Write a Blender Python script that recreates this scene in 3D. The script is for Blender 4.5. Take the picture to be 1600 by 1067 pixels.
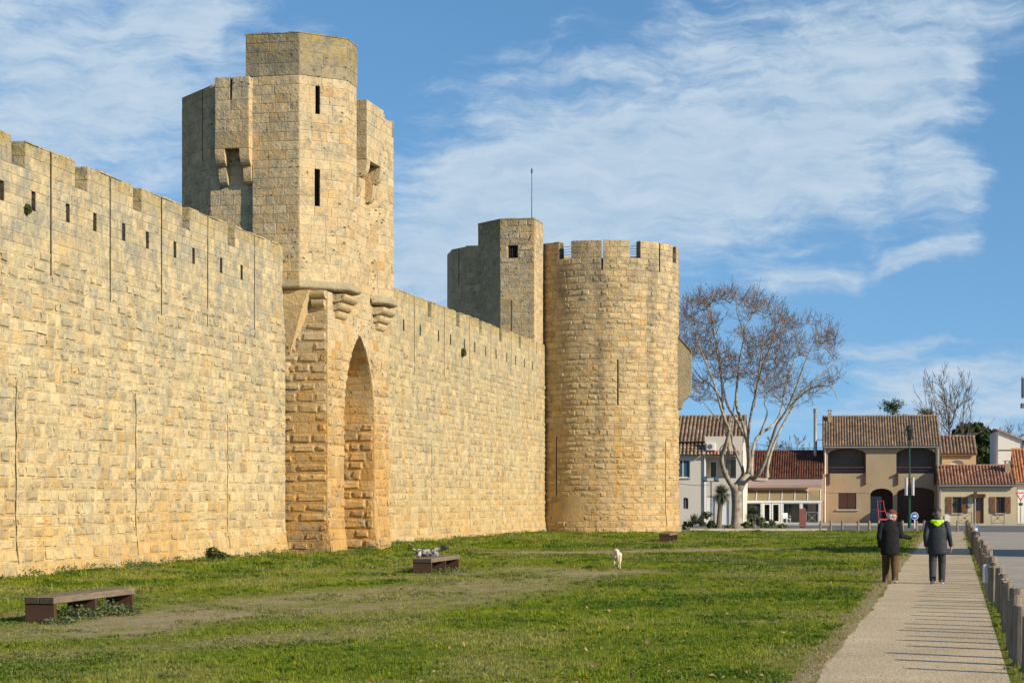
import bpy, bmesh, math, random
import numpy as np
from mathutils import Vector, Matrix

for _o in list(bpy.data.objects):
    bpy.data.objects.remove(_o)
scene = bpy.context.scene
COL = scene.collection
R = math.radians
F = 3111.0            # focal length in source pixels (70 mm on a 36 mm sensor)
EYE = 2.0

# ------------------------------------------------------------------ camera, sky, sun, exposure
cam_d = bpy.data.cameras.new('camera')
cam_d.lens = 70.0; cam_d.sensor_width = 36.0
cam_d.shift_y = 0.154
cam_d.clip_start = 0.5; cam_d.clip_end = 6000
cam = bpy.data.objects.new('camera', cam_d); COL.objects.link(cam)
cam.location = (0, 0, EYE); cam.rotation_euler = (R(90), 0, 0)
scene.camera = cam

SUN_AZ, SUN_EL = 123.0, 25.0       # compass angle from +Y towards +X, and height
sd = Vector((math.sin(R(SUN_AZ))*math.cos(R(SUN_EL)), math.cos(R(SUN_AZ))*math.cos(R(SUN_EL)), math.sin(R(SUN_EL))))
sun_d = bpy.data.lights.new('sun', 'SUN'); sun_d.energy = 5.0; sun_d.angle = R(0.5); sun_d.color = (1.0, 0.88, 0.70)
sun = bpy.data.objects.new('sun', sun_d); COL.objects.link(sun)
sun.rotation_euler = sd.to_track_quat('Z', 'Y').to_euler(); sun.location = (40, -30, 60)

scene.view_settings.view_transform = 'Standard'; scene.view_settings.look = 'None'
scene.view_settings.gamma = 1.0; scene.view_settings.use_curve_mapping = False
scene.view_settings.exposure = 0.36
scene.cycles.max_bounces = 6; scene.cycles.transparent_max_bounces = 8
scene.cycles.use_denoising = True

class NT:
    """tiny node-tree helper"""
    def __init__(self, tree): self.t = tree; self.n = tree.nodes; self.l = tree.links
    def put(self, sock, v):
        if v is None: return
        if isinstance(v, bpy.types.NodeSocket): self.l.new(v, sock)
        else:
            try: sock.default_value = v
            except Exception: sock.default_value = (*v, 1.0)
    def math(self, op, a, b=None, c=None, clamp=False):
        m = self.n.new('ShaderNodeMath'); m.operation = op; m.use_clamp = clamp
        self.put(m.inputs[0], a); self.put(m.inputs[1], b); self.put(m.inputs[2], c)
        return m.outputs[0]
    def vmath(self, op, a, b=None):
        m = self.n.new('ShaderNodeVectorMath'); m.operation = op
        self.put(m.inputs[0], a); self.put(m.inputs[1], b)
        return m.outputs['Value'] if op in ('LENGTH', 'DOT_PRODUCT') else m.outputs[0]
    def mapr(self, v, a, b, c=0.0, d=1.0, smooth=False):
        m = self.n.new('ShaderNodeMapRange'); m.clamp = True
        if smooth: m.interpolation_type = 'SMOOTHSTEP'
        self.put(m.inputs['Value'], v); self.put(m.inputs['From Min'], a); self.put(m.inputs['From Max'], b)
        self.put(m.inputs['To Min'], c); self.put(m.inputs['To Max'], d)
        return m.outputs['Result']
    def mix(self, f, a, b, mode='MIX'):
        m = self.n.new('ShaderNodeMix'); m.data_type = 'RGBA'; m.blend_type = mode
        self.put(m.inputs[0], f); self.put(m.inputs[6], a); self.put(m.inputs[7], b)
        return m.outputs[2]
    def noise(self, v, scale, detail=4, rough=0.55, dist=0.0):
        m = self.n.new('ShaderNodeTexNoise'); self.put(m.inputs['Vector'], v)
        m.inputs['Scale'].default_value = scale; m.inputs['Detail'].default_value = detail
        m.inputs['Roughness'].default_value = rough; m.inputs['Distortion'].default_value = dist
        return m.outputs[0]
    def voro(self, v, scale, feature='F1'):
        m = self.n.new('ShaderNodeTexVoronoi'); self.put(m.inputs['Vector'], v); m.feature = feature
        m.inputs['Scale'].default_value = scale
        return m.outputs['Distance']
    def mapping(self, v, loc=(0,0,0), rot=(0,0,0), sc=(1,1,1), kind='POINT'):
        m = self.n.new('ShaderNodeMapping'); m.vector_type = kind; self.put(m.inputs['Vector'], v)
        m.inputs['Location'].default_value = loc; m.inputs['Rotation'].default_value = rot; m.inputs['Scale'].default_value = sc
        return m.outputs[0]
    def xyz(self, v):
        m = self.n.new('ShaderNodeSeparateXYZ'); self.put(m.inputs[0], v); return m.outputs
    def comb(self, x, y, z):
        m = self.n.new('ShaderNodeCombineXYZ'); self.put(m.inputs[0], x); self.put(m.inputs[1], y); self.put(m.inputs[2], z)
        return m.outputs[0]
    def attr(self, name, kind='GEOMETRY'):
        m = self.n.new('ShaderNodeAttribute'); m.attribute_name = name; m.attribute_type = kind
        return m.outputs

world = bpy.data.worlds.new('World'); scene.world = world; world.use_nodes = True
wt = NT(world.node_tree); wt.n.clear()
wout = wt.n.new('ShaderNodeOutputWorld'); wbg = wt.n.new('ShaderNodeBackground'); wbg.inputs[1].default_value = 0.10
wt.l.new(wbg.outputs[0], wout.inputs[0])
wgen = wt.n.new('ShaderNodeTexCoord').outputs['Generated']
wx, wy, wz = wt.xyz(wgen)
sky = wt.n.new('ShaderNodeTexSky'); sky.sky_type = 'NISHITA'; sky.sun_disc = False
sky.sun_elevation = R(SUN_EL); sky.sun_rotation = R(SUN_AZ); sky.air_density = 1.0; sky.dust_density = 0.2; sky.ozone_density = 3.0
wt.l.new(wt.vmath('NORMALIZE', wt.comb(wx, wy, wt.math('ADD', wt.math('ABSOLUTE', wz), 0.16))), sky.inputs[0])
hsv = wt.n.new('ShaderNodeHueSaturation'); hsv.inputs['Saturation'].default_value = 1.14; hsv.inputs['Value'].default_value = 1.26; hsv.inputs['Hue'].default_value = 0.495
wt.l.new(sky.outputs[0], hsv.inputs['Color'])
blue = hsv.outputs[0]
# clouds live on (azimuth, elevation) in degrees
az = wt.math('MULTIPLY', wt.math('ARCTAN2', wx, wy), 57.2958)
el = wt.math('MULTIPLY', wt.math('ARCSINE', wz), 57.2958)
q = wt.comb(az, el, 0.0)
def deg(px, py):
    a = math.atan((px-800)/F); return (math.degrees(a), math.degrees(math.atan((780-py)/F*math.cos(a))))
warp = wt.n.new('ShaderNodeTexNoise'); wt.l.new(q, warp.inputs['Vector']); warp.inputs['Scale'].default_value = 0.42; warp.inputs['Detail'].default_value = 4
qw = wt.vmath('ADD', q, wt.vmath('MULTIPLY', wt.vmath('SUBTRACT', warp.outputs['Color'], (0.5, 0.5, 0.5)), (2.6, 1.2, 0)))
acc = 0.20
#       centre px      half axes px  tilt  weight
for (cx, cy, rx, ry, tilt, w) in [
        (1180, 150, 540, 190, 14, 0.62), (1120, 300, 560, 150, 4, 0.66), (800, 290, 300, 150, 20, 0.45), (1450, 60, 260, 120, 12, 0.30),
        (60, 60, 340, 190, 15, 0.62), (300, 20, 140, 60, 8, 0.50), (150, 230, 400, 160, 28, 0.50), (660, 420, 260, 110, 15, 0.52),
        (1600, 150, 95, 130, -25, -0.55), (1450, 480, 420, 70, 3, -0.50), (620, 60, 190, 80, 25, -0.42), (1590, 330, 75, 130, 8, -0.7),
        (1250, 640, 130, 120, 0, -0.25),
        (1400, 535, 140, 26, 7, 0.72), (1250, 447, 130, 36, 6, 0.72), (1440, 403, 85, 26, 14, 0.72), (1540, 610, 300, 90, 8, 0.58), (1300, 650, 300, 60, 2, 0.42)]:
    a, e = deg(cx, cy)
    m = wt.mapping(qw, (a, e, 0), (0, 0, R(tilt)), (rx/54.3, ry/54.3, 1), 'TEXTURE')
    acc = wt.math('ADD', acc, wt.math('MULTIPLY', wt.mapr(wt.vmath('LENGTH', m), 0.15, 1.25, 1.0, 0.0, True), w))
st1 = wt.noise(wt.mapping(qw, (3, 1, 0), (0, 0, R(-9)), (0.13, 0.55, 1)), 1.0, 8, 0.58, 0.0)
st2 = wt.noise(wt.mapping(qw, (7, 5, 0), (0, 0, R(-5)), (0.50, 1.7, 1)), 1.0, 7, 0.62, 0.0)
cd = wt.math('ADD', acc, wt.math('MULTIPLY', wt.math('SUBTRACT', st1, 0.5), 1.5))
cd = wt.math('ADD', cd, wt.math('MULTIPLY', wt.math('SUBTRACT', st2, 0.5), 1.45))
cd = wt.math('MULTIPLY', wt.mapr(cd, 0.20, 1.12, 0.0, 1.0, True), 0.90)
cshade = wt.mix(wt.mapr(st2, 0.35, 0.65), (3.45, 4.6, 5.8, 1), (4.5, 5.4, 6.3, 1))
wt.l.new(wt.mix(cd, blue, cshade), wbg.inputs[0])

# ------------------------------------------------------------------ helpers
def tag(o, label=None, cat=None, group=None, kind=None):
    if label: o['label'] = label
    if cat: o['category'] = cat
    if group: o['group'] = group
    if kind: o['kind'] = kind
    return o

def empty(name, loc, rz=0.0, label=None, cat=None, group=None):
    o = bpy.data.objects.new(name, None); COL.objects.link(o)
    o.location = loc; o.rotation_euler = (0, 0, rz); o.empty_display_size = 0.3
    return tag(o, label, cat, group)

class MB:
    """collects faces; build() links them as one mesh object"""
    def __init__(self): self.v = []; self.f = []; self.t = []; self.bs = []; self.tint = 0.5
    def add(self, verts, faces, tint=None, boss=None):
        self.bs.extend([0.0]*len(verts) if boss is None else boss)
        b = len(self.v); self.v.extend([tuple(p) for p in verts]); self.f.extend([tuple(i+b for i in f) for f in faces])
        self.t.extend([self.tint if tint is None else tint]*len(verts))
    def quad(self, a, b, c, d): self.add([a, b, c, d], [(0, 1, 2, 3)])
    def box(self, x0, x1, y0, y1, z0, z1, bevel=0.0):
        if bevel <= 0:
            v = [(x, y, z) for z in (z0, z1) for y in (y0, y1) for x in (x0, x1)]
            self.add(v, [(0, 2, 3, 1), (4, 5, 7, 6), (0, 1, 5, 4), (2, 6, 7, 3), (0, 4, 6, 2), (1, 3, 7, 5)]); return
        b = bevel; v = []
        for sx, x in ((1, x0), (-1, x1)):
            for sy, y in ((1, y0), (-1, y1)):
                for sz, z in ((1, z0), (-1, z1)):
                    v += [(x, y+sy*b, z+sz*b), (x+sx*b, y, z+sz*b), (x+sx*b, y+sy*b, z)]
        self.hull(v)
    def hull(self, pts):
        bm = bmesh.new()
        for p in pts: bm.verts.new(p)
        r = bmesh.ops.convex_hull(bm, input=bm.verts)
        junk = [g for g in r['geom_interior'] + r['geom_unused'] if isinstance(g, bmesh.types.BMVert)]
        if junk: bmesh.ops.delete(bm, geom=list(set(junk)), context='VERTS')
        bm.verts.index_update()
        self.add([v.co[:] for v in bm.verts], [[v.index for v in f.verts] for f in bm.faces]); bm.free()
    def prism(self, poly, z0, z1, f=None, top=True):
        """poly: list of (x,y); f maps (x,y,z) to a point"""
        f = f or (lambda x, y, z: (x, y, z)); n = len(poly)
        v = [f(x, y, z0) for x, y in poly] + [f(x, y, z1) for x, y in poly]
        fs = [(i, (i+1) % n, n+(i+1) % n, n+i) for i in range(n)] + [tuple(range(n))[::-1]]
        if top: fs.append(tuple(range(n, 2*n)))
        self.add(v, fs)
    def tube(self, pts, rad, n=6, cap=True):
        pts = [Vector(p) for p in pts]; m = len(pts)
        if not hasattr(rad, '__len__'): rad = [rad]*m
        v = []; fs = []; ref = Vector((0.31, 0.77, 0.55))
        for i, p in enumerate(pts):
            d = (pts[min(i+1, m-1)] - pts[max(i-1, 0)])
            d = d.normalized() if d.length > 1e-9 else Vector((0, 0, 1))
            a = d.cross(ref); a = a.normalized() if a.length > 1e-4 else d.orthogonal().normalized()
            b = d.cross(a)
            for k in range(n):
                t = 2*math.pi*k/n; v.append((p + (a*math.cos(t) + b*math.sin(t))*rad[i])[:])
        for i in range(m-1):
            for k in range(n):
                k2 = (k+1) % n; fs.append((i*n+k, i*n+k2, (i+1)*n+k2, (i+1)*n+k))
        if cap: fs += [tuple(range(n))[::-1], tuple(range((m-1)*n, m*n))]
        self.add(v, fs)
    def bar(self, a, b, w, h=None):
        """square bar from a to b"""
        h = h or w; a = Vector(a); b = Vector(b); d = (b-a).normalized()
        s = d.cross(Vector((0, 0, 1))); s = s.normalized() if s.length > 1e-4 else Vector((1, 0, 0)); u = s.cross(d)
        c = [(-1, -1), (1, -1), (1, 1), (-1, 1)]
        v = [(p + s*(x*w/2) + u*(y*h/2))[:] for p in (a, b) for x, y in c]
        self.add(v, [(0, 1, 2, 3), (7, 6, 5, 4), (0, 4, 5, 1), (1, 5, 6, 2), (2, 6, 7, 3), (3, 7, 4, 0)])
    def cyl(self, x, y, z0, z1, r0, r1=None, n=12):
        self.tube([(x, y, z0), (x, y, z1)], [r0, r0 if r1 is None else r1], n)
    def ball(self, c, r, seg=10, rings=7, tint=None):
        r = r if hasattr(r, '__len__') else (r, r, r); v = [(c[0], c[1], c[2]-r[2])]
        for i in range(1, rings):
            a = -math.pi/2 + math.pi*i/rings
            for k in range(seg):
                b = 2*math.pi*k/seg; v.append((c[0]+r[0]*math.cos(a)*math.cos(b), c[1]+r[1]*math.cos(a)*math.sin(b), c[2]+r[2]*math.sin(a)))
        v.append((c[0], c[1], c[2]+r[2])); fs = []
        for k in range(seg):
            fs.append((0, 1+(k+1) % seg, 1+k)); fs.append((len(v)-1, 1+(rings-2)*seg+k, 1+(rings-2)*seg+(k+1) % seg))
            for i in range(rings-2):
                fs.append((1+i*seg+k, 1+i*seg+(k+1) % seg, 1+(i+1)*seg+(k+1) % seg, 1+(i+1)*seg+k))
        self.add(v, fs, tint)
    def mesh(self, name, off=(0, 0, 0), smooth=False):
        me = bpy.data.meshes.new(name)
        v = np.array(self.v, dtype=np.float64).reshape(-1, 3) - np.array(off)
        me.from_pydata(v.tolist(), [], self.f)
        a = me.attributes.new('tint', 'FLOAT', 'POINT'); a.data.foreach_set('value', self.t)
        if any(self.bs): a = me.attributes.new('boss', 'FLOAT', 'POINT'); a.data.foreach_set('value', self.bs)
        if smooth: me.polygons.foreach_set('use_smooth', [True]*len(me.polygons))
        me.update(); return me
    def build(self, name, mat, parent=None, smooth=False, local=False, kind=None):
        """local: the vertices are already in the parent's own frame"""
        off = (0, 0, 0)
        if parent is not None and not local: off = tuple(parent_world(parent))
        me = self.mesh(name, off, smooth); me.materials.append(mat)
        o = bpy.data.objects.new(name, me); COL.objects.link(o)
        if parent is not None: o.parent = parent
        if kind: o['kind'] = kind
        return o

def parent_world(p):
    """world place of an unrotated parent chain"""
    loc = Vector(p.location)
    while p.parent is not None: p = p.parent; loc = loc + Vector(p.location)
    return loc

def children(o): return [c for c in bpy.data.objects if c.parent == o]
def copy_tree(o, parent=None, kids=None):
    c = o.copy(); COL.objects.link(c); c.parent = parent
    for ch in (children(o) if kids is None else kids): copy_tree(ch, c)
    return c

def gp(px, Y, z=0.0): return Vector(((px-800)/F*Y, Y, z))            # on the ray of column px at depth Y
def gz(py, Y): return EYE + (780-py)/F*Y                               # height of row py at depth Y
def ground(px, py): return gp(px, EYE*F/(py-780))
def proj(p): return (800+F*p[0]/p[1], 780-F*(p[2]-EYE)/p[1])

# the rampart frame: s runs along the wall, t outward, z up
WS, WC = 690/math.hypot(690, F), F/math.hypot(690, F)
W0 = (-24.27, 0.0)
def W(s, t, z): return (W0[0] + WS*s + WC*t, W0[1] + WC*s - WS*t, z)
WROT = -math.atan2(690, F)

# ------------------------------------------------------------------ materials
def new_mat(name):
    m = bpy.data.materials.new(name); m.use_nodes = True; t = NT(m.node_tree); t.n.clear()
    out = t.n.new('ShaderNodeOutputMaterial'); b = t.n.new('ShaderNodeBsdfPrincipled'); t.l.new(b.outputs[0], out.inputs[0])
    b.inputs['Specular IOR Level'].default_value = 0.3
    return m, t, b
def rgb(c): return (c[0], c[1], c[2], 1.0)

def simple(name, c1, c2=None, scale=4.0, rough=0.8, metal=0.0, bump=0.0, space='Object', stretch=(1, 1, 1), tint=0.0, spec=0.3, detail=5):
    """two colours mixed by noise, a little relief; tint: how much the per-piece tint shifts the value"""
    m, t, b = new_mat(name); c2 = c2 or tuple(x*0.75 for x in c1)
    v = t.n.new('ShaderNodeTexCoord').outputs['Object'] if space == 'Object' else t.n.new('ShaderNodeNewGeometry').outputs['Position']
    v = t.mapping(v, sc=stretch)
    n = t.noise(v, scale, detail, 0.6)
    col = t.mix(t.mapr(n, 0.3, 0.7), rgb(c1), rgb(c2))
    if tint:
        a = t.attr('tint')['Fac']; r = t.n.new('ShaderNodeObjectInfo').outputs['Random']
        k = t.math('ADD', 1.0, t.math('MULTIPLY', t.math('SUBTRACT', t.math('ADD', a, t.math('MULTIPLY', r, 0.6)), 0.8), tint))
        col = t.mix(1.0, col, t.comb(k, k, k), 'MULTIPLY')
    t.put(b.inputs['Base Color'], col); b.inputs['Roughness'].default_value = rough; b.inputs['Metallic'].default_value = metal
    b.inputs['Specular IOR Level'].default_value = spec
    if bump:
        bp = t.n.new('ShaderNodeBump'); bp.inputs['Strength'].default_value = min(1, bump); bp.inputs['Distance'].default_value = 0.02
        t.put(bp.inputs['Height'], t.noise(v, scale*4, 4, 0.65)); t.put(b.inputs['Normal'], bp.outputs[0])
    return m

def stone_mat(name, cream, ochre, grey, zo, zg, amt_o=0.5, amt_g=0.5, lichen_z=None, pits=0.6, val=1.0, streak=0.35, stains=(), boss=0.48):
    """limestone: zo = heights over which the ochre fades, zg = heights over which the grey weathering comes in"""
    m, t, b = new_mat(name)
    P = t.n.new('ShaderNodeNewGeometry').outputs['Position']; z = t.xyz(P)[2]
    tint = t.attr('tint')['Fac']
    t2 = t.math('FRACT', t.math('MULTIPLY', tint, 7.31)); t3 = t.math('FRACT', t.math('MULTIPLY', tint, 23.7))
    nl = t.noise(P, 0.33, 5, 0.65); nm = t.noise(P, 1.6, 5, 0.65); nf = t.noise(P, 9.0, 5, 0.7)
    o = t.math('ADD', t.math('MULTIPLY', t.mapr(z, zo[0], zo[1], 1.0, 0.0), amt_o), t.math('MULTIPLY', t.math('SUBTRACT', nl, 0.5), 1.3))
    o = t.math('ADD', o, t.math('MULTIPLY', t.math('SUBTRACT', t2, 0.5), 0.60))
    o = t.math('ADD', o, t.mapr(t3, 0.91, 0.93, 0.0, 0.7))
    o = t.math('ADD', o, t.mapr(t.noise(t.mapping(P, loc=(9, 4, 2), sc=(1.1, 1.1, 0.13)), 1.0, 4, 0.6), 0.56, 0.70, 0.0, 0.55))
    col = t.mix(t.math('MULTIPLY', o, 1.0, clamp=True), rgb(cream), rgb(ochre))
    g = t.math('ADD', t.math('MULTIPLY', t.mapr(z, zg[0], zg[1], 0.0, 1.0), amt_g), t.math('MULTIPLY', t.math('SUBTRACT', nm, 0.5), 2.7))
    g = t.math('ADD', g, t.math('MULTIPLY', t.math('SUBTRACT', t3, 0.60), 0.45))
    sv = t.mapping(P, sc=(1.3, 1.3, 0.10)); ns = t.noise(sv, 1.0, 5, 0.65)
    g = t.math('ADD', g, t.mapr(ns, 0.52, 0.72, 0.0, streak))
    col = t.mix(t.math('MULTIPLY', g, 0.95, clamp=True), col, rgb(grey))
    for (xc, hw, z0, z1, cs, am) in stains:                         # run-off stains below openings
        sx_ = t.math('ABSOLUTE', t.math('SUBTRACT', t.xyz(P)[0], xc)); e = t.mapr(sx_, hw*0.3, hw, 1.0, 0.0)
        e = t.math('MULTIPLY', e, t.math('MULTIPLY', t.mapr(z, z0, z0+2.5, 0.0, 1.0), t.mapr(z, z1, z1+0.3, 1.0, 0.0)))
        e = t.math('MULTIPLY', e, t.mapr(t.noise(P, 2.2, 5, 0.7), 0.36, 0.60)); col = t.mix(t.math('MULTIPLY', e, am), col, rgb(cs))
    # weather crust on raised bosses, its darkness painting their shade too; clean dressed margins
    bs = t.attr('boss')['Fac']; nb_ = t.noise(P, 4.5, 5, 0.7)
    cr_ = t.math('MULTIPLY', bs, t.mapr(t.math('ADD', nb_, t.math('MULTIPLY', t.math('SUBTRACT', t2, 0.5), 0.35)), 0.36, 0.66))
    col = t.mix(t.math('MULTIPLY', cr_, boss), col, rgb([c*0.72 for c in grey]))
    eg = t.math('MULTIPLY', t.math('MULTIPLY', bs, t.math('SUBTRACT', 1.0, bs)), 4.0); eg = t.math('MULTIPLY', eg, t.mapr(t.noise(P, 3.2, 5, 0.75), 0.47, 0.60)); col = t.mix(t.math('MULTIPLY', eg, 0.62), col, rgb([c*0.45 for c in grey]))  # boss edges darkened in patches: lichen tone plus painted shade of their sides
    sp = t.math('MULTIPLY', t.mapr(t.noise(P, 12.0, 4, 0.8), 0.565, 0.66), t.mapr(t.noise(P, 1.1, 4, 0.7), 0.42, 0.56)); col = t.mix(t.math('MULTIPLY', sp, 0.62), col, rgb([c*0.42 for c in grey]))
    k = t.math('MULTIPLY', t.math('ADD', 0.90, t.math('MULTIPLY', tint, 0.17)), t.math('ADD', 0.70, t.math('MULTIPLY', nf, 0.60)))
    k = t.math('MULTIPLY', k, val)
    col = t.mix(1.0, col, t.comb(k, k, k), 'MULTIPLY')
    if lichen_z:
        lf = t.math('MULTIPLY', t.mapr(z, lichen_z[0], lichen_z[1], 0.0, 1.0), t.mapr(t.noise(P, 2.6, 5, 0.7), 0.44, 0.58))
        col = t.mix(t.math('MULTIPLY', lf, 0.8), col, rgb((0.36, 0.26, 0.06)))
        df = t.math('MULTIPLY', t.mapr(z, lichen_z[0]+0.2, lichen_z[1]+0.1, 0.0, 1.0), t.mapr(t.noise(P, 5.0, 5, 0.7), 0.46, 0.60))
        col = t.mix(t.math('MULTIPLY', df, 0.7), col, rgb((0.16, 0.145, 0.10)))
    # weathered hollows, their shade also darkened into the base colour
    pv = t.voro(t.mapping(P, sc=(1, 1, 1.6)), 3.6); pm = t.noise(P, 0.8, 3, 0.6)
    pit = t.math('MULTIPLY', t.mapr(t.math('ADD', pv, t.math('MULTIPLY', t.math('SUBTRACT', nf, 0.5), 0.45)), 0.10, 0.22, 1.0, 0.0), t.mapr(pm, 0.50, 0.60))
    col = t.mix(t.math('MULTIPLY', pit, 0.55*pits), col, rgb([c*0.38 for c in grey]))
    h = t.math('SUBTRACT', t.math('ADD', t.math('MULTIPLY', t.noise(P, 11.0, 4, 0.7), 0.5), t.math('MULTIPLY', nb_, 0.9)), t.math('MULTIPLY', pit, pits*1.6))
    bp = t.n.new('ShaderNodeBump'); bp.inputs['Strength'].default_value = 1.0; bp.inputs['Distance'].default_value = 0.065
    t.put(bp.inputs['Height'], h); t.put(b.inputs['Normal'], bp.outputs[0])
    t.put(b.inputs['Base Color'], col); b.inputs['Roughness'].default_value = 0.92; b.inputs['Specular IOR Level'].default_value = 0.12
    return m

CREAM, OCHRE, GREY = (0.58, 0.455, 0.245), (0.56, 0.345, 0.11), (0.315, 0.295, 0.22)
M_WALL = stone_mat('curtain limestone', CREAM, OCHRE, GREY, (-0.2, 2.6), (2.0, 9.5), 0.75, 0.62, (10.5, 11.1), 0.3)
M_WALL2 = stone_mat('farther curtain limestone', (0.54, 0.425, 0.23), OCHRE, (0.33, 0.295, 0.20), (0.0, 4.0), (1.0, 9.0), 0.55, 0.50, (10.5, 11.1), 0.3, streak=0.5)  # the farther curtain's own slightly duller limestone
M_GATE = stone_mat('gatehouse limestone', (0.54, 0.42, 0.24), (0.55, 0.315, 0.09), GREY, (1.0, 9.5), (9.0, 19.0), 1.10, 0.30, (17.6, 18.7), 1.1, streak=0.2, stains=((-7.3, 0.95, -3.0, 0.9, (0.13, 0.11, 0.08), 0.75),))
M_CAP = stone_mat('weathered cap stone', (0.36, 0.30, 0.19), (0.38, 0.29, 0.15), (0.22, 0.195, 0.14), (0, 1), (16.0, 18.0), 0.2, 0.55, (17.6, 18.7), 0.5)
M_SHADED = stone_mat('warmed shade side limestone', (0.62, 0.42, 0.225), (0.58, 0.37, 0.17), (0.44, 0.305, 0.17), (0, 1), (10.0, 16.0), 0.0, 0.55, (16.6, 17.3), 0.6)  # shade-side copy of the limestone, its colour warmed in place of bounce light
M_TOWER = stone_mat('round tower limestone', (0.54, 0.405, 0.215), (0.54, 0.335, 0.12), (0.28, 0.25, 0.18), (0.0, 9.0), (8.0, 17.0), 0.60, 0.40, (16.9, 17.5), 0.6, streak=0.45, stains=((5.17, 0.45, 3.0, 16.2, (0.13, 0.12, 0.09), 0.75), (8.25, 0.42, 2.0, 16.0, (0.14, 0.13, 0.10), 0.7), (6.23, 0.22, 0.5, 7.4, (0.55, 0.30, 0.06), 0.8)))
M_CORE = stone_mat('lime mortar', (0.55, 0.45, 0.28), (0.54, 0.37, 0.17), (0.36, 0.32, 0.24), (0.0, 7.0), (6.0, 12.0), 0.5, 0.45, None, 0.4)
M_SLIT_SHADE = stone_mat('slit lining with painted shade', (0.10, 0.085, 0.06), (0.11, 0.08, 0.05), (0.07, 0.06, 0.05), (0, 1), (0, 20), 0.2, 0.3, None, 0.2)  # dark colour painted in for the shade inside slits and holes
M_PLASTER = stone_mat('patched plaster', (0.47, 0.34, 0.17), OCHRE, GREY, (0, 6), (8, 12), 0.3, 0.0, None, 0.2)
# ------------------------------------------------------------------ masonry
def courses(z0, z1, h, rng, breaks=()):
    zs = sorted({z0, z1, *[b for b in breaks if z0 < b < z1]}); out = [z0]
    for a, b in zip(zs, zs[1:]):
        n = max(1, round((b-a)/h)); w = [1+rng.uniform(-0.16, 0.16) for _ in range(n)]; s = sum(w); c = a
        for x in w[:-1]: c += (b-a)*x/s; out.append(c)
        out.append(b)
    return out

def spans(z, lo, hi, obst, zmid):
    """free intervals of [lo,hi] at height z beside the obstacles active at zmid"""
    seg = [(lo, hi)]
    for (za, zb, fl, fr) in obst:
        if not (za <= zmid <= zb): continue
        l = fl(z) if callable(fl) else fl; r = fr(z) if callable(fr) else fr
        new = []
        for a, b in seg:
            if r <= a or l >= b: new.append((a, b)); continue
            if l > a: new.append((a, l))
            if r < b: new.append((r, b))
        seg = new
    return seg

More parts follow.
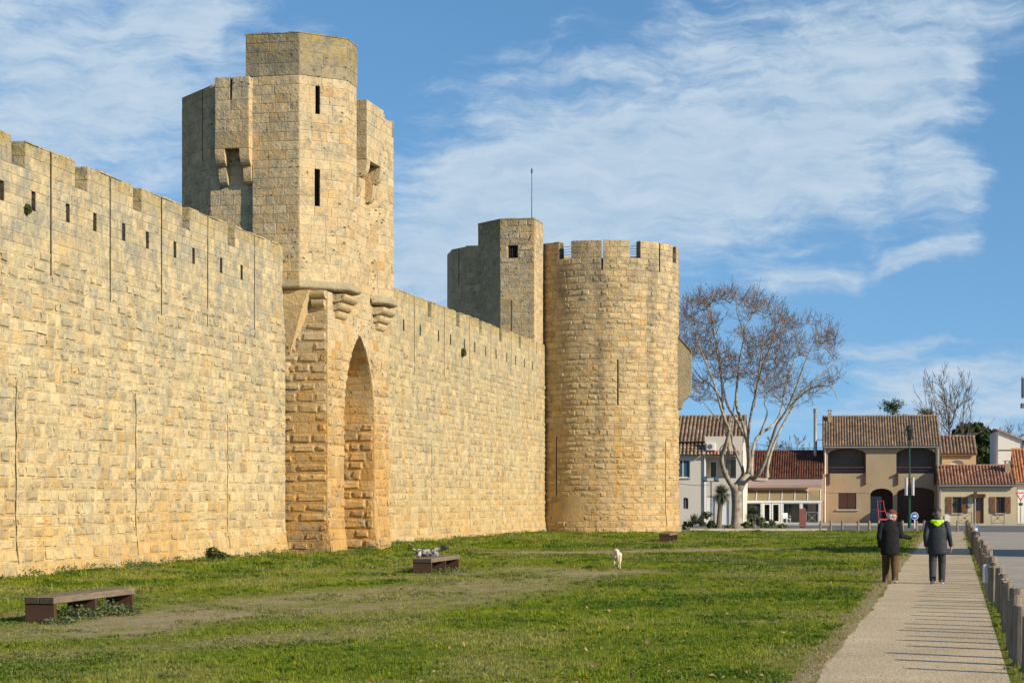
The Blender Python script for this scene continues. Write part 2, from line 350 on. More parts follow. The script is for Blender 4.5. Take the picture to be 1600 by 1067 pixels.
class Masonry:
    """stones of one thing: the 300 that show largest become parts, the rest one stuff part"""
    def __init__(self, root, mat, core_mat): self.root = root; self.mat = mat; self.cm = core_mat; self.st = []; self.core = MB(); self.rev = MB()
    def face(self, P, lo, hi, z0, z1, h, lmin, lmax, rng, obst=(), breaks=(), boss=0.03, flat=None, joint=0.006, zs=None, proud=0.007, depth=0.6, rim=0.045, mat=None, flatness=0.3, tshift=0.0):
        zs = zs or courses(z0, z1, h, rng, breaks)
        for za, zb in zip(zs, zs[1:]):
            zm = (za+zb)/2; eps = (zb-za)*0.02
            sb = spans(za+eps, lo, hi, obst, zm); stp = spans(zb-eps, lo, hi, obst, zm)
            if len(sb) != len(stp): sb = stp = spans(zm, lo, hi, obst, zm)
            smooth = flat is not None and flat(zm)
            for si, ((a0, b0), (a1, b1)) in enumerate(zip(sb, stp)):
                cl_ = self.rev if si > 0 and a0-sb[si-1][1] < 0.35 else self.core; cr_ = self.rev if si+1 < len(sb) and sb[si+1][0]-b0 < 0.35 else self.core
                L = (b0-a0+b1-a1)/2
                if L < 0.05: continue
                # mortar bed behind the stones, with the reveals of the openings
                self.core.quad(P(a0, za, -0.009), P(b0, za, -0.009), P(b1, zb, -0.009), P(a1, zb, -0.009))
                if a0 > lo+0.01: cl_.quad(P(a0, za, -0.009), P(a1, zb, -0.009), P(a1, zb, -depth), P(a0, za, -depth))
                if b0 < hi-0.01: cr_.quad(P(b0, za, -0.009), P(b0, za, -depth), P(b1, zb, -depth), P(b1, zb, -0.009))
                us = [0.0]; k = rng.uniform(0.5, 1.0)
                while us[-1] < L:
                    us.append(us[-1] + rng.uniform(lmin, lmax)*k); k = 1.0
                if len(us) > 2 and L-us[-2] < lmin*0.55: us.pop(-2)
                us[-1] = L
                if len(us) > 2 and us[-1]-us[-2] < lmin*0.4: us.pop(-2)
                for ua, ub in zip(us, us[1:]):
                    fa, fb = ua/L, ub/L
                    c = [(a0+(b0-a0)*fa, za), (a0+(b0-a0)*fb, za), (a1+(b1-a1)*fb, zb), (a1+(b1-a1)*fa, zb)]
                    self.stone(P, c, rng, boss, smooth or rng.random() < flatness*0.5, joint, proud, rim, mat or self.mat, tshift)
    def stone(self, P, c, rng, boss, smooth, joint, proud, rim, mat, tshift):
        w = (c[1][0]-c[0][0]+c[2][0]-c[3][0])/2; h = c[3][1]-c[0][1]
        sg = [(1, 1), (-1, 1), (-1, -1), (1, -1)]
        def ring(e, d, jit=0.0, ez=None):
            e2 = min(e, w*0.4); e3 = min(e if ez is None else ez, h*0.4)
            return [P(u+sx*e2+rng.uniform(-jit, jit), z+sz*e3+rng.uniform(-jit, jit), d+rng.uniform(-jit, jit)*0.4) for (u, z), (sx, sz) in zip(c, sg)]
        p = rng.uniform(0.0, proud); v = ring(joint, -0.014); v += ring(joint+0.003, p, 0.004)
        if smooth: v += ring(joint+0.03, p+0.004, 0.006)
        else:
            bz = boss*rng.choice((0.25, 0.6, 0.8, 1.0, 1.15)); v += ring(rim*rng.uniform(.7, 1.5), p, 0.014); v += ring(rim+0.022+bz*0.5, p+bz, 0.036)
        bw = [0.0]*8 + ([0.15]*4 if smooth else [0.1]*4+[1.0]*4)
        nr = len(v)//4; f = []
        for r in range(nr-1):
            for k in range(4): f.append((r*4+k, r*4+(k+1) % 4, (r+1)*4+(k+1) % 4, (r+1)*4+k))
        cu = sum(x for x, _ in c)/4; cz = sum(z for _, z in c)/4; b = (nr-1)*4
        if smooth: f.append((b, b+1, b+2, b+3))
        else:
            bw.append(1.0); v.append(P(cu+rng.uniform(-.2, .2)*w, cz+rng.uniform(-.15, .15)*h, p+bz*rng.uniform(0.75, 1.35)))
            for k in range(4): f.append((b+k, b+(k+1) % 4, len(v)-1))
        q = [proj(x) for x in v[4:8]]
        area = 0.5*sum(q[i][0]*q[(i+1) % 4][1]-q[(i+1) % 4][0]*q[i][1] for i in range(4))
        cx = sum(x for x, _ in q)/4; cy = sum(y for _, y in q)/4
        seen = -area if (-5 < cx < 1605 and -5 < cy < 1072) else -1.0
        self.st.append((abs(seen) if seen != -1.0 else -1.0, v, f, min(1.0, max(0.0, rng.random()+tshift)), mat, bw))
    def finish(self, limit=300, name='stone'):
        self.st.sort(key=lambda x: -x[0]); rest = {}
        base = parent_world(self.root)
        for i, (a, v, f, ti, mat, bw) in enumerate(self.st):
            if i < limit and a > 0:
                c = np.mean(np.array(v), axis=0); mb = MB(); mb.add(v, f, ti, bw)
                me = mb.mesh(name, c); me.materials.append(mat)
                o = bpy.data.objects.new(name, me); COL.objects.link(o); o.parent = self.root; o.location = Vector(c)-base
            else:
                rest.setdefault(mat.name, (MB(), mat))[0].add(v, f, ti, bw)
        if self.core.v: self.core.build('mortar', self.cm, self.root)
        if self.rev.v: self.rev.build('shaded_slit_lining', M_SLIT_SHADE, self.root)
        if rest:                                   # one stuff part; several materials on the one mesh
            mb = MB(); idx = []; mats = []
            for k, (m, mat) in rest.items():
                mats.append(mat); idx += [len(mats)-1]*len(m.f); b = len(mb.v)
                mb.v += m.v; mb.t += m.t; mb.bs += m.bs; mb.f += [tuple(i+b for i in f) for f in m.f]
            o = mb.build('stonework', mats[0], self.root, kind='stuff')
            for mat in mats[1:]: o.data.materials.append(mat)
            o.data.polygons.foreach_set('material_index', idx)

def batter(z, h=1.1, a=0.24): return a*max(0.0, 1-z/h)**1.3

# ------------------------------------------------------------------ the curtain walls
def curtain(name, label, s0, s1, crenels, slits, low_slits, holes, mat, seed, lens, upper, W=W):
    rng = random.Random(seed)
    mid = W((s0+s1)/2, -1.5, 0)
    root = empty(name, mid, 0, label, 'wall')
    TOP, SILL = 11.12, 10.46
    T0 = -0.05
    P = lambda s, z, d: W(s, T0 + batter(z, 1.1, 0.15) + d, z)
    ob = [(SILL, 99, a, b) for a, b in crenels]
    ob += [(7.65+rng.uniform(-.2, .2), 99, s-0.055, s+0.055) for s in slits]
    ob += [(0.5, zt, (lambda z, s=s: s-0.045+0.03*math.sin(5.3*z+s)), (lambda z, s=s: s+0.035+0.03*math.sin(5.3*z+s)+0.02*math.sin(11*z))) for s, zt in low_slits]
    zs = courses(-0.3, TOP, 0.312, rng, (7.9, 9.45, 9.95, SILL))
    hz = [z for z in zs if abs(z-9.45) < 0.02][0]
    hi = [z for z in zs if abs(z-9.95) < 0.02][0]
    ob += [(hz, hi, s-0.13, s+0.13) for s in holes]
    m = Masonry(root, mat, M_CORE)
    m.face(P, s0, s1, -0.3, TOP, 0.335, lens[0], lens[1], rng, ob, boss=0.036, flat=lambda z: z > upper, zs=zs, depth=0.45, tshift=0.0, flatness=0.45)
    # side faces of the merlons that look along the wall, two or three stones each, and the merlon bodies
    edges = [s0] + [x for c in crenels for x in c] + [s1]
    for a, b in zip(edges[::2], edges[1::2]):
        if b-a < 0.3: continue
        mer = MB()
        ss = [x for x in slits if a+0.3 < x < b-0.3]
        ed = [a] + [y for x in ss for y in (x-0.055, x+0.055)] + [b]
        for c, d in zip(ed[::2], ed[1::2]):
            v = [W(s, t, z) for z in (SILL-0.02, TOP+0.02) for t in (T0-0.40, T0-0.011) for s in (c, d)]
            mer.add(v, [(0, 2, 3, 1), (4, 5, 7, 6), (0, 1, 5, 4), (2, 6, 7, 3), (0, 4, 6, 2), (1, 3, 7, 5)], rng.random())
        mer.build('merlon', mat, root)
        Q = lambda u, z, d, a=a: W(a - d - 0.004, T0 - u, z)
        m.face(Q, 0.0, 0.40, SILL, TOP, 0.33, 0.36, 0.42, rng, boss=0.0, flat=lambda z: True)
        n = max(1, round((b-a)/0.8)); cuts = [a+(b-a)*i/n for i in range(n+1)]
        for c, d in zip(cuts, cuts[1:]):
            if any(c < x < d for x in ss): pass
            cp = MB(); hh = rng.uniform(0.05, 0.11); o = rng.uniform(-0.015, 0.03)
            cp.tint = rng.random()
            v = [W(s, t, z) for z, e in ((TOP+0.021, 0.0), (TOP+hh, 0.035)) for t in (T0-0.42+e, T0+o-e) for s in (c+0.006+e*.5, d-0.006-e*.5)]
            cp.add(v, [(0, 2, 3, 1), (4, 5, 7, 6), (0, 1, 5, 4), (2, 6, 7, 3), (0, 4, 6, 2), (1, 3, 7, 5)])
            cp.build('coping_stone', mat, root)
    body = MB()
    poly = [(s0, -0.46), (s1, -0.46), (s1, -2.9), (s0, -2.9)]
    body.prism([(s, t+T0) for s, t in poly], -0.5, 9.2, W)
    body.prism([(s0, T0-0.46), (s1, T0-0.46), (s1, T0-0.62), (s0, T0-0.62)], 9.2, SILL-0.03, W)
    body.build('wall_core', M_CORE, root)
    m.finish()
    return root

def sx(px): return 77337.0/(1490-px)      # station along the rampart of image column px, at its face
# the nearest stretch stands a little more square to the viewer; it pivots where it meets the gate tower
PIV = W(74.2, 0, 0); S1, C1 = 612/math.hypot(612, F), F/math.hypot(612, F)
def W1(s, t, z): return (PIV[0]+S1*(s-74.2)+C1*t, PIV[1]+C1*(s-74.2)-S1*t, z)
def sx1(px):
    k = S1/C1; Y = (PIV[0]-k*PIV[1])/((px-800)/F-k); return 74.2+(Y-PIV[1])/C1

cren1 = [(44.3, 45.1), (48.1, 48.9)] + [(sx1(a), sx1(b)) for a, b in ((21, 43), (120, 140), (210, 224), (287, 299), (358, 370))]
curtain('curtain_wall', 'long battlemented limestone curtain wall nearest the grey bench, left of the gate tower', 40.0, 74.2, cren1,
        [46.5, 50.3] + [sx1(p) for p in (82.5, 175, 255, 327, 400)], [(44.6, 5.1)] + [(sx1(p), z) for p, z in ((28, 5.2), (215, 5.2), (358, 4.9))],
        [47.4, 49.5] + [sx1(p) for p in (6, 55.5, 109, 151, 196, 233, 276, 305, 348, 380)], M_WALL, 11, (0.30, 0.80), 8.4, W1)
cren2 = [(94.3, 95.0), (99.7, 100.4), (104.5, 105.2), (109.1, 109.8), (114.0, 114.7), (118.4, 119.0)]
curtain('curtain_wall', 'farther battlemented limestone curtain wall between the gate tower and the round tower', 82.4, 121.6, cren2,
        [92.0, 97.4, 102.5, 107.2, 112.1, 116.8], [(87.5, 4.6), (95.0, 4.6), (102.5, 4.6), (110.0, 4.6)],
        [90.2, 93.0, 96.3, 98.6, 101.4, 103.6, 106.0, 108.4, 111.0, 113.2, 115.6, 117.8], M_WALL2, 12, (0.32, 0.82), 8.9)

# ------------------------------------------------------------------ the gate tower
def polyface(pts):
    """vertical face through two (s,t) points; outward is to the right of the direction a->b seen from above"""
    (s0, t0), (s1, t1) = pts; L = math.hypot(s1-s0, t1-t0); ds, dt = (s1-s0)/L, (t1-t0)/L
    ns, nt = -dt, ds
    return L, (lambda u, z, d: W(s0+ds*u+ns*d, t0+dt*u+nt*d, z))

rng = random.Random(5)
gate = empty('gate_tower', W(78.4, -1.0, 0), 0, 'tall limestone gate tower with a pointed arch recess and octagonal turrets', 'tower')
G = Masonry(gate, M_GATE, M_CORE)
LEDGE = 9.9
# pointed arch on the front plane
AC, AW, ASP, ARR = 78.4, 2.0, 5.0, 3.72
AH = math.sqrt(ARR**2-(ARR-AW)**2)
def awid(z):
    if z <= ASP: return AW
    k = ARR**2-(z-ASP)**2
    return max(0.0, AW-ARR+math.sqrt(k)) if k > 0 else 0.0
arch = [(-1, ASP+AH, lambda z: AC-awid(z), lambda z: AC+awid(z))]
bat = lambda z: batter(z, 1.3, 0.16)
# front plane of the buttresses
Pf = lambda s, z, d: W(s, 1.5+bat(z)+d, z)
G.face(Pf, 74.4, 82.4, -0.3, 9.55, 0.36, 0.42, 0.8, rng, arch, boss=0.045, depth=0.2, flat=lambda z: z > 7.4, flatness=0.3)
Pu = lambda s, z, d: W(s, 1.5+d, z)
G.face(Pu, 76.9, 79.9, 9.55, 16.3, 0.36, 0.42, 0.75, rng, boss=0.0, flat=lambda z: True)
# buttress side that looks along the wall: bold bosses
Lb, Pb0 = polyface([(74.4, -0.3), (74.4, 1.5)])
Pb = lambda u, z, d: W(74.4-d-bat(z), -0.3+u*(1.8+bat(z))/1.8, z)
G.face(Pb, 0.0, 1.8, -0.3, 9.55, 0.37, 0.55, 0.95, rng, boss=0.055, rim=0.06, flatness=0.1)
# far jamb of the arch, then its soffit, both looking back along the wall
def Pj(u, a, d):
    t = 1.5 - u
    if a <= ASP: return W(AC+AW-d, t+bat(a)*(1-u/1.3), a)
    th = (a-ASP)/ARR; r = ARR-d
    return W(AC+AW-ARR+r*math.cos(th), t, ASP+r*math.sin(th))
AL = ASP+ARR*math.asin(min(1, AH/ARR))
G.face(Pj, 0.02, 1.3, -0.3, ASP, 0.37, 0.42, 0.75, rng, boss=0.07, flatness=0.15)
G.face(Pj, 0.02, 1.3, ASP, AL-0.03, 0.30, 0.42, 0.7, rng, boss=0.0, flat=lambda z: True, joint=0.006)
def Pj2(u, a, d):
    t = 1.5 - u
    if a <= ASP: return W(AC-AW+d, t+bat(a)*(1-u/1.3), a)
    th = (a-ASP)/ARR; r = ARR-d
    return W(AC-AW+ARR-r*math.cos(th), t, ASP+r*math.sin(th))
G.face(Pj2, 0.02, 1.3, -0.3, ASP, 0.37, 0.42, 0.75, rng, boss=0.05)
G.face(Pj2, 0.02, 1.3, ASP, AL-0.03, 0.30, 0.42, 0.7, rng, boss=0.0, flat=lambda z: True)
Pk = lambda s, z, d: W(s, 0.2+d, z)
G.face(Pk, AC-AW, AC+AW, -0.3, ASP+AH, 0.4, 0.5, 0.9, rng, [(-1, 99, -1e3, lambda z: AC-awid(z)), (-1, 99, lambda z: AC+awid(z), 1e3)], boss=0.02)
# tower body
b = MB()
b.prism([(74.45, 0.1), (82.35, 0.1), (82.35, -6.0), (74.45, -6.0)], -0.5, 9.6, W)          # behind the arch
for a0, a1 in ((74.52, AC-AW-0.1), (AC+AW+0.1, 82.3)):
    b.prism([(a0, 1.38), (a1, 1.38), (a1, 0.1), (a0, 0.1)], -0.5, 9.6, W)
n = 14
for i in range(n):                                                                            # spandrels over the arch
    for sg in (-1, 1):
        za = ASP+AH*i/n; zb = ASP+AH*(i+1)/n
        wa, wb = awid(za)+0.1, awid(zb)+0.1; E = AW+0.1
        if E-wa < 0.01: wa = E-0.01
        v = [W(AC+sg*x, t, z) for t in (1.38, 0.1) for x, z in ((wa, za), (E, za), (E, zb), (wb, zb))]
        b.add(v, [(0, 1, 2, 3), (7, 6, 5, 4), (0, 4, 5, 1), (1, 5, 6, 2), (2, 6, 7, 3), (3, 7, 4, 0)])
b.prism([(74.52, 1.38), (82.3, 1.38), (82.3, 0.1), (74.52, 0.1)], ASP+AH+0.1, 9.6, W)
b.prism([(76.0, 1.44), (80.8, 1.44), (80.8, -4.4), (76.0, -4.4)], 9.6, 16.25, W)
b.build('tower_core', M_CORE, gate)
# turrets: flattened octagons, z from the ledge up
t1 = [(73.9, -1.2), (73.9, 0.58), (75.27, 1.95), (76.51, 1.95), (76.98, 1.48)]
mir = lambda p: (2*AC-p[0], p[1])
t2 = [mir(p) for p in t1][::-1]
def shrink(poly, e):
    out = []
    cx = sum(p[0] for p in poly)/len(poly); cy = sum(p[1] for p in poly)/len(poly)
    for s, t in poly:
        L = math.hypot(s-cx, t-cy); out.append((s-(s-cx)/L*e, t-(t-cy)/L*e))
    return out
slit_b = {0: [(16.0, 17.0, 0.62, 0.76), (12.65, 13.95, 0.60, 0.77)]}
def turret(tp, ztop, front_i, dark=()):
    for i in range(len(tp)-1):
        L, P = polyface([tp[i], tp[i+1]])
        ob = []
        if tp is t1 and i == 1: ob = [(16.0, 17.02, 0.66, 0.84), (12.65, 14.0, 0.63, 0.84)]
        G.face(P, 0, L, LEDGE, ztop, 0.355, 0.42, 0.72, rng, ob, boss=0.012, flat=lambda z: True, joint=0.006, rim=0.03, depth=0.5, breaks=(12.65, 14.0, 16.0, 17.02))
turret(t1, 17.35, 1)
turret(t2, 16.35, 2)
tc = MB()
c1 = shrink(t1 + [(76.9, -1.2)], 0.55); c1b = [(74.5, -1.15), (74.5, 0.35), (75.5, 1.4), (76.35, 1.4), (76.6, 1.2), (76.6, -1.15)]
tc.prism(c1b, 9.6, 17.34, W)
tc.prism([mir(p) for p in c1b][::-1], 9.6, 16.3, W)
tc.build('turret_core', M_CORE, gate)
# upper band of turret one, in wide weathered slabs
cap = [(73.88, -1.45), (73.88, 0.59), (75.26, 1.97), (76.53, 1.97), (77.2, 1.3)]
for i in range(len(cap)-1):
    L, P = polyface([cap[i], cap[i+1]])
    G.face(P, 0, L, 17.352, 18.86, 0.5, 0.9, 1.6, rng, boss=0.0, flat=lambda z: True, joint=0.005, mat=M_CAP, zs=[17.352, 17.80, 18.22, 18.55, 18.86])
cc = MB()
capb = [(73.93, -1.42), (73.93, 0.57), (75.28, 1.92), (76.5, 1.92), (77.15, 1.28), (77.1, -1.42)]
cc.prism(capb, 17.351, 18.80, W)
cc.build('cap_core', M_CAP, gate)
r1 = MB(); full = [(73.86, -1.47), (73.86, 0.6), (75.25, 1.99), (76.54, 1.99), (77.22, 1.31), (77.2, -1.47)]
mid_ = shrink(full, 0.5); hi_ = 18.98
for k in range(len(full)):
    a, b2 = full[k], full[(k+1) % len(full)]; c, d = mid_[k], mid_[(k+1) % len(full)]
    N = 5
    for j in range(N):
        f0, f1 = j/N, (j+1)/N
        L_ = lambda p, q_, f: (p[0]+(q_[0]-p[0])*f, p[1]+(q_[1]-p[1])*f)
        z0_, z1_ = 18.90+rng.uniform(-.03, .03), 18.90+rng.uniform(-.03, .03)
        r1.quad(W(*L_(a, b2, f0), 18.862), W(*L_(a, b2, f1), 18.862), W(*L_(a, b2, f1), z1_), W(*L_(a, b2, f0), z0_))
        r1.quad(W(*L_(a, b2, f0), z0_), W(*L_(a, b2, f1), z1_), W(*L_(c, d, f1), hi_), W(*L_(c, d, f0), hi_))
r1.add([W(*p, hi_) for p in mid_], [tuple(range(len(mid_)))])
r1.build('turret_coping', M_CAP, gate)
# parapet of turret two with a crenel
Lq, Pq = polyface([t2[1], t2[2]])
for i in range(len(t2)-1):
    L, P = polyface([t2[i], t2[i+1]])
    G.face(P, 0, L, 16.35, 17.05 if i != 1 else 16.9, 0.35, 0.5, 0.9, rng, [(16.36, 99, L*0.80, 99)] if i == 1 else (), boss=0.0, flat=lambda z: True, mat=M_GATE)
    pm = MB()
    for j, (f0, f1) in enumerate(((0.0, 0.5), (0.5, 0.79), (0.8, 1.0))):
        if i == 1 and j == 2: continue
        pm.add([P(L*f, z, d) for z in (16.33, 17.03 if i != 1 else 16.88) for d in (-0.36, -0.036) for f in (f0, f1)],
               [(0, 2, 3, 1), (4, 5, 7, 6), (0, 1, 5, 4), (2, 6, 7, 3), (0, 4, 6, 2), (1, 3, 7, 5)])
    pm.build('merlon', M_CAP, gate)
# central parapet
G.face(Pu, 76.9, 79.9, 16.3, 17.0, 0.35, 0.5, 0.8, rng, boss=0.0, flat=lambda z: True)
# ledge mouldings under each turret
def offset(poly, e):
    out = []
    for i, p in enumerate(poly):
        ns = []
        for a, b2 in ((i-1, i), (i, i+1)):
            if a < 0 or b2 >= len(poly): continue
            L = math.hypot(poly[b2][0]-poly[a][0], poly[b2][1]-poly[a][1]); ns.append((-(poly[b2][1]-poly[a][1])/L, (poly[b2][0]-poly[a][0])/L))
        nx = sum(q_[0] for q_ in ns); ny = sum(q_[1] for q_ in ns); l = math.hypot(nx, ny); nx /= l; ny /= l
        k = nx*ns[0][0]+ny*ns[0][1]
        out.append((p[0]+nx*e/k, p[1]+ny*e/k))
    return out
def moulding(line, prof, name, mat):
    m = MB(); rows = []
    for e, z in prof:
        rows.append([W(*p, z) for p in offset(line, e)])
    v = [p for r in rows for p in r]; n = len(line); f = []
    for i in range(len(rows)-1):
        for k in range(n-1): f.append((i*n+k, i*n+k+1, (i+1)*n+k+1, (i+1)*n+k))
    m.add(v, f); return m.build(name, mat, gate)
prof = [(-0.35, 9.58), (0.02, 9.60), (0.09, 9.62), (0.15, 9.66), (0.17, 9.70), (0.16, 9.74), (0.12, 9.76), (0.0, 9.95), (-0.06, 9.96)]
l1 = [(73.9, -0.35)] + t1[1:]
moulding(l1, prof, 'ledge_moulding', M_CAP)
moulding([mir(p) for p in l1][::-1], prof, 'ledge_moulding', M_CAP)
# corbels below the ledge
def corbel_block(sr, tr, z0, z1, nose, axis):
    """a block whose lower outer edge is rounded; axis 't' noses outward, axis 's' noses along the wall towards the viewer"""
    m = MB(); N = 5; sec = []
    a0, a1 = (tr if axis == 't' else sr)
    d = a1-a0
    for i in range(N+1):
        th = math.pi/2*i/N; sec.append((a1-nose*d*(1-math.sin(th)), z0+(z1-z0)*0.85*(1-math.cos(th))))
    sec = [(a0, z0)] + sec + [(a1, z1), (a0, z1)]
    lo, hi2 = (sr if axis == 't' else tr)
    pts = []
    for o in (lo, hi2):
        for a, z in sec: pts.append(W(o, a, z) if axis == 't' else W(a, o, z))
    k = len(sec); m.add(pts, [tuple(range(k)), tuple(range(2*k-1, k-1, -1))] + [(i, k+i, k+(i+1) % k, (i+1) % k) for i in range(k)])
    m.build('corbel', M_GATE, gate)
for q_ in (False, True):
    for (s_a, s_b, t_a, t_b, za, zb) in ((74.95, 76.75, 1.4, 1.98, 9.22, 9.50), (75.05, 76.6, 1.4, 1.80, 8.93, 9.20), (75.2, 76.4, 1.4, 1.66, 8.66, 8.91)):
        sr = (s_a, s_b) if not q_ else (2*AC-s_b, 2*AC-s_a)
        corbel_block(sr, (t_a, t_b), za, zb, 0.6, 't')
for (s_a, s_b, t_a, t_b, za, zb) in ((74.45, 74.0, 0.85, 1.48, 9.27, 9.56), (74.45, 74.12, 0.95, 1.42, 8.98, 9.24)):
    corbel_block((s_a, s_b), (t_a, t_b), za, zb, 0.6, 's')
# squinch: the inverted half cone that carries the turret over the wall joint
sq = MB(); sq.hull([W(*p) for p in ((74.5, -0.42, 9.57), (73.92, -0.34, 9.57), (73.92, 0.95, 9.57), (74.5, 1.12, 9.57), (73.92, -0.33, 9.0), (73.93, 0.72, 9.05), (74.40, -0.20, 6.95), (74.5, -0.24, 6.95), (74.40, -0.04, 6.95), (74.5, 0.0, 6.95))])
sq.build('squinch', M_GATE, gate)
cp = MB()
cp.tube([W(74.42, -0.12, z) for z in (6.98, 6.86, 6.78, 6.66, 6.55, 6.42)], [0.20, 0.23, 0.15, 0.19, 0.13, 0.03], 10)
cp.build('capital', M_GATE, gate, smooth=True)
# machicolation box over the arch
mb = MB()
bx = lambda m, s0, s1, t0, t1, z0, z1: m.add([W(s, t, z) for z in (z0, z1) for t in (t0, t1) for s in (s0, s1)], [(0, 2, 3, 1), (4, 5, 7, 6), (0, 1, 5, 4), (2, 6, 7, 3), (0, 4, 6, 2), (1, 3, 7, 5)])
bx(mb, 77.3, 79.5, 1.9, 2.10, 14.8, 17.0); bx(mb, 77.3, 77.5, 1.4, 1.9, 14.8, 17.0); bx(mb, 79.3, 79.5, 1.4, 1.9, 14.8, 17.0)
mb.build('machicolation_box', M_CAP, gate)
L, P = polyface([(77.28, 1.45), (77.28, 2.12)]); G.face(P, 0, L, 14.8, 17.05, 0.42, 0.5, 0.8, rng, boss=0.0, flat=lambda z: True, mat=M_CAP)
L, P = polyface([(77.28, 2.12), (79.52, 2.12)]); G.face(P, 0, L, 14.8, 17.05, 0.42, 0.5, 0.8, rng, boss=0.0, flat=lambda z: True)
for s_a in (77.28, 79.1):
    corbel_block((s_a, s_a+0.42), (1.45, 2.12), 14.15, 14.79, 0.5, 't'); corbel_block((s_a, s_a+0.42), (1.45, 1.82), 13.45, 14.14, 0.6, 't')
# block towards the town, its face a little behind turret one
bk = [(75.95, -4.75), (74.1, -2.9), (74.1, -1.15)]
L, P = polyface([bk[1], bk[2]]); G.face(P, 0, L, 8.8, 17.2, 0.36, 0.45, 0.8, rng, boss=0.01, flat=lambda z: True, rim=0.03)
L, P = polyface([bk[0], bk[1]]); G.face(P, 0, L, 8.8, 17.15, 0.36, 0.45, 0.85, rng, [(14.6, 99, L*0.72, L*0.72+0.07)], boss=0.01, flat=lambda z: True, mat=M_SHADED)
b = MB(); b.prism([(74.16, -1.16), (74.16, -2.88), (75.98, -4.7), (78.4, -5.5), (80.8, -4.7), (82.6, -2.9), (82.6, -1.16)], 8.8, 17.12, W); b.build('rear_core', M_SHADED, gate)
# machicolation box on that block, with its two stepped corbels and a split down the front
mbx = MB()
SB = 73.52
for (t0_, t1_) in ((-2.5, -1.95), (-1.88, -1.2)): bx(mbx, SB+0.03, SB+0.25, t0_+0.02, t1_-0.02, 16.35, 17.25)
bx(mbx, SB+0.03, SB+0.25, -2.48, -1.22, 14.72, 16.35)
bx(mbx, SB+0.25, 74.12, -2.48, -2.28, 14.72, 17.25); bx(mbx, SB+0.25, 74.12, -1.42, -1.22, 14.72, 17.25)
mbx.build('machicolation_box', M_GATE, gate)
L, P = polyface([(SB, -2.5), (SB, -1.2)])
G.face(P, 0, L, 15.3, 17.3, 0.42, 0.4, 0.75, rng, [(16.3, 99, lambda z: 0.58, lambda z: 0.63+0.05*(z-16.3))], boss=0.0, flat=lambda z: True, depth=0.2)
G.face(P, 0, L, 14.72, 15.3, 0.6, 1.2, 1.4, rng, boss=0.02, flat=lambda z: True, mat=M_PLASTER)
L, P = polyface([(SB, -1.2), (74.1, -1.2)]); G.face(P, 0, L, 14.72, 17.3, 0.42, 0.5, 0.8, rng, boss=0.0, flat=lambda z: True)
for t_a in (-2.5, -1.56):
    corbel_block((74.12, SB), (t_a, t_a+0.36), 14.1, 14.71, 0.5, 's'); corbel_block((74.12, 73.80), (t_a+0.04, t_a+0.34), 13.45, 14.09, 0.7, 's')
G.finish()
# a tuft of wall plants on the parapet and on the faces
# ------------------------------------------------------------------ the round corner tower
TCX, TCY, TR = 5.58, 121.5, 4.58
rng = random.Random(21)
rt = empty('round_tower', (TCX, TCY, 0), 0, 'round limestone corner tower with crenellated top and narrow arrow slits', 'tower')
T = Masonry(rt, M_TOWER, M_CORE)
def Pt(u, z, d):
    """u is arc length, zero on the side that faces the camera, growing to the right"""
    a = u/TR; r = TR + batter(z, 1.6, 0.16) + d
    return (TCX + r*math.sin(a), TCY - r*math.cos(a), z)
arc = lambda dg: R(dg)*TR
TT, TS = 17.18, 16.2
cr = [(-37.6, -27.2), (17.3, 25.8), (62, 70.5), (107, 116)]
ob = [(TS, 99, arc(a), arc(b)) for a, b in cr]
ob += [(15.6, 99, arc(-3.6)-0.05, arc(-3.6)+0.05), (15.3, 99, arc(44)-0.05, arc(44)+0.05)]
ob += [(7.4, 10.4, arc(8)-0.04, arc(8)+0.04), (2.2, 5.6, arc(-40)-0.035, arc(-40)+0.035), (0.4, 5.4, arc(51)-0.03, arc(51)+0.03)]
# plastered patch near the foot on the left
pc, pr = arc(-30), 1.05
patch = [(0.75, 2.15, lambda z: pc-pr*math.sqrt(max(0.02, 1-((z-0.75)/1.45)**2)), lambda z: pc+pr*math.sqrt(max(0.02, 1-((z-0.75)/1.45)**2)))]
zs = courses(-0.3, TT, 0.345, rng, (TS,))
T.face(Pt, arc(-60), arc(125), -0.3, TT, 0.345, 0.38, 0.85, rng, ob+patch, boss=0.037, zs=zs, depth=0.5, rim=0.06, flat=lambda z: z > TS, flatness=0.7)
pm = MB()
N = 16
for i in range(N):
    for j in range(6):
        z0_, z1_ = 0.7+1.5*j/6, 0.7+1.5*(j+1)/6
        u0_, u1_ = pc-pr+2*pr*i/N, pc-pr+2*pr*(i+1)/N
        pm.quad(Pt(u0_, z0_, 0.004), Pt(u1_, z0_, 0.004), Pt(u1_, z1_, 0.004), Pt(u0_, z1_, 0.004))
pm.build('plaster_patch', M_PLASTER, rt)
b = MB(); n = 48
ring = [(TCX+(TR-0.42)*math.cos(2*math.pi*i/n), TCY+(TR-0.42)*math.sin(2*math.pi*i/n)) for i in range(n)]
b.prism(ring, -0.5, 15.4, None)
b.build('tower_core', M_CORE, rt)
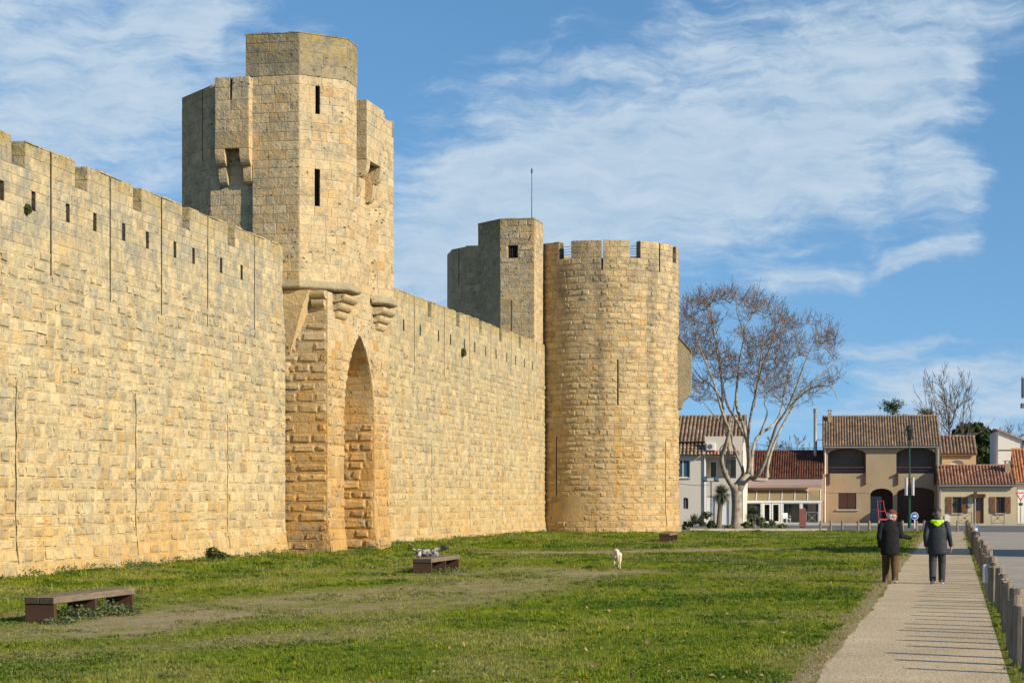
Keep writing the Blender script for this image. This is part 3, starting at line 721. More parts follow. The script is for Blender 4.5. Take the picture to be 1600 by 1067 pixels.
# rear of the tower, out of the photograph's sight, and the parapet behind the merlons
b = MB()
for i in range(36):
    a0, a1 = 125+175*i/36, 125+175*(i+1)/36
    v = [Pt(arc(a), z, d) for z in (-0.3, TS) for d in (-0.45, -0.02) for a in (a0, a1)]
    b.add(v, [(0, 2, 3, 1), (4, 5, 7, 6), (0, 1, 5, 4), (2, 6, 7, 3), (0, 4, 6, 2), (1, 3, 7, 5)])
for i in range(46):
    a0, a1 = -60+185*i/46, -60+185*(i+1)/46
    v = [Pt(arc(a), z, d) for z in (15.4, TS-0.01) for d in (-0.45, -0.30) for a in (a0, a1)]
    b.add(v, [(0, 2, 3, 1), (4, 5, 7, 6), (0, 1, 5, 4), (2, 6, 7, 3), (0, 4, 6, 2), (1, 3, 7, 5)])
b.build('rear_wall', M_TOWER, rt)
edges = [-60] + [x for c in cr for x in c] + [125]
for a, c in list(zip(edges[::2], edges[1::2])) + [(130, 160), (168, 200), (208, 240), (248, 280)]:
    m = MB(); cuts = [a] + [x for s in (-3.6, 44) if a < s < c for x in (s-0.65, s+0.65)] + [c]
    for c0, c1 in zip(cuts[::2], cuts[1::2]):
        k = max(1, int((c1-c0)/5))
        for i in range(k):
            b0, b1 = c0+(c1-c0)*i/k, c0+(c1-c0)*(i+1)/k; hh = rng.uniform(0.0, 0.03)
            v = [Pt(arc(x), z, d) for z in (TS-0.02, TT+0.03+hh) for d in (-0.45, -0.036) for x in (b0, b1)]
            m.add(v, [(0, 2, 3, 1), (4, 5, 7, 6), (0, 1, 5, 4), (2, 6, 7, 3), (0, 4, 6, 2), (1, 3, 7, 5)], rng.random())
    m.build('merlon', M_TOWER, rt)
T.finish()
M_IRON = simple('dark iron', (0.05, 0.05, 0.05), (0.08, 0.07, 0.06), 20, 0.6, 0.6)
for a, c in cr[:2]:
    m = MB()
    for k in range(5):
        z = TS+0.10+0.16*k
        m.tube([Pt(arc(a+(c-a)*i/3), z, -0.3) for i in range(4)], 0.016, 5)
    m.build('crenel_railing', M_IRON, rt)
# bretèche on the far right flank: sloped top, stepped foot
br = MB()
ba = R(84)
def Pbq(x, y, z): return (TCX + math.sin(ba)*(TR+y) + math.cos(ba)*x, TCY - math.cos(ba)*(TR+y) + math.sin(ba)*x, z)
side = [(-0.3, 7.35), (0.18, 7.5), (0.30, 7.95), (0.62, 8.25), (0.78, 8.75), (0.80, 10.85), (-0.3, 12.1)]
M_BRET = M_SHADED
k = len(side)
br.add([Pbq(x, y, z) for x in (-0.75, 0.75) for y, z in side], [tuple(range(k))[::-1], tuple(range(k, 2*k))] + [(i, (i+1) % k, k+(i+1) % k, k+i) for i in range(k)])
br.build('machicolation_box', M_CAP, rt)
lp = MB()
lp.add([Pbq(x, y, z) for x in (-0.8, 0.8) for y, z in ((0.76, 10.82), (0.86, 10.82), (0.86, 10.92), (0.76, 11.0))], [(0, 1, 2, 3), (7, 6, 5, 4), (0, 4, 5, 1), (1, 5, 6, 2), (2, 6, 7, 3), (3, 7, 4, 0)])
for i in range(5):
    y0_, y1_ = 0.86-0.2*i, 0.66-0.2*i
    zt = lambda y: 10.88+(0.83-y)*1.12
    lp.add([Pbq(x, y, zt(y)+e) for e in (0.0, 0.07) for y in (y0_, y1_-0.03) for x in (-0.8, 0.8)], [(0, 1, 3, 2), (4, 6, 7, 5), (0, 4, 5, 1), (2, 3, 7, 6), (0, 2, 6, 4), (1, 5, 7, 3)])
lp.build('roof_slab', M_CAP, rt)

# ------------------------------------------------------------------ the stair turret beside it
stt = empty('stair_turret', W(119.5, -3.5, 0), 0, 'angular grey stair turret with a barred window beside the round tower', 'tower')
S = Masonry(stt, M_GATE, M_CORE)
rng = random.Random(33)
p0 = (118.6, -0.12); p1 = (118.6, -2.15); p2 = (120.35, -3.9); pR = (121.4, -0.12)
ZT = 18.28
L, P = polyface([p1, p0])
WU0, WU1 = L*0.22, L*0.52
S.face(P, 0, L, 9.5, ZT, 0.37, 0.45, 0.9, rng, [(16.05, 16.80, WU0, WU1), (11.8, 13.6, L*0.30, L*0.30+0.09)], breaks=(11.8, 13.6, 16.05, 16.8), boss=0.02, flat=lambda z: z < 15.8, depth=0.5, flatness=0.2)
L, P = polyface([p0, (121.0, -0.12)]); S.face(P, 0, L, 9.5, ZT, 0.37, 0.45, 0.9, rng, boss=0.02, flat=lambda z: z < 16)
L, P = polyface([p2, p1]); S.face(P, 0, L, 9.5, ZT, 0.37, 0.45, 0.9, rng, boss=0.01, flat=lambda z: True, mat=M_SHADED)
p3 = (120.6, -6.3); p4 = (120.2, -4.2)
L, P = polyface([(120.15, -4.6), (120.15, -3.7)]); S.face(P, 0, L, 9.5, 17.05, 0.38, 0.5, 0.9, rng, boss=0.01, flat=lambda z: True, mat=M_SHADED)
L, P = polyface([(121.35, -5.8), (120.15, -4.6)]); S.face(P, 0, L, 9.5, 17.0, 0.38, 0.5, 0.9, rng, [(14.8, 99, L*0.5, L*0.5+0.08)], boss=0.01, flat=lambda z: True, mat=M_SHADED)
b = MB()
b.prism([(119.1, -0.16), (121.4, -0.16), (122.5, -3.8), (120.42, -3.85), (119.1, -2.1)], 9.0, ZT-0.02, W)
for (u0_, u1_, z0_, z1_) in ((0, WU0, 9.0, ZT-0.02), (WU1, 2.03, 9.0, ZT-0.02), (WU0, WU1, 9.0, 16.03), (WU0, WU1, 16.82, ZT-0.02)):
    b.prism([(118.64, -2.14+u0_), (119.1, -2.14+u0_), (119.1, -2.14+u1_), (118.64, -2.14+u1_)], z0_, z1_, W)
b.prism([(120.2, -3.6), (123.5, -3.6), (123.5, -6.6), (121.40, -5.78), (120.2, -4.58)], 9.0, 16.98, W)
b.build('turret_core', M_SHADED, stt)
S.finish(150)
g = MB()
for i in range(4):
    f = (i+1)/5
    t = -2.15+WU0+(WU1-WU0)*f
    g.tube([W(118.72, t, 16.04), W(118.72, t, 16.81)], 0.018, 5)
for z in (16.3, 16.55): g.tube([W(118.72, -2.15+WU0, z), W(118.72, -2.15+WU1, z)], 0.014, 5)
g.build('window_grille', M_IRON, stt)
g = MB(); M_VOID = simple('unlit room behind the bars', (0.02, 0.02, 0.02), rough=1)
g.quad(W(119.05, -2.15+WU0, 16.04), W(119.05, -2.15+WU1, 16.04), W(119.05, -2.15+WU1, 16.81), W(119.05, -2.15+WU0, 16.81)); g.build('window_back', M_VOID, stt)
cpg = MB()
for (pa, pb) in ((p2, p1), (p1, p0), (p0, (121.0, -0.12))):
    L, P = polyface([pa, pb]); n = max(2, int(L/0.7))
    for i in range(n):
        e = rng.uniform(0, .03)
        cpg.add([P(L*(i+f)/n, z, d) for z in (ZT-0.01, ZT+0.07+e) for d in (-0.5, 0.02) for f in (0.01, 0.99)], [(0, 2, 3, 1), (4, 5, 7, 6), (0, 1, 5, 4), (2, 6, 7, 3), (0, 4, 6, 2), (1, 3, 7, 5)], rng.random())
cpg.build('turret_coping', M_CAP, stt)
mast = empty('lightning_rod', W(119.0, -0.35, ZT+0.05), 0, 'thin tall lightning rod on top of the stair turret', 'lightning rod')
m = MB(); x, y, _ = W(119.0, -0.35, 0)
m.tube([(x, y, ZT+0.0), (x, y, ZT+1.6), (x, y, ZT+2.75)], [0.028, 0.022, 0.018], 6); m.build('pole', M_IRON, mast)
m = MB(); m.tube([(x, y, ZT+2.7), (x, y, ZT+2.78), (x, y, ZT+2.95), (x, y, ZT+3.05)], [0.02, 0.05, 0.05, 0.012], 6); m.build('rod_tip', M_IRON, mast)
m = MB(); m.box(x-.09, x+.09, y-.09, y+.09, ZT+0.06, ZT+0.12); m.tube([(x+0.02, y-.3, ZT+0.1), (x+0.02, y-.36, ZT-0.1), W(118.56, -0.35, ZT-1.2)], 0.016, 5); m.build('earth_cable', M_IRON, mast)

# ------------------------------------------------------------------ ground, lawn, path, streets
def wline(Y, off): return 0.2218*Y + off                     # X of a line parallel to the rampart
PATH_L, PATH_R = -1.57, 0.62
POSTS = 0.80
rng = random.Random(3)
def vnoise(seed):
    r = np.random.RandomState(seed); g = r.rand(256, 256)
    def f(x, y):
        xi = np.floor(x).astype(int); yi = np.floor(y).astype(int); fx = x-xi; fy = y-yi
        fx = fx*fx*(3-2*fx); fy = fy*fy*(3-2*fy); a = lambda i, j: g[(xi+i) % 256, (yi+j) % 256]
        return (a(0, 0)*(1-fx)+a(1, 0)*fx)*(1-fy)+(a(0, 1)*(1-fx)+a(1, 1)*fx)*fy
    return lambda x, y: 0.5*f(x, y)+0.3*f(2.1*x+17, 2.1*y+5)+0.2*f(4.3*x+3, 4.3*y+31)
NA, NB, NC = vnoise(1), vnoise(2), vnoise(4)

# worn earth: centre line points (px, py), half width in metres, strength
def seg_dist(x, y, a, b):
    ax, ay = a; bx, by = b; dx, dy = bx-ax, by-ay
    t = np.clip(((x-ax)*dx+(y-ay)*dy)/(dx*dx+dy*dy), 0, 1)
    return np.hypot(x-ax-t*dx, y-ay-t*dy)
def worn(x, y):
    x = np.asarray(x, float); y = np.asarray(y, float)
    o = np.zeros_like(x)
    def path(pts, hw, k):
        nonlocal o
        p = [ground(*q)[:2] for q in pts]; d = np.full_like(x, 1e9)
        for a, b in zip(p, p[1:]): d = np.minimum(d, seg_dist(x, y, a, b))
        o = np.maximum(o, k*np.clip(1.5-d/hw, 0, 1))
    path([(690, 865), (830, 863.5), (960, 862), (1080, 860), (1200, 856.5)], 1.1, 1.0)
    path([(830, 864.5), (960, 863), (1110, 860)], 2.2, 0.8)
    path([(-300, 1010), (60, 992), (260, 968), (420, 940), (620, 925), (820, 905), (960, 893)], 1.5, 0.70)
    path([(260, 965), (450, 955), (640, 945), (760, 925), (900, 897)], 1.5, 0.66)
    path([(-200, 1045), (150, 1020), (420, 1000), (560, 985)], 0.8, 0.5)
    path([(150, 975), (205, 968)], 0.5, 0.9)
    path([(560, 905), (700, 900), (850, 888)], 1.0, 0.5)
    n = NA(x*0.55+50, y*0.30+50); m = NB(x*1.9+20, y*1.1+20)
    o = o*(0.35+1.3*m) + 0.35*np.clip((n-0.60)/0.15, 0, 1)
    # trodden margin along the path
    e = (x-wline(y, PATH_L))*0.976; e = e + 0.5*(NC(y*0.6, y*0.0+3)-0.5)
    o = np.maximum(o, np.clip(1.0-(np.abs(e+0.02))/0.25, 0, 1)*1.15*(0.6+0.6*m))
    return np.clip(o*0.9, 0, 1)
def gheight(x, y):
    """gentle unevenness of the lawn"""
    x = np.asarray(x, float); y = np.asarray(y, float)
    return 0.05*(NA(x*0.28, y*0.28)-0.5)*np.clip((wline(y, PATH_L)-x)/1.5, 0, 1)

def lawn_end(x):
    return 121.5 + 0.0*x
LAWN_Y0 = 14.0
ys = [LAWN_Y0]
while ys[-1] < 123.0: ys.append(ys[-1] + 0.16 + 0.007*(ys[-1]-14))
ys[-1] = 123.0
NXG = 190
v = []; 
for Y in ys:
    xl = max(0.2218*Y - 24.9, -0.40*Y - 3) if Y > 45 else -0.34*Y - 4
    xr = wline(Y, PATH_L) + 0.06 + 0.22*(float(NC(np.array(Y*0.7), np.array(3.3)))-0.5)
    if Y > 112: xr -= 1.6*((Y-112)/11.0)**2
    for i in range(NXG): v.append((xl+(xr-xl)*i/(NXG-1), Y))
v = np.array(v); zz = gheight(v[:, 0], v[:, 1]) + 0.012
lm = bpy.data.meshes.new('lawn')
nf = [(j*NXG+i, j*NXG+i+1, (j+1)*NXG+i+1, (j+1)*NXG+i) for j in range(len(ys)-1) for i in range(NXG-1)]
lm.from_pydata(np.column_stack([v, zz]).tolist(), [], nf)
wa = lm.attributes.new('worn', 'FLOAT', 'POINT'); wa.data.foreach_set('value', worn(v[:, 0], v[:, 1]).astype(np.float32))
lm.polygons.foreach_set('use_smooth', [True]*len(lm.polygons))
m_, t, b = new_mat('turf soil')
P = t.n.new('ShaderNodeNewGeometry').outputs['Position']; wn = t.attr('worn')['Fac']
g1 = t.mix(t.mapr(t.noise(P, 2.2, 6, 0.7), 0.35, 0.65), (0.11, 0.15, 0.014, 1), (0.19, 0.20, 0.028, 1))
g1 = t.mix(t.mapr(t.noise(P, 0.5, 3, 0.6), 0.4, 0.62), g1, (0.17, 0.165, 0.032, 1))
d1 = t.mix(t.mapr(t.noise(P, 7.0, 6, 0.7), 0.3, 0.7), (0.27, 0.215, 0.115, 1), (0.42, 0.34, 0.20, 1))
f = t.mapr(t.math('ADD', wn, t.math('MULTIPLY', t.math('SUBTRACT', t.noise(P, 4.0, 6, 0.8), 0.5), 2.4)), 0.30, 0.85)
t.put(b.inputs['Base Color'], t.mix(f, g1, d1)); b.inputs['Roughness'].default_value = 1.0; b.inputs['Specular IOR Level'].default_value = 0.05
bp = t.n.new('ShaderNodeBump'); bp.inputs['Strength'].default_value = 0.9; bp.inputs['Distance'].default_value = 0.05; t.put(bp.inputs['Height'], t.noise(P, 16, 5, 0.7)); t.put(b.inputs['Normal'], bp.outputs[0])
lm.materials.append(m_); lawn = bpy.data.objects.new('lawn', lm); COL.objects.link(lawn); tag(lawn, 'green lawn with worn earth tracks below the wall', kind='structure')

def sheet(name, pts, z, mat, label):
    m = MB(); m.add([(x, y, z) for x, y in pts], [tuple(range(len(pts)))]); o = m.build(name, mat); tag(o, label, kind='structure'); return o
def grit(name, c1, c2, c3, sc, bumpd=0.012):
    m, t, b = new_mat(name); P = t.n.new('ShaderNodeNewGeometry').outputs['Position']
    k = t.noise(P, sc, 3, 0.85); l = t.noise(P, 0.5, 4, 0.6); s = t.voro(P, sc*0.9)
    c = t.mix(t.mapr(k, 0.42, 0.60), rgb(c1), rgb(c2)); c = t.mix(t.mapr(s, 0.0, 0.45, 0.75, 0.0), c, rgb(c3)); c = t.mix(1.0, c, t.comb(*[t.mapr(l, 0.3, 0.7, 0.82, 1.12)]*3), 'MULTIPLY')
    t.put(b.inputs['Base Color'], c); b.inputs['Roughness'].default_value = 0.95; b.inputs['Specular IOR Level'].default_value = 0.15
    bp = t.n.new('ShaderNodeBump'); bp.inputs['Strength'].default_value = 0.8; bp.inputs['Distance'].default_value = bumpd; t.put(bp.inputs['Height'], k); t.put(b.inputs['Normal'], bp.outputs[0])
    return m
M_GROUND = grit('dusty ground', (0.30, 0.26, 0.19), (0.22, 0.19, 0.14), (0.26, 0.22, 0.16), 9)
M_PATH = grit('exposed aggregate path', (0.80, 0.635, 0.40), (0.19, 0.145, 0.09), (0.46, 0.36, 0.225), 34)
M_ROAD = grit('pale worn asphalt', (0.40, 0.355, 0.29), (0.28, 0.25, 0.205), (0.34, 0.30, 0.25), 18, 0.006)
M_STREET = grit('grey street asphalt', (0.17, 0.165, 0.155), (0.12, 0.117, 0.112), (0.15, 0.145, 0.14), 15, 0.006)
sheet('ground', [(-2500, -200), (2500, -200), (2500, 4000), (-2500, 4000)], -0.06, M_GROUND, 'dusty open ground round the town wall')
sheet('path', [(wline(8, PATH_L-0.25), 8), (wline(8, PATH_R), 8), (wline(123.5, PATH_R), 123.5), (wline(123.5, PATH_L-0.25), 123.5)], 0.004, M_PATH, 'gravel concrete footpath beside the lawn')
sheet('verge', [(wline(8, PATH_R+.004), 8), (wline(8, 1.45), 8), (wline(123.3, 1.25), 123.3), (wline(123.3, PATH_R+.004), 123.3)], 0.0, m_, 'strip of weedy earth under the row of posts')
sheet('road', [(wline(5, 1.1), 5), (120, 5), (120, 123.6), (wline(123.6, 1.1), 123.6)], -0.02, M_ROAD, 'pale worn asphalt road right of the posts')
sheet('street', [(-5, 123.3), (150, 123.3), (150, 172), (-5, 172)], -0.012, M_STREET, 'grey street in front of the houses')
M_KERB = simple('pale kerb stone', (0.50, 0.46, 0.38), (0.38, 0.35, 0.29), 3, 0.9, bump=0.4)
def kerb(name, pts, w, h, label):
    o = empty(name, (*pts[0], 0)); tag(o, label, kind='structure')
    for (xa, ya), (xb, yb) in zip(pts, pts[1:]):
        L = math.hypot(xb-xa, yb-ya); n = max(1, int(L/1.0))
        for i in range(n):
            a = Vector((xa+(xb-xa)*(i+0.01)/n, ya+(yb-ya)*(i+0.01)/n, h/2-0.06)); c = Vector((xa+(xb-xa)*(i+0.99)/n, ya+(yb-ya)*(i+0.99)/n, h/2-0.06))
            m = MB(); m.tint = rng.random(); m.bar(a, c, w, h); m.build('kerb_stone', M_KERB, o)
kerb('lawn_kerb', [(11.0, 123.15), (19.5, 123.15)], 0.18, 0.26, 'pale stone kerb at the far end of the lawn')
kerb('pavement_edge', [(10, 157.5), (62, 150.5)], 0.2, 0.2, 'kerb in front of the houses')
sheet('pavement', [(10, 157.6), (62, 150.6), (80, 152), (80, 175), (10, 175)], 0.03, grit('grey paving', (0.24, 0.225, 0.2), (0.18, 0.17, 0.15), (0.2, 0.19, 0.17), 12), 'pavement along the house fronts')
# the painted edge line of the street
M_WHITE = simple('road paint', (0.75, 0.74, 0.70), (0.6, 0.59, 0.55), 6, 0.8)
sheet('road_marking', [(18, 152.0), (44, 148.4), (44, 148.75), (18, 152.35)], -0.004, M_WHITE, 'white line painted along the street')
# ------------------------------------------------------------------ houses
HANG = math.atan(490/F)                       # the street fronts are turned a little from the picture plane
class House:
    def __init__(self, name, label, px, Y, cat='house', ang=HANG, z0=0.0):
        self.O = Vector((*gp(px, Y)[:2], 0)); self.a = ang
        self.U = (math.cos(ang), -math.sin(ang)); self.V = (math.sin(ang), math.cos(ang))
        self.root = empty(name, self.O, -ang, label, cat)
    def uz(self, px, py, v=0.0):
        """where the sight line of a pixel meets the plane v metres behind the front"""
        dx = (px-800)/F; ox = self.O.x+v*self.V[0]; oy = self.O.y+v*self.V[1]
        # (dx k, k) = o + u U
        k = (ox*self.U[1]-oy*self.U[0])/(dx*self.U[1]-self.U[0])
        return ((dx*k-ox)/self.U[0], EYE+(780-py)/F*k)
    def rect(self, x0, x1, y0, y1, v=0.0):
        u0, zt = self.uz(x0, y0, v); u1, zb = self.uz(x1, y1, v); return (u0, u1, zb, zt)
    def build(self, mb, name, mat, parent=None, **k): return mb.build(name, mat, parent or self.root, local=True, **k)

def panel(mb, u0, u1, z0, z1, ops=(), v=0.0, reveal=0.18):
    """a wall in the plane v with openings (ua, ub, za, zt, rise); the rise makes a segmental arch"""
    def top(o, u):
        ua, ub, za, zt, r = (*o, 0.0)[:5]
        if r <= 0: return zt
        x = (u-(ua+ub)/2)/((ub-ua)/2); return zt - r*(1-math.sqrt(max(0.0, 1-x*x*0.96)))
    us = {u0, u1}
    for o in ops:
        us |= {o[0], o[1]}
        if len(o) > 4 and o[4] > 0: us |= {o[0]+(o[1]-o[0])*i/12 for i in range(13)}
    us = sorted(u for u in us if u0-1e-6 <= u <= u1+1e-6)
    for a, b in zip(us, us[1:]):
        if b-a < 1e-5: continue
        m = (a+b)/2; act = sorted([o for o in ops if o[0] < m < o[1]], key=lambda o: o[2])
        la = lb = z0
        for o in act:
            if o[2] > la+1e-4: mb.quad((a, v, la), (b, v, lb), (b, v, o[2]), (a, v, o[2]))
            ta, tb = top(o, a), top(o, b)
            mb.quad((a, v, ta), (b, v, tb), (b, v+reveal, tb), (a, v+reveal, ta))
            mb.quad((a, v, o[2]), (b, v, o[2]), (b, v+reveal, o[2]), (a, v+reveal, o[2]))
            la, lb = ta, tb
        mb.quad((a, v, la), (b, v, lb), (b, v, z1), (a, v, z1))
    for o in ops:
        for u in (o[0], o[1]): mb.quad((u, v, o[2]), (u, v+reveal, o[2]), (u, v+reveal, top(o, u)), (u, v, top(o, u)))

def tiles(mb, u0, u1, va, za, vb, zb, pitch=0.23, row=0.36, seed=1, r=None):
    """rows of half-round clay tiles from the eave (va, za) up to the ridge (vb, zb)"""
    rg = random.Random(seed); L = math.hypot(vb-va, zb-za); dv, dz = (vb-va)/L, (zb-za)/L; nv, nz = -dz, dv
    n = max(2, round((u1-u0)/pitch)); p = (u1-u0)/n; r = r or p*0.36; rows = max(1, round(L/row))
    mb.add([(u, va+dv*s, za+dz*s) for s in (0, L) for u in (u0, u1)], [(0, 1, 3, 2)], 0.25)
    K = 4
    for i in range(n):
        c = u0+p*(i+0.5)
        for j in range(rows):
            s0, s1 = L*j/rows-0.02, min(L, L*(j+1)/rows+0.05); vts = []
            for s, rr, lift in ((s0, r*1.06, 0.035), (s1, r*0.86, 0.0)):
                jx = rg.uniform(-.012, .012)
                for k in range(K+1):
                    th = math.pi*k/K; h = rr*1.05*math.sin(th)+lift
                    vts.append((c+jx-rr*math.cos(th), va+dv*s+nv*h, za+dz*s+nz*h))
            mb.add(vts, [(k, k+1, K+2+k, K+1+k) for k in range(K)] + [tuple(range(K+1))], rg.random())

def ridge(mb, u0, u1, v, z, r=0.14, step=0.42, seed=2):
    rg = random.Random(seed); n = max(1, round((u1-u0)/step))
    for i in range(n):
        a, b = u0+(u1-u0)*i/n, u0+(u1-u0)*(i+1)/n+0.04; vts = []
        for u, rr in ((a, r*1.05), (b, r*0.92)):
            for k in range(5):
                th = math.pi*k/4; vts.append((u, v-rr*math.cos(th), z-0.05+rr*math.sin(th)))
        mb.add(vts, [(k, k+1, 6+k, 5+k) for k in range(4)] + [tuple(range(5))], rg.random())

def tile_mat(name, a, b, c):
    m, t, bb = new_mat(name); P = t.n.new('ShaderNodeTexCoord').outputs['Object']; ti = t.attr('tint')['Fac']
    col = t.mix(t.mapr(ti, 0.1, 0.9), rgb(a), rgb(b)); col = t.mix(t.mapr(t.noise(P, 1.1, 5, 0.65), 0.42, 0.66), col, rgb(c))
    k = t.math('ADD', 0.75, t.math('MULTIPLY', t.math('FRACT', t.math('MULTIPLY', ti, 5.7)), 0.5)); col = t.mix(1.0, col, t.comb(k, k, k), 'MULTIPLY')
    t.put(bb.inputs['Base Color'], col); bb.inputs['Roughness'].default_value = 0.9; bb.inputs['Specular IOR Level'].default_value = 0.15; return m
M_TILE_A = tile_mat('brown canal tiles', (0.27, 0.175, 0.11), (0.37, 0.255, 0.165), (0.20, 0.15, 0.10))
M_TILE_B = tile_mat('red flat tiles', (0.15, 0.060, 0.038), (0.21, 0.085, 0.05), (0.085, 0.042, 0.03))
M_TILE_C = tile_mat('terracotta canal tiles', (0.36, 0.17, 0.10), (0.46, 0.26, 0.16), (0.24, 0.135, 0.09))
M_TILE_D = tile_mat('orange roof tiles', (0.48, 0.20, 0.09), (0.58, 0.28, 0.13), (0.40, 0.18, 0.09))
def render_mat(name, c, dirt=(0.2, 0.18, 0.14), amt=0.5):
    m, t, b = new_mat(name); P = t.n.new('ShaderNodeNewGeometry').outputs['Position']; z = t.xyz(P)[2]
    n = t.noise(P, 0.6, 5, 0.65); s = t.noise(t.mapping(P, sc=(1.5, 1.5, 0.15)), 1.0, 4, 0.6); fn = t.noise(P, 12, 4, 0.7)
    d = t.math('ADD', t.math('MULTIPLY', t.mapr(z, 0.0, 1.1, 1.0, 0.0), 0.55), t.math('MULTIPLY', t.math('SUBTRACT', n, 0.45), 1.2))
    d = t.math('ADD', d, t.mapr(s, 0.55, 0.75, 0.0, 0.3))
    col = t.mix(t.math('MULTIPLY', d, amt, clamp=True), rgb(c), rgb(dirt)); k = t.mapr(fn, 0.2, 0.8, 0.93, 1.06); col = t.mix(1.0, col, t.comb(k, k, k), 'MULTIPLY')
    t.put(b.inputs['Base Color'], col); b.inputs['Roughness'].default_value = 0.95; b.inputs['Specular IOR Level'].default_value = 0.1
    bp = t.n.new('ShaderNodeBump'); bp.inputs['Strength'].default_value = 0.3; bp.inputs['Distance'].default_value = 0.01; t.put(bp.inputs['Height'], fn); t.put(b.inputs['Normal'], bp.outputs[0]); return m
M_R_GREY = render_mat('pale grey render', (0.60, 0.55, 0.46), amt=0.25)
M_R_TAN = render_mat('tan render', (0.37, 0.285, 0.18), (0.13, 0.10, 0.07), amt=0.6)
M_R_CREAM = render_mat('cream render', (0.56, 0.47, 0.30), amt=0.4)
M_R_WHITE = render_mat('white render', (0.72, 0.69, 0.62), amt=0.15)
M_R_OCHRE = render_mat('ochre render', (0.58, 0.40, 0.22), amt=0.3)
M_R_SALMON = render_mat('salmon render', (0.60, 0.33, 0.20), amt=0.2)
M_BROWN = simple('brown painted boards', (0.085, 0.042, 0.028), (0.06, 0.03, 0.02), 5, 0.7, stretch=(8, 8, 1))
M_OAK = simple('varnished shutter wood', (0.24, 0.12, 0.055), (0.15, 0.075, 0.035), 4, 0.6, stretch=(10, 10, 1))
M_SHUT = simple('grey roller shutter', (0.17, 0.155, 0.14), (0.13, 0.12, 0.11), 3, 0.7)
M_PVC = simple('white window frame', (0.74, 0.74, 0.72), (0.66, 0.66, 0.64), 5, 0.5)
M_GREYD = simple('grey painted door', (0.30, 0.31, 0.32), (0.24, 0.25, 0.26), 3, 0.6)
M_ZINC = simple('zinc gutter', (0.36, 0.36, 0.35), (0.27, 0.27, 0.26), 5, 0.5, 0.4)
M_INSIDE = simple('dim interior wall', (0.09, 0.08, 0.07), (0.06, 0.055, 0.05), 2, 0.9)
M_CURT = simple('grey net curtain', (0.34, 0.33, 0.30), (0.22, 0.215, 0.2), 3, 0.9, stretch=(9, 9, 0.4))
def glass_mat(name, c, rough=0.06):
    m, t, b = new_mat(name); b.inputs['Base Color'].default_value = rgb(c); b.inputs['Roughness'].default_value = rough
    b.inputs['Specular IOR Level'].default_value = 0.7; return m
M_GLASS = glass_mat('dark window glass', (0.03, 0.04, 0.05))
M_GLASSB = glass_mat('blue reflecting window glass', (0.05, 0.10, 0.15))
m_, t, b = new_mat('clear pane'); b.inputs['Base Color'].default_value = (0.9, 0.92, 0.92, 1); b.inputs['Roughness'].default_value = 0.03
b.inputs['Transmission Weight'].default_value = 1.0; b.inputs['IOR'].default_value = 1.1; M_PANE = m_

def window(h, r, v, frame=0.05, bars=1, mat=None, glass=None, fmat=None, sill=True, name='window'):
    """window > frame, pane, sill set into a reveal at depth v"""
    u0, u1, z0, z1 = r; f = MB(); fw = frame; mid = [u0+(u1-u0)*i/(bars+1) for i in range(1, bars+1)]
    for a, b in ((u0, u0+fw), (u1-fw, u1)): f.box(a, b, v-0.03, v+0.03, z0, z1)
    for a, b in ((z0, z0+fw), (z1-fw, z1)): f.box(u0+fw, u1-fw, v-0.028, v+0.03, a, b)
    for c in mid: f.box(c-fw*.6, c+fw*.6, v-0.026, v+0.03, z0+fw, z1-fw)
    w = h.build(f, name, fmat or M_PVC)
    g = MB(); g.box(u0+fw*.5, u1-fw*.5, v, v+0.012, z0+fw*.5, z1-fw*.5); h.build(g, 'pane', glass or M_GLASS, w)
    if sill:
        s = MB(); s.box(u0-0.08, u1+0.08, -0.10, v-0.031, z0-0.09, z0-0.003); h.build(s, 'sill', M_KERB, w)
    return w
def shutter(h, u0, u1, z0, z1, v, mat, n=4, brace=True):
    s = MB(); w = (u1-u0)/n
    s.box(u0, u1, v+0.004, v+0.03, z0, z1)
    for zz in (z0+0.18*(z1-z0), z0+0.82*(z1-z0)): s.box(u0+.03, u1-.03, v-0.045, v-0.021, zz-0.04, zz+0.04)
    if brace: s.bar((u0+.06, v-0.033, z0+0.22*(z1-z0)), (u1-.06, v-0.033, z0+0.78*(z1-z0)), 0.022, 0.08)
    sh = h.build(s, 'shutter', mat)
    for i in range(n):
        p = MB(); p.tint = random.random(); p.box(u0+w*i+.006, u0+w*(i+1)-.006, v-0.02, v+0.003, z0, z1); h.build(p, 'board', mat, sh)
    return sh
def xrail(h, u0, u1, z0, z1, v, mat):
    m = MB()
    for u in (u0, u1): m.bar((u, v, z0), (u, v, z1), 0.04)
    for z in (z0+0.08, z1-0.02): m.bar((u0, v, z), (u1, v, z), 0.035)
    m.bar((u0, v-0.02, z0+0.08), (u1, v-0.02, z1-0.02), 0.022); m.bar((u0, v+0.02, z1-0.02), (u1, v+0.02, z0+0.08), 0.022)
    m.box((u0+u1)/2-.06, (u0+u1)/2+.06, v-.035, v+.035, (z0+z1)/2-.06, (z0+z1)/2+.06)
    return m
def shell(h, u0, u1, depth, z1, mat, gable=None, front=True):
    """side and back walls; gable = ridge (v, z)"""
    m = MB()
    for u in (u0, u1):
        if gable: m.add([(u, 0, -0.3), (u, depth, -0.3), (u, depth, z1), (u, gable[0], gable[1]-.08), (u, 0, z1)], [(0, 1, 2, 3, 4)])
        else: m.quad((u, 0, -0.3), (u, depth, -0.3), (u, depth, z1), (u, 0, z1))
    m.quad((u0, depth, -0.3), (u1, depth, -0.3), (u1, depth, z1), (u0, depth, z1))
    return h.build(m, 'side_wall', mat)
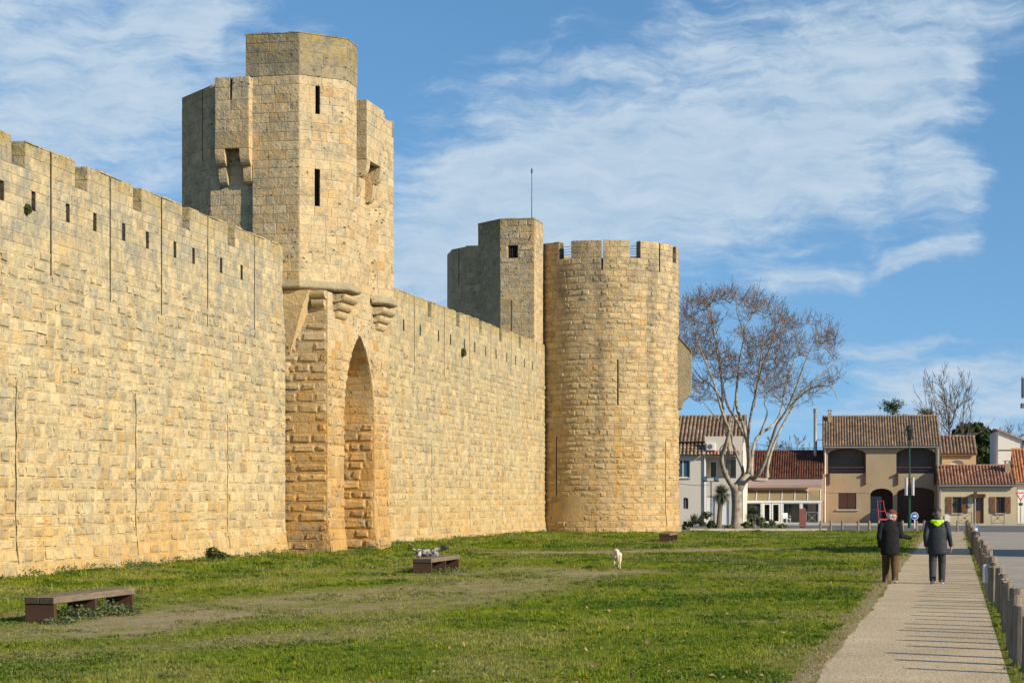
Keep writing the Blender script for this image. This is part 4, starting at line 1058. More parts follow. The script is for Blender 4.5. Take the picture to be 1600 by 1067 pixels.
def gable_roof(h, u0, u1, eave_v, eave_z, rv, rz, depth, mat, seed, pitch=0.23, row=0.36):
    m = MB(); tiles(m, u0, u1, eave_v, eave_z, rv, rz, pitch, row, seed)
    bz = eave_z
    tiles(m, u0, u1, depth+0.3, bz, rv, rz, pitch*2, row*2, seed+1)
    ridge(m, u0, u1, rv, rz, seed=seed)
    r = h.build(m, 'roof', mat)
    d = MB(); d.box(u0+.02, u1-.02, eave_v+0.02, eave_v+0.06, eave_z-0.16, eave_z-0.03)
    d.quad((u0, eave_v+.03, eave_z-.04), (u1, eave_v+.03, eave_z-.04), (u1, rv, rz-.06), (u0, rv, rz-.06)); h.build(d, 'eave_board', M_OAK, r)
    return r
def gutter(h, u0, u1, v, z):
    m = MB(); m.tube([(u0, v, z), (u1, v, z)], 0.06, 8); return h.build(m, 'gutter', M_ZINC)
def downpipe(h, u, v, z0, z1, mat=None):
    m = MB(); m.tube([(u, v, z0), (u, v, z1)], 0.05, 8); return h.build(m, 'downpipe', mat or M_ZINC)
def chimney(h, u0, u1, v0, v1, z0, z1, mat, roof):
    m = MB(); m.box(u0, u1, v0, v1, z0, z1); c = h.build(m, 'chimney', mat, roof)
    k = MB(); k.box(u0-.08, u1+.08, v0-.08, v1+.08, z1+0.16, z1+0.22)
    for u in (u0+.04, u1-.04):
        for v in (v0+.04, v1-.04): k.box(u-.04, u+.04, v-.04, v+.04, z1, z1+0.16)
    h.build(k, 'chimney_cap', mat, roof)

# --- the two storey house with loggias
h = House('house', 'two storey tan house with two dark arched loggias and a brown garage door', 1287, 168)
UR = h.uz(1468, 800)[0]
ze = h.uz(1375, 697)[1]; zr = h.uz(1375, 650, 4.8)[1]
lg1 = h.rect(1293.5, 1353, 700.5, 739.5); lg2 = h.rect(1400.5, 1462, 699.5, 739.5)
ent = h.rect(1360, 1395, 763, 817.5); gar = h.rect(1402, 1460, 761.5, 817.5); win = h.rect(1310, 1338, 769.5, 795.5)
m = MB(); ent = (ent[0], ent[1], -0.05, ent[3]); gar = (gar[0], gar[1], -0.05, gar[3])
panel(m, 0, UR, -0.3, ze, [(*lg1, 0.55), (*lg2, 0.62), (*ent, 0.55), (*gar, 0.45), win], 0.0, 0.22)
h.build(m, 'front_wall', M_R_TAN); shell(h, 0, UR, 9.6, ze, M_R_TAN, (4.8, zr))
roof = gable_roof(h, -0.12, UR+0.12, -0.35, ze-0.02, 4.8, zr, 9.6, M_TILE_A, 5)
m = MB(); zb = h.uz(1300, 769)[1]; m.box(0.02, UR*0.40, -0.03, -0.002, zb-0.05, zb+0.05); m.box(0.02, 0.2, -0.06, -0.002, zb+.06, ze-.2); h.build(m, 'band', M_R_TAN)
for lg in (lg1, lg2):                                   # loggias: back wall with roller shutter, rail bars, beam ends
    m = MB(); u0, u1, z0, z1 = lg
    m.quad((u0-.4, 1.5, z0-.02), (u1+.4, 1.5, z0-.02), (u1+.4, 1.5, z1+.1), (u0-.4, 1.5, z1+.1)); m.quad((u0-.4, .22, z0-.001), (u1+.4, .22, z0-.001), (u1+.4, 1.5, z0-.001), (u0-.4, 1.5, z0-.001))
    m.quad((u0-.4, .22, z1+.1), (u1+.4, .22, z1+.1), (u1+.4, 1.5, z1+.1), (u0-.4, 1.5, z1+.1))
    for u in (u0-.3, u1+.3): m.quad((u, .22, z0), (u, 1.5, z0), (u, 1.5, z1+.1), (u, .22, z1+.1))
    b = h.build(m, 'loggia', M_SHUT)
    for i in range(9):
        s = MB(); zz = z0+0.25+(z1-z0-0.35)*i/9; s.box(u0+0.25, u1-.25, 1.44, 1.48, zz, zz+(z1-z0-.35)/9-0.02); h.build(s, 'slat', M_SHUT, b)
    m = MB(); zz = z0+0.45
    m.bar((u0+.01, 0.12, zz+.06), (u1-.01, 0.12, zz+.06), 0.07, 0.10); m.bar((u0+.01, 0.12, zz-.22), (u1-.01, 0.12, zz-.22), 0.04)
    h.build(m, 'railing', M_BROWN)
    for u in (u0+.08, u1-.08):
        m = MB(); m.box(u-.08, u+.08, -0.14, -0.003, z0-0.95, z0+0.02); m.box(u-.08, u+.08, -0.28, -0.143, z0-0.15, z0+0.02); h.build(m, 'bracket', M_BROWN)
u0, u1, z0, z1 = ent
m = MB(); m.quad((u0-.3, 1.3, -.05), (u1+.3, 1.3, -.05), (u1+.3, 1.3, z1), (u0-.3, 1.3, z1))
for u in (u0-.02, u1+.02): m.quad((u, .22, -.05), (u, 1.3, -.05), (u, 1.3, z1), (u, .22, z1))
m.quad((u0-.02, .22, z1), (u1+.02, .22, z1), (u1+.02, 1.3, z1), (u0-.02, 1.3, z1)); h.build(m, 'porch', M_BROWN)
m = MB(); d0, d1 = u0+0.05, u0+0.95; m.box(d0, d1, 1.18, 1.25, 0, 2.25); dr = h.build(m, 'door', M_GREYD)
m = MB(); m.box(d0+.15, d1-.15, 1.165, 1.178, 1.25, 2.1); h.build(m, 'pane', M_GLASS, dr)
u0, u1, z0, z1 = gar
m = MB(); m.box(u0-.02, u1+.02, 0.24, 0.30, -.05, z1+.02); gd = h.build(m, 'garage_door', M_BROWN)
n = 14
for i in range(n):
    a, b_ = u0+(u1-u0)*i/n, u0+(u1-u0)*(i+1)/n; x = ((a+b_)/2-(u0+u1)/2)/((u1-u0)/2)
    m = MB(); m.tint = random.random(); m.box(a+.008, b_-.008, 0.205, 0.237, 0.02, z1-0.40*(1-math.sqrt(1-x*x*.9))-.03); h.build(m, 'board', M_BROWN, gd)
um = (win[0]+win[1])/2
shutter(h, win[0]+.01, um-.008, win[2]+.01, win[3]-.01, 0.06, M_BROWN, 5, False); shutter(h, um+.008, win[1]-.01, win[2]+.01, win[3]-.01, 0.06, M_BROWN, 5, False)
m = MB(); m.box(win[0]-.2, win[1]+.2, -.12, .05, win[2]-.12, win[2]-.004); h.build(m, 'sill', M_KERB)
gutter(h, -.1, UR+.1, -0.42, ze-.10); downpipe(h, 0.12, -0.10, 0.05, ze-.15, M_PVC); downpipe(h, UR-.12, -0.10, 0.05, ze-.15)
c0 = h.rect(1293.5, 1299, 641, 662, 4.0); chimney(h, c0[0], c0[1], 3.7, 4.3, zr-1.2, c0[3]-.2, M_R_TAN, roof)
# steel flue that stands against its left gable
fl = House('flue_pipe', 'tall grey metal flue pipe clamped to the left gable of the tan house', 1274, 169.5, 'flue pipe')
m = MB(); zt = gz(643, 169.5); m.cyl(0, 0, 0, zt, 0.15, 0.15, 14); fl.build(m, 'pipe', M_ZINC, smooth=True)
m = MB(); m.cyl(0, 0, zt, zt+.12, 0.20, 0.20, 14); m.cyl(0, 0, zt+.18, zt+.26, 0.22, 0.16, 14); m.cyl(0, 0, zt+.1, zt+.2, 0.1, 0.1, 8); fl.build(m, 'cowl', M_ZINC)
for z in (zt-1.1, zt-2.4, zt-3.4):
    m = MB(); m.bar((0.1, 0, z), (0.86, 0.05, z), 0.05); fl.build(m, 'bracket', M_IRON)

# --- the cottage
h = House('cottage', 'low cream cottage with open wooden shutters and a terracotta roof', 1467.5, 163.5)
UR = h.uz(1589, 800)[0]; ze = h.uz(1530, 757.5)[1]; zr = h.uz(1520, 727, 3.2)[1]
w1 = h.rect(1488, 1502.5, 776, 801.5); w2 = h.rect(1556, 1570, 776, 801.5); do = h.rect(1520.5, 1537, 777, 818); do = (do[0], do[1], 0.0, do[3])
m = MB(); panel(m, 0, UR, -.3, ze, [w1, w2, do], 0, 0.2); h.build(m, 'front_wall', M_R_CREAM); shell(h, 0, UR, 7.5, ze, M_R_CREAM, (3.2, zr))
roof = gable_roof(h, -.1, UR+.05, -0.3, ze, 3.2, zr, 7.5, M_TILE_C, 8, 0.27, 0.40)
for w in (w1, w2):
    window(h, w, 0.16, 0.06, 1, fmat=M_OAK, glass=M_GLASS)
    ww = (w[1]-w[0])*0.62
    shutter(h, w[0]-ww-.03, w[0]-.03, w[2], w[3], -0.04, M_OAK); shutter(h, w[1]+.03, w[1]+ww+.03, w[2], w[3], -0.04, M_OAK)
m = MB(); m.box(do[0]+.01, do[1]-.01, 0.12, 0.18, 0.02, do[3]-.01); dr = h.build(m, 'door', M_OAK)
m = MB(); m.box(do[0]+.2, do[1]-.2, 0.105, 0.119, 1.1, do[3]-.2); h.build(m, 'pane', M_GLASS, dr)
for i in range(3):
    m = MB(); u = do[0]+.2+(do[1]-do[0]-.4)*(i+.5)/3; m.box(u-.015, u+.015, 0.09, 0.104, 1.1, do[3]-.2); h.build(m, 'bar', M_IRON, dr)
m = MB(); m.box(do[0]-.12, do[1]+.12, -.75, -.02, do[3]+.22, do[3]+.30); m.box(do[0]-.12, do[0]-.02, -.6, -.02, do[3]-.0, do[3]+.21); m.box(do[1]+.02, do[1]+.12, -.6, -.02, do[3]-.0, do[3]+.21); h.build(m, 'door_canopy', M_OAK)
gutter(h, -.05, UR, -0.36, ze-.07)
downpipe(h, 0.1, -.09, 0.05, ze-.15, M_ZINC)
m = MB(); lb = h.rect(1476, 1484, 805, 815); m.box(lb[0], lb[1], -.06, -.004, lb[2], lb[3]); h.build(m, 'meter_box', M_PVC)
m = MB(); lb = h.rect(1512, 1518, 787, 792); m.box(lb[0], lb[1], -.14, -.005, lb[2], lb[3]); h.build(m, 'letter_box', M_ZINC)
c0 = h.rect(1570, 1578, 719, 745, 2.0); chimney(h, c0[0], c0[1], 1.7, 2.3, zr-1.6, c0[3]-.25, M_R_TAN, roof)
for (xa, xb) in ((1497, 1518), (1548.5, 1569)):
    r_ = h.rect(xa, xb, 803, 818, -1.3); g = empty('barrier', (h.O.x+((r_[0]+r_[1])/2)*h.U[0]-1.3*h.V[0], h.O.y+((r_[0]+r_[1])/2)*h.U[1]-1.3*h.V[1], 0), -HANG,
        'dark cross braced metal barrier in front of the %s cottage window' % ('left hand' if xa < 1500 else 'right hand'), 'barrier', 'cross braced pavement barriers')
    w = (r_[1]-r_[0])/2; xrail(None, -w, w, 0.0, 0.95, 0, M_IRON).build('rail', M_IRON, g, local=True)
# --- small house behind the cottage
h = House('house', 'small stone house with a brown tiled roof peeping over the cottage roof', 1472, 176)
UR = h.uz(1525, 715)[0]; ze = h.uz(1500, 709)[1]; zr = h.uz(1500, 681, 3)[1]
o = h.rect(1484, 1507, 719, 732); m = MB(); panel(m, 0, UR, 0, ze, [(*o, .5)], 0, .2); h.build(m, 'front_wall', M_R_OCHRE); shell(h, 0, UR, 6, ze, M_R_OCHRE, (3, zr))
m = MB(); m.box(o[0]-.05, o[1]+.05, .2, .3, o[2], o[3]+.05); h.build(m, 'shutter', M_R_WHITE)
gable_roof(h, -.5, UR+.1, -.3, ze, 3, zr, 6, M_TILE_A, 15, 0.30, 0.42)
# --- white house, gable to the street
h = House('house', 'tall white gabled house rising behind the cottage chimney', 1559.5, 180)
z1_ = h.uz(1560, 673)[1]; z2_ = h.uz(1600, 689)[1]; ua = h.uz(1600, 700)[0]
sl = (z2_-z1_)/ua; UR = 9.0
m = MB(); m.add([(0, 0, -.3), (UR, 0, -.3), (UR, 0, z1_+sl*UR), (0, 0, z1_)], [(0, 1, 2, 3)]); m.quad((0, 0, -.3), (0, 9, -.3), (0, 9, z1_), (0, 0, z1_)); m.quad((UR, 0, -.3), (UR, 9, -.3), (UR, 9, z1_+sl*UR), (UR, 0, z1_+sl*UR))
h.build(m, 'gable_wall', M_R_WHITE)
m = MB()
tm = MB(); n = 18
for i in range(n):
    a, b_ = UR*i/n-0.05, UR*(i+1)/n; 
    vts = []
    for u, rr in ((a, .16), (b_, .13)):
        for k in range(5): th = math.pi*k/4; vts.append((u, -0.05-rr*math.cos(th), z1_+sl*u+.02+rr*math.sin(th)))
    tm.add(vts, [(k, k+1, 6+k, 5+k) for k in range(4)] + [tuple(range(5))], random.random())
tm.add([(u, v, z1_+sl*u+.01) for u in (-.15, UR) for v in (0.02, 9.2)], [(0, 2, 3, 1)], .4)
h.build(tm, 'roof', M_TILE_A)
m = MB(); m.tube([(0.02, -.06, h.uz(1560, 703)[1]), (2.2, -.06, h.uz(1560, 703)[1])], .03, 6); m.tube([(2.2, -.06, h.uz(1560, 703)[1]), (2.2, -.06, h.uz(1560, 688)[1])], .05, 6); h.build(m, 'service_pipe', M_BROWN)
# --- house at the right with the orange roof
h = House('house', 'white house with a bright orange tiled roof behind the give way sign', 1590, 163.6)
UR = 9.0; ze = h.uz(1597, 754)[1]; zr = h.uz(1580, 702, 4)[1]
m = MB(); panel(m, 0, UR, -.3, ze, (), 0); h.build(m, 'front_wall', M_R_WHITE); shell(h, 0, UR, 8, ze, M_R_WHITE, (4, zr))
gable_roof(h, -.08, UR+.1, -.3, ze, 4, zr, 8, M_TILE_D, 25, 0.25, 0.36)
m = MB(); u1_ = 0
v_ = [(-0.10, -.3, ze-.06), (-0.10, 4, zr-.06), (-.10, 4, zr+.16), (-.10, -.3, ze+.16), (-.16, -.3, ze-.06), (-.16, 4, zr-.06), (-.16, 4, zr+.16), (-.16, -.3, ze+.16)]
m.add(v_, [(0, 1, 2, 3), (7, 6, 5, 4), (0, 4, 5, 1), (1, 5, 6, 2), (2, 6, 7, 3), (3, 7, 4, 0)]); h.build(m, 'verge_board', M_TILE_D)
gutter(h, 0, UR, -.36, ze-.07)

# --- left house by the tower
h = House('house', 'grey rendered house with a ribbed brown roof, half hidden by the round tower', 1040, 157)
u_of = lambda px, py=750, v=0: h.uz(px, py, v)[0]
UR = u_of(1160.5); ze = h.uz(1080, 711)[1]; zr = h.uz(1100, 650, 5.0)[1]; ub = u_of(1101.5)
w = h.rect(1056, 1078, 718, 746); aw = h.rect(1067, 1075.5, 777, 795); d1 = h.rect(1102.5, 1117, 775, 820); d2 = h.rect(1127, 1139, 782, 820)
bal = h.rect(1103, 1156, 713.5, 747)
d1 = (d1[0]+.1, d1[1], 0, d1[3]); d2 = (d2[0], d2[1], 0, d2[3])
m = MB(); panel(m, 0, ub, -.3, ze, [w, (*aw, .2)], 0, .18); h.build(m, 'front_wall', M_R_GREY)
m = MB(); panel(m, ub, UR, -.3, bal[3]+1.6, [(bal[0], bal[1]-.3, bal[2], bal[3]), d1, d2], 0.03, .18); h.build(m, 'front_wall', M_R_GREY); shell(h, 0, UR, 10, ze+.4, M_R_GREY, (5, zr))
# main roof above, lower strip of roof on the left
zm = h.uz(1100, 691, 1.2)[1]
m = MB(); tiles(m, -.2, UR+.1, 0.6, zm, 5.0, zr, 0.30, 0.42, 31); tiles(m, -.2, UR+.1, 10.2, zm-.5, 5.0, zr, .6, .8, 32); ridge(m, -.2, UR+.1, 5, zr, seed=4)
roof = h.build(m, 'roof', M_TILE_A)
m = MB(); tiles(m, -.2, ub, -.4, ze-.02, 0.9, zm-.06, 0.30, 0.42, 33); h.build(m, 'lower_roof', M_TILE_A)
m = MB(); z_ = bal[3]; tiles(m, ub+.1, UR-.2, -.35, z_+.12, 0.3, z_+.55, 0.27, 0.4, 34); h.build(m, 'canopy_roof', M_TILE_C)
window(h, w, .12, .06, 1, glass=M_GLASSB)
window(h, (aw[0], aw[1], aw[2], aw[3]-.05), .12, .05, 1, fmat=M_GREYD, sill=False)
for d in (d1, d2):
    m = MB(); m.box(d[0]+.01, d[1]-.01, .12, .17, 0.02, d[3]-.01); h.build(m, 'door', M_PVC)
m = MB(); m.quad((bal[0]-.1, 1.4, bal[2]), (bal[1]+.1, 1.4, bal[2]), (bal[1]+.1, 1.4, bal[3]+.1), (bal[0]-.1, 1.4, bal[3]+.1)); m.quad((bal[0]-.1, .2, bal[2]-.01), (bal[1], .2, bal[2]-.01), (bal[1], 1.4, bal[2]-.01), (bal[0]-.1, 1.4, bal[2]-.01))
m.quad((bal[0]-.1, .2, bal[3]+.02), (bal[1], .2, bal[3]+.02), (bal[1], 1.4, bal[3]+.02), (bal[0]-.1, 1.4, bal[3]+.02))
for u in (bal[0]-.05, bal[1]-.25): m.quad((u, .2, bal[2]), (u, 1.4, bal[2]), (u, 1.4, bal[3]), (u, .2, bal[3]))
h.build(m, 'balcony', M_R_GREY)
wr = h.rect(1109, 1121, 720, 747, 1.4); window(h, wr, 1.34, .08, 0, sill=False); wr = h.rect(1140, 1152, 716, 746, 1.4); window(h, wr, 1.34, .08, 0, sill=False)
m = MB(); ac = h.rect(1104, 1117.5, 692, 703.5, -.1); m.box(ac[0], ac[1], -.25, .02, ac[2], ac[3], .02); a_ = h.build(m, 'air_conditioner', M_PVC)
m = MB(); m.tube([(ac[0]+.28, -.27, (ac[2]+ac[3])/2), (ac[0]+.28, -.252, (ac[2]+ac[3])/2)], .2, 16); h.build(m, 'fan_grille', M_SHUT, a_)
m = MB(); m.tube([(ub-.02, -.08, .05), (ub-.02, -.08, ze+.3)], .05, 8); h.build(m, 'downpipe', M_PVC)
# --- the annex with awning and glass front
h = House('restaurant', 'low red roofed restaurant with a scalloped awning and glazed front', 1162, 166.5, 'restaurant')
UR = h.uz(1286, 800)[0]; ze = h.uz(1230, 748)[1]; zr = h.uz(1240, 704.5, 5)[1]
zg = h.uz(1220, 783)[1]; zf = h.uz(1220, 771)[1]
m = MB(); panel(m, 0, UR, zf-.1, ze, (), 0); m.box(0, .35, 0, .3, -.3, zf-.1); m.box(UR-.35, UR, 0, .3, -.3, zf-.1); h.build(m, 'front_wall', M_R_OCHRE); shell(h, 0, UR, 9, ze, M_R_SALMON, (5, zr))
m = MB(); tiles(m, h.uz(1171, 730)[0], UR, -.3, ze, 5, zr, .2, .3, 41); tiles(m, .3, UR, 9.3, ze, 5, zr, .5, .6, 42); ridge(m, .5, UR, 5, zr, seed=9); h.build(m, 'roof', M_TILE_B)
# scalloped awning
M_AWN = simple('faded pink awning cloth', (0.33, 0.245, 0.215), (0.26, 0.20, 0.18), 2, 0.9, stretch=(3, 3, 3))
aw = h.rect(1164, 1284, 751, 762, -1.0); m = MB(); n = 40
za, zb_ = aw[3]+.05, aw[2]+.12
for i in range(n):
    a, c = aw[0]+(aw[1]-aw[0])*i/n, aw[0]+(aw[1]-aw[0])*(i+1)/n; mm = (a+c)/2; m.tint = random.random()
    m.quad((a, -.03, za+.25), (c, -.03, za+.25), (c, -1.0, zb_+.12), (a, -1.0, zb_+.12))
    m.add([(a, -1.0, zb_+.12), (c, -1.0, zb_+.12), (c, -1.01, zb_-.02), (mm+.06, -1.01, zb_-.12), (mm-.06, -1.01, zb_-.12), (a, -1.01, zb_-.02)], [(0, 1, 2, 3, 4, 5)])
h.build(m, 'awning', M_AWN)
# glass lean-to: slanting roof panes in steel bars, post and beam, door leaves, panes
n = 6; vr = -1.9
fr = MB(); fr.box(-.05, UR-.1, vr-.08, vr+.08, zg-.12, zg+.06)
for i in range(n+1):
    u = .05+(UR-.25)*i/n; fr.bar((u, -.03, zf+.28), (u, vr, zg+.08), .07, .10)
h.build(fr, 'canopy_frame', M_PVC)
M_CANO = glass_mat('tinted canopy pane', (0.30, 0.24, 0.13), 0.12)
for i in range(n):
    a, c = .05+(UR-.25)*i/n+.05, .05+(UR-.25)*(i+1)/n-.05; p = MB()
    p.add([(a, -.04, zf+.26), (c, -.04, zf+.26), (c, vr+.02, zg+.07), (a, vr+.02, zg+.07), (a, -.04, zf+.28), (c, -.04, zf+.28), (c, vr+.02, zg+.09), (a, vr+.02, zg+.09)], [(0, 1, 2, 3), (7, 6, 5, 4), (0, 4, 5, 1), (1, 5, 6, 2), (2, 6, 7, 3), (3, 7, 4, 0)])
    h.build(p, 'canopy_pane', M_CANO)
pu = lambda px: h.uz(px, 800, vr)[0]
for (xa, xb) in ((1163, 1165.5), (1189.5, 1192), (1219.5, 1223), (1250.5, 1253), (1280, 1282.5)):
    m = MB(); m.box(pu(xa), pu(xb), vr-.05, vr+.05, 0, zg-.125); h.build(m, 'post', M_PVC)
for (xa, xb, nm) in ((1192, 1205, 'door'), (1205.4, 1219.3, 'door'), (1165.6, 1189.3, 'shop_window'), (1223.2, 1250.3, 'shop_window'), (1253.2, 1279.8, 'shop_window')):
    a, c = pu(xa)+.01, pu(xb)-.01; fw = .13 if nm == 'door' else .05; m = MB(); zt = zg-.14
    m.box(a, a+fw, vr-.03, vr+.03, .02, zt); m.box(c-fw, c, vr-.03, vr+.03, .02, zt); m.box(a+fw, c-fw, vr-.03, vr+.03, .02, .02+fw*1.4); m.box(a+fw, c-fw, vr-.03, vr+.03, zt-fw, zt)
    d = h.build(m, nm, M_PVC); m = MB(); m.box(a+fw, c-fw, vr-.005, vr+.005, .02+fw*1.4, zt-fw); h.build(m, 'pane', M_PANE, d)
m = MB(); m.quad((.1, .1, 0), (UR-.1, .1, 0), (UR-.1, .1, zf), (.1, .1, zf)); h.build(m, 'inner_wall', M_INSIDE)
for (xa, xb) in ((1225, 1233), (1236, 1248), (1256, 1262), (1166, 1172)):
    m = MB(); a, c = pu(xa), pu(xb); k = 9
    v_ = [(a+(c-a)*i/(2*k), vr+.35+(.06 if i % 2 else -.02), z) for z in (.1, zg-.2) for i in range(2*k+1)]
    m.add(v_, [(i, i+1, 2*k+2+i, 2*k+1+i) for i in range(2*k)]); h.build(m, 'curtain', M_CURT)
# chair and barrier on the terrace, sign panel in front
def on(h, px, py, v): 
    u, _ = h.uz(px, py, v); return (h.O.x+u*h.U[0]+v*h.V[0], h.O.y+u*h.U[1]+v*h.V[1], 0)
ch = empty('garden_chair', on(h, 1229.5, 812, -3.2), 0.5, 'white plastic garden chair on the restaurant terrace', 'chair')
m = MB(); m.box(-.24, .24, -.24, .24, .40, .44, .01); m.build('seat', M_PVC, ch, local=True)
m = MB(); m.box(-.24, .24, .22, .26, .46, .88, .01); m.build('backrest', M_PVC, ch, local=True)
for x in (-.21, .21):
    for y in (-.21, .21): m = MB(); m.bar((x, y, 0), (x*.95, y*.95, .40), .045); m.build('leg', M_PVC, ch, local=True)
    m = MB(); m.box(x-.03, x+.03, -.22, .24, .62, .65); m.build('armrest', M_PVC, ch, local=True)
for (xa, xb, y_, lab) in ((1260, 1278, 803, 'pale cross braced barrier on the restaurant terrace beside the rusty panel'),):
    r_ = h.rect(xa, xb, y_, 820, -4); w = (r_[1]-r_[0])/2; g = empty('barrier', on(h, (xa+xb)/2, 815, -4), -HANG, lab, 'barrier', 'cross braced pavement barriers')
    xrail(None, -w, w, 0, .98, 0, M_PVC).build('rail', M_GREYD, g, local=True)
g = empty('barrier', (*ground(1070.5, 824.5)[:2], 0), -HANG, 'white cross braced barrier between the round tower and the green shrubs', 'barrier', 'cross braced pavement barriers')
xrail(None, -.45, .45, 0, .95, 0, M_PVC).build('rail', M_R_WHITE, g, local=True)
M_RUST = simple('rusty sign panel', (0.26, 0.10, 0.075), (0.20, 0.075, 0.055), 2, 0.8)
g = empty('panel_sign', (*gp(1254, 140)[:2], 0), -.1, 'tall rusty red blank panel standing before the restaurant front', 'panel')
zt = gz(794.5, 140); m = MB(); m.box(-.23, .23, -.03, .03, .06, zt, .008); m.build('board', M_RUST, g, local=True); m = MB(); m.box(-.2, .2, -.02, .02, -.05, .06); m.build('foot', M_IRON, g, local=True)
# ------------------------------------------------------------------ trees and plants
M_BARK = simple('pale mottled plane bark', (0.44, 0.385, 0.295), (0.15, 0.12, 0.085), 2.6, 0.9, bump=0.5, spec=0.1)
M_TWIG = simple('brown twigs', (0.21, 0.155, 0.11), (0.13, 0.095, 0.07), 2, 0.9, spec=0.1)
M_DEAD = simple('dry hanging leaves', (0.24, 0.15, 0.10), (0.16, 0.10, 0.075), 6, 0.9)
M_BARKG = simple('grey bark', (0.20, 0.17, 0.14), (0.12, 0.10, 0.08), 4, 0.95, bump=0.4, spec=0.1)
def leaf_mat(name, a, b_, tr=0.25):
    m, t, b = new_mat(name); P = t.n.new('ShaderNodeTexCoord').outputs['Object']; ti = t.attr('tint')['Fac']
    f = t.math('ADD', t.math('MULTIPLY', ti, 0.7), t.math('MULTIPLY', t.noise(P, 1.2, 3, 0.6), 0.5))
    col = t.mix(t.mapr(f, 0.3, 0.9), rgb(a), rgb(b_)); t.put(b.inputs['Base Color'], col); b.inputs['Roughness'].default_value = 0.7
    b.inputs['Specular IOR Level'].default_value = 0.2
    tn = t.n.new('ShaderNodeBsdfTranslucent'); t.put(tn.inputs['Color'], col); mx = t.n.new('ShaderNodeMixShader'); mx.inputs[0].default_value = tr
    out = [n for n in t.n if n.type == 'OUTPUT_MATERIAL'][0]; t.l.new(b.outputs[0], mx.inputs[1]); t.l.new(tn.outputs[0], mx.inputs[2]); t.l.new(mx.outputs[0], out.inputs[0]); return m
M_LEAFD = leaf_mat('dark evergreen leaves', (0.030, 0.050, 0.016), (0.085, 0.105, 0.030))
M_LEAFB = leaf_mat('grey green leaves', (0.07, 0.105, 0.045), (0.16, 0.19, 0.075))
M_LEAFW = leaf_mat('weed leaves', (0.040, 0.085, 0.022), (0.09, 0.15, 0.035))
M_YUC = leaf_mat('yucca leaves', (0.10, 0.13, 0.085), (0.21, 0.235, 0.15), 0.15)

def twig(mb, p, d, L, r, depth, rg, tips, up=0.12, n=3, spread=0.55, minr=0.011):
    pts = [Vector(p)]; d = Vector(d).normalized(); k = 4
    for i in range(k):
        d = (d + Vector((rg.gauss(0, .13), rg.gauss(0, .13), rg.gauss(0, .10)+up))).normalized(); pts.append(pts[-1]+d*(L/k))
    rad = [max(minr, r*(1-0.55*i/k)) for i in range(k+1)]
    mb.tube(pts, rad, 5 if r > .05 else 3, cap=False)
    if depth <= 0: tips.append((pts[-1], d)); return
    for i in range(n):
        j = rg.uniform(0.25, 1.0)*k; i0 = min(k-1, int(j)); q = pts[i0].lerp(pts[i0+1], j-i0)
        ax = Vector((rg.gauss(0, 1), rg.gauss(0, 1), rg.gauss(0, .7))); ax = (ax-d*ax.dot(d)).normalized()
        twig(mb, q, (d*math.cos(spread)+ax*math.sin(spread)), L*rg.uniform(.5, .75), max(minr, r*.55), depth-1, rg, tips, up, n, spread, minr)
    twig(mb, pts[-1], d, L*.6, max(minr, r*.45), depth-1, rg, tips, up, n, spread, minr)

# the big plane tree: limbs follow the photograph, each at its own depth
TD = 134.0
plane = empty('plane_tree', (*gp(1151, TD)[:2], 0), 0, 'tall bare plane tree with pale forked trunk in front of the grey house', 'tree')
rg = random.Random(77)
def pix(pts, Y, y0=None):
    """image points to world points, drifting in depth from the trunk's to Y"""
    out = []
    for i, (px, py) in enumerate(pts):
        f = i/(len(pts)-1); Yd = TD+(Y-TD)*f**0.8; out.append(Vector((*gp(px, Yd)[:2], gz(py, Yd))))
    return out
def smoothline(p, m=3):
    out = []
    for i in range(len(p)-1):
        a, b, c, d = p[max(0, i-1)], p[i], p[i+1], p[min(len(p)-1, i+2)]
        for j in range(m):
            t = j/m; out.append(0.5*((2*b)+(c-a)*t+(2*a-5*b+4*c-d)*t*t+(3*b-a-3*c+d)*t**3))
    return out+[p[-1]]
m = MB(); m.tube([gp(1151, TD, 0)+Vector((0, 0, z)) for z in (-.1, .25, .9, 1.7, 2.5)] + [Vector((*gp(1147, TD)[:2], gz(757, TD)))], [.52, .40, .35, .34, .37, .33], 14); m.build('trunk', M_BARK, plane, smooth=True)
m = MB(); m.tube([Vector((*gp(1150, TD)[:2], gz(770, TD))), Vector((*gp(1160, TD)[:2], gz(752, TD))), Vector((*gp(1171, TD)[:2], gz(742, TD)))], [.36, .30, .24], 12); m.build('trunk', M_BARK, plane, smooth=True)
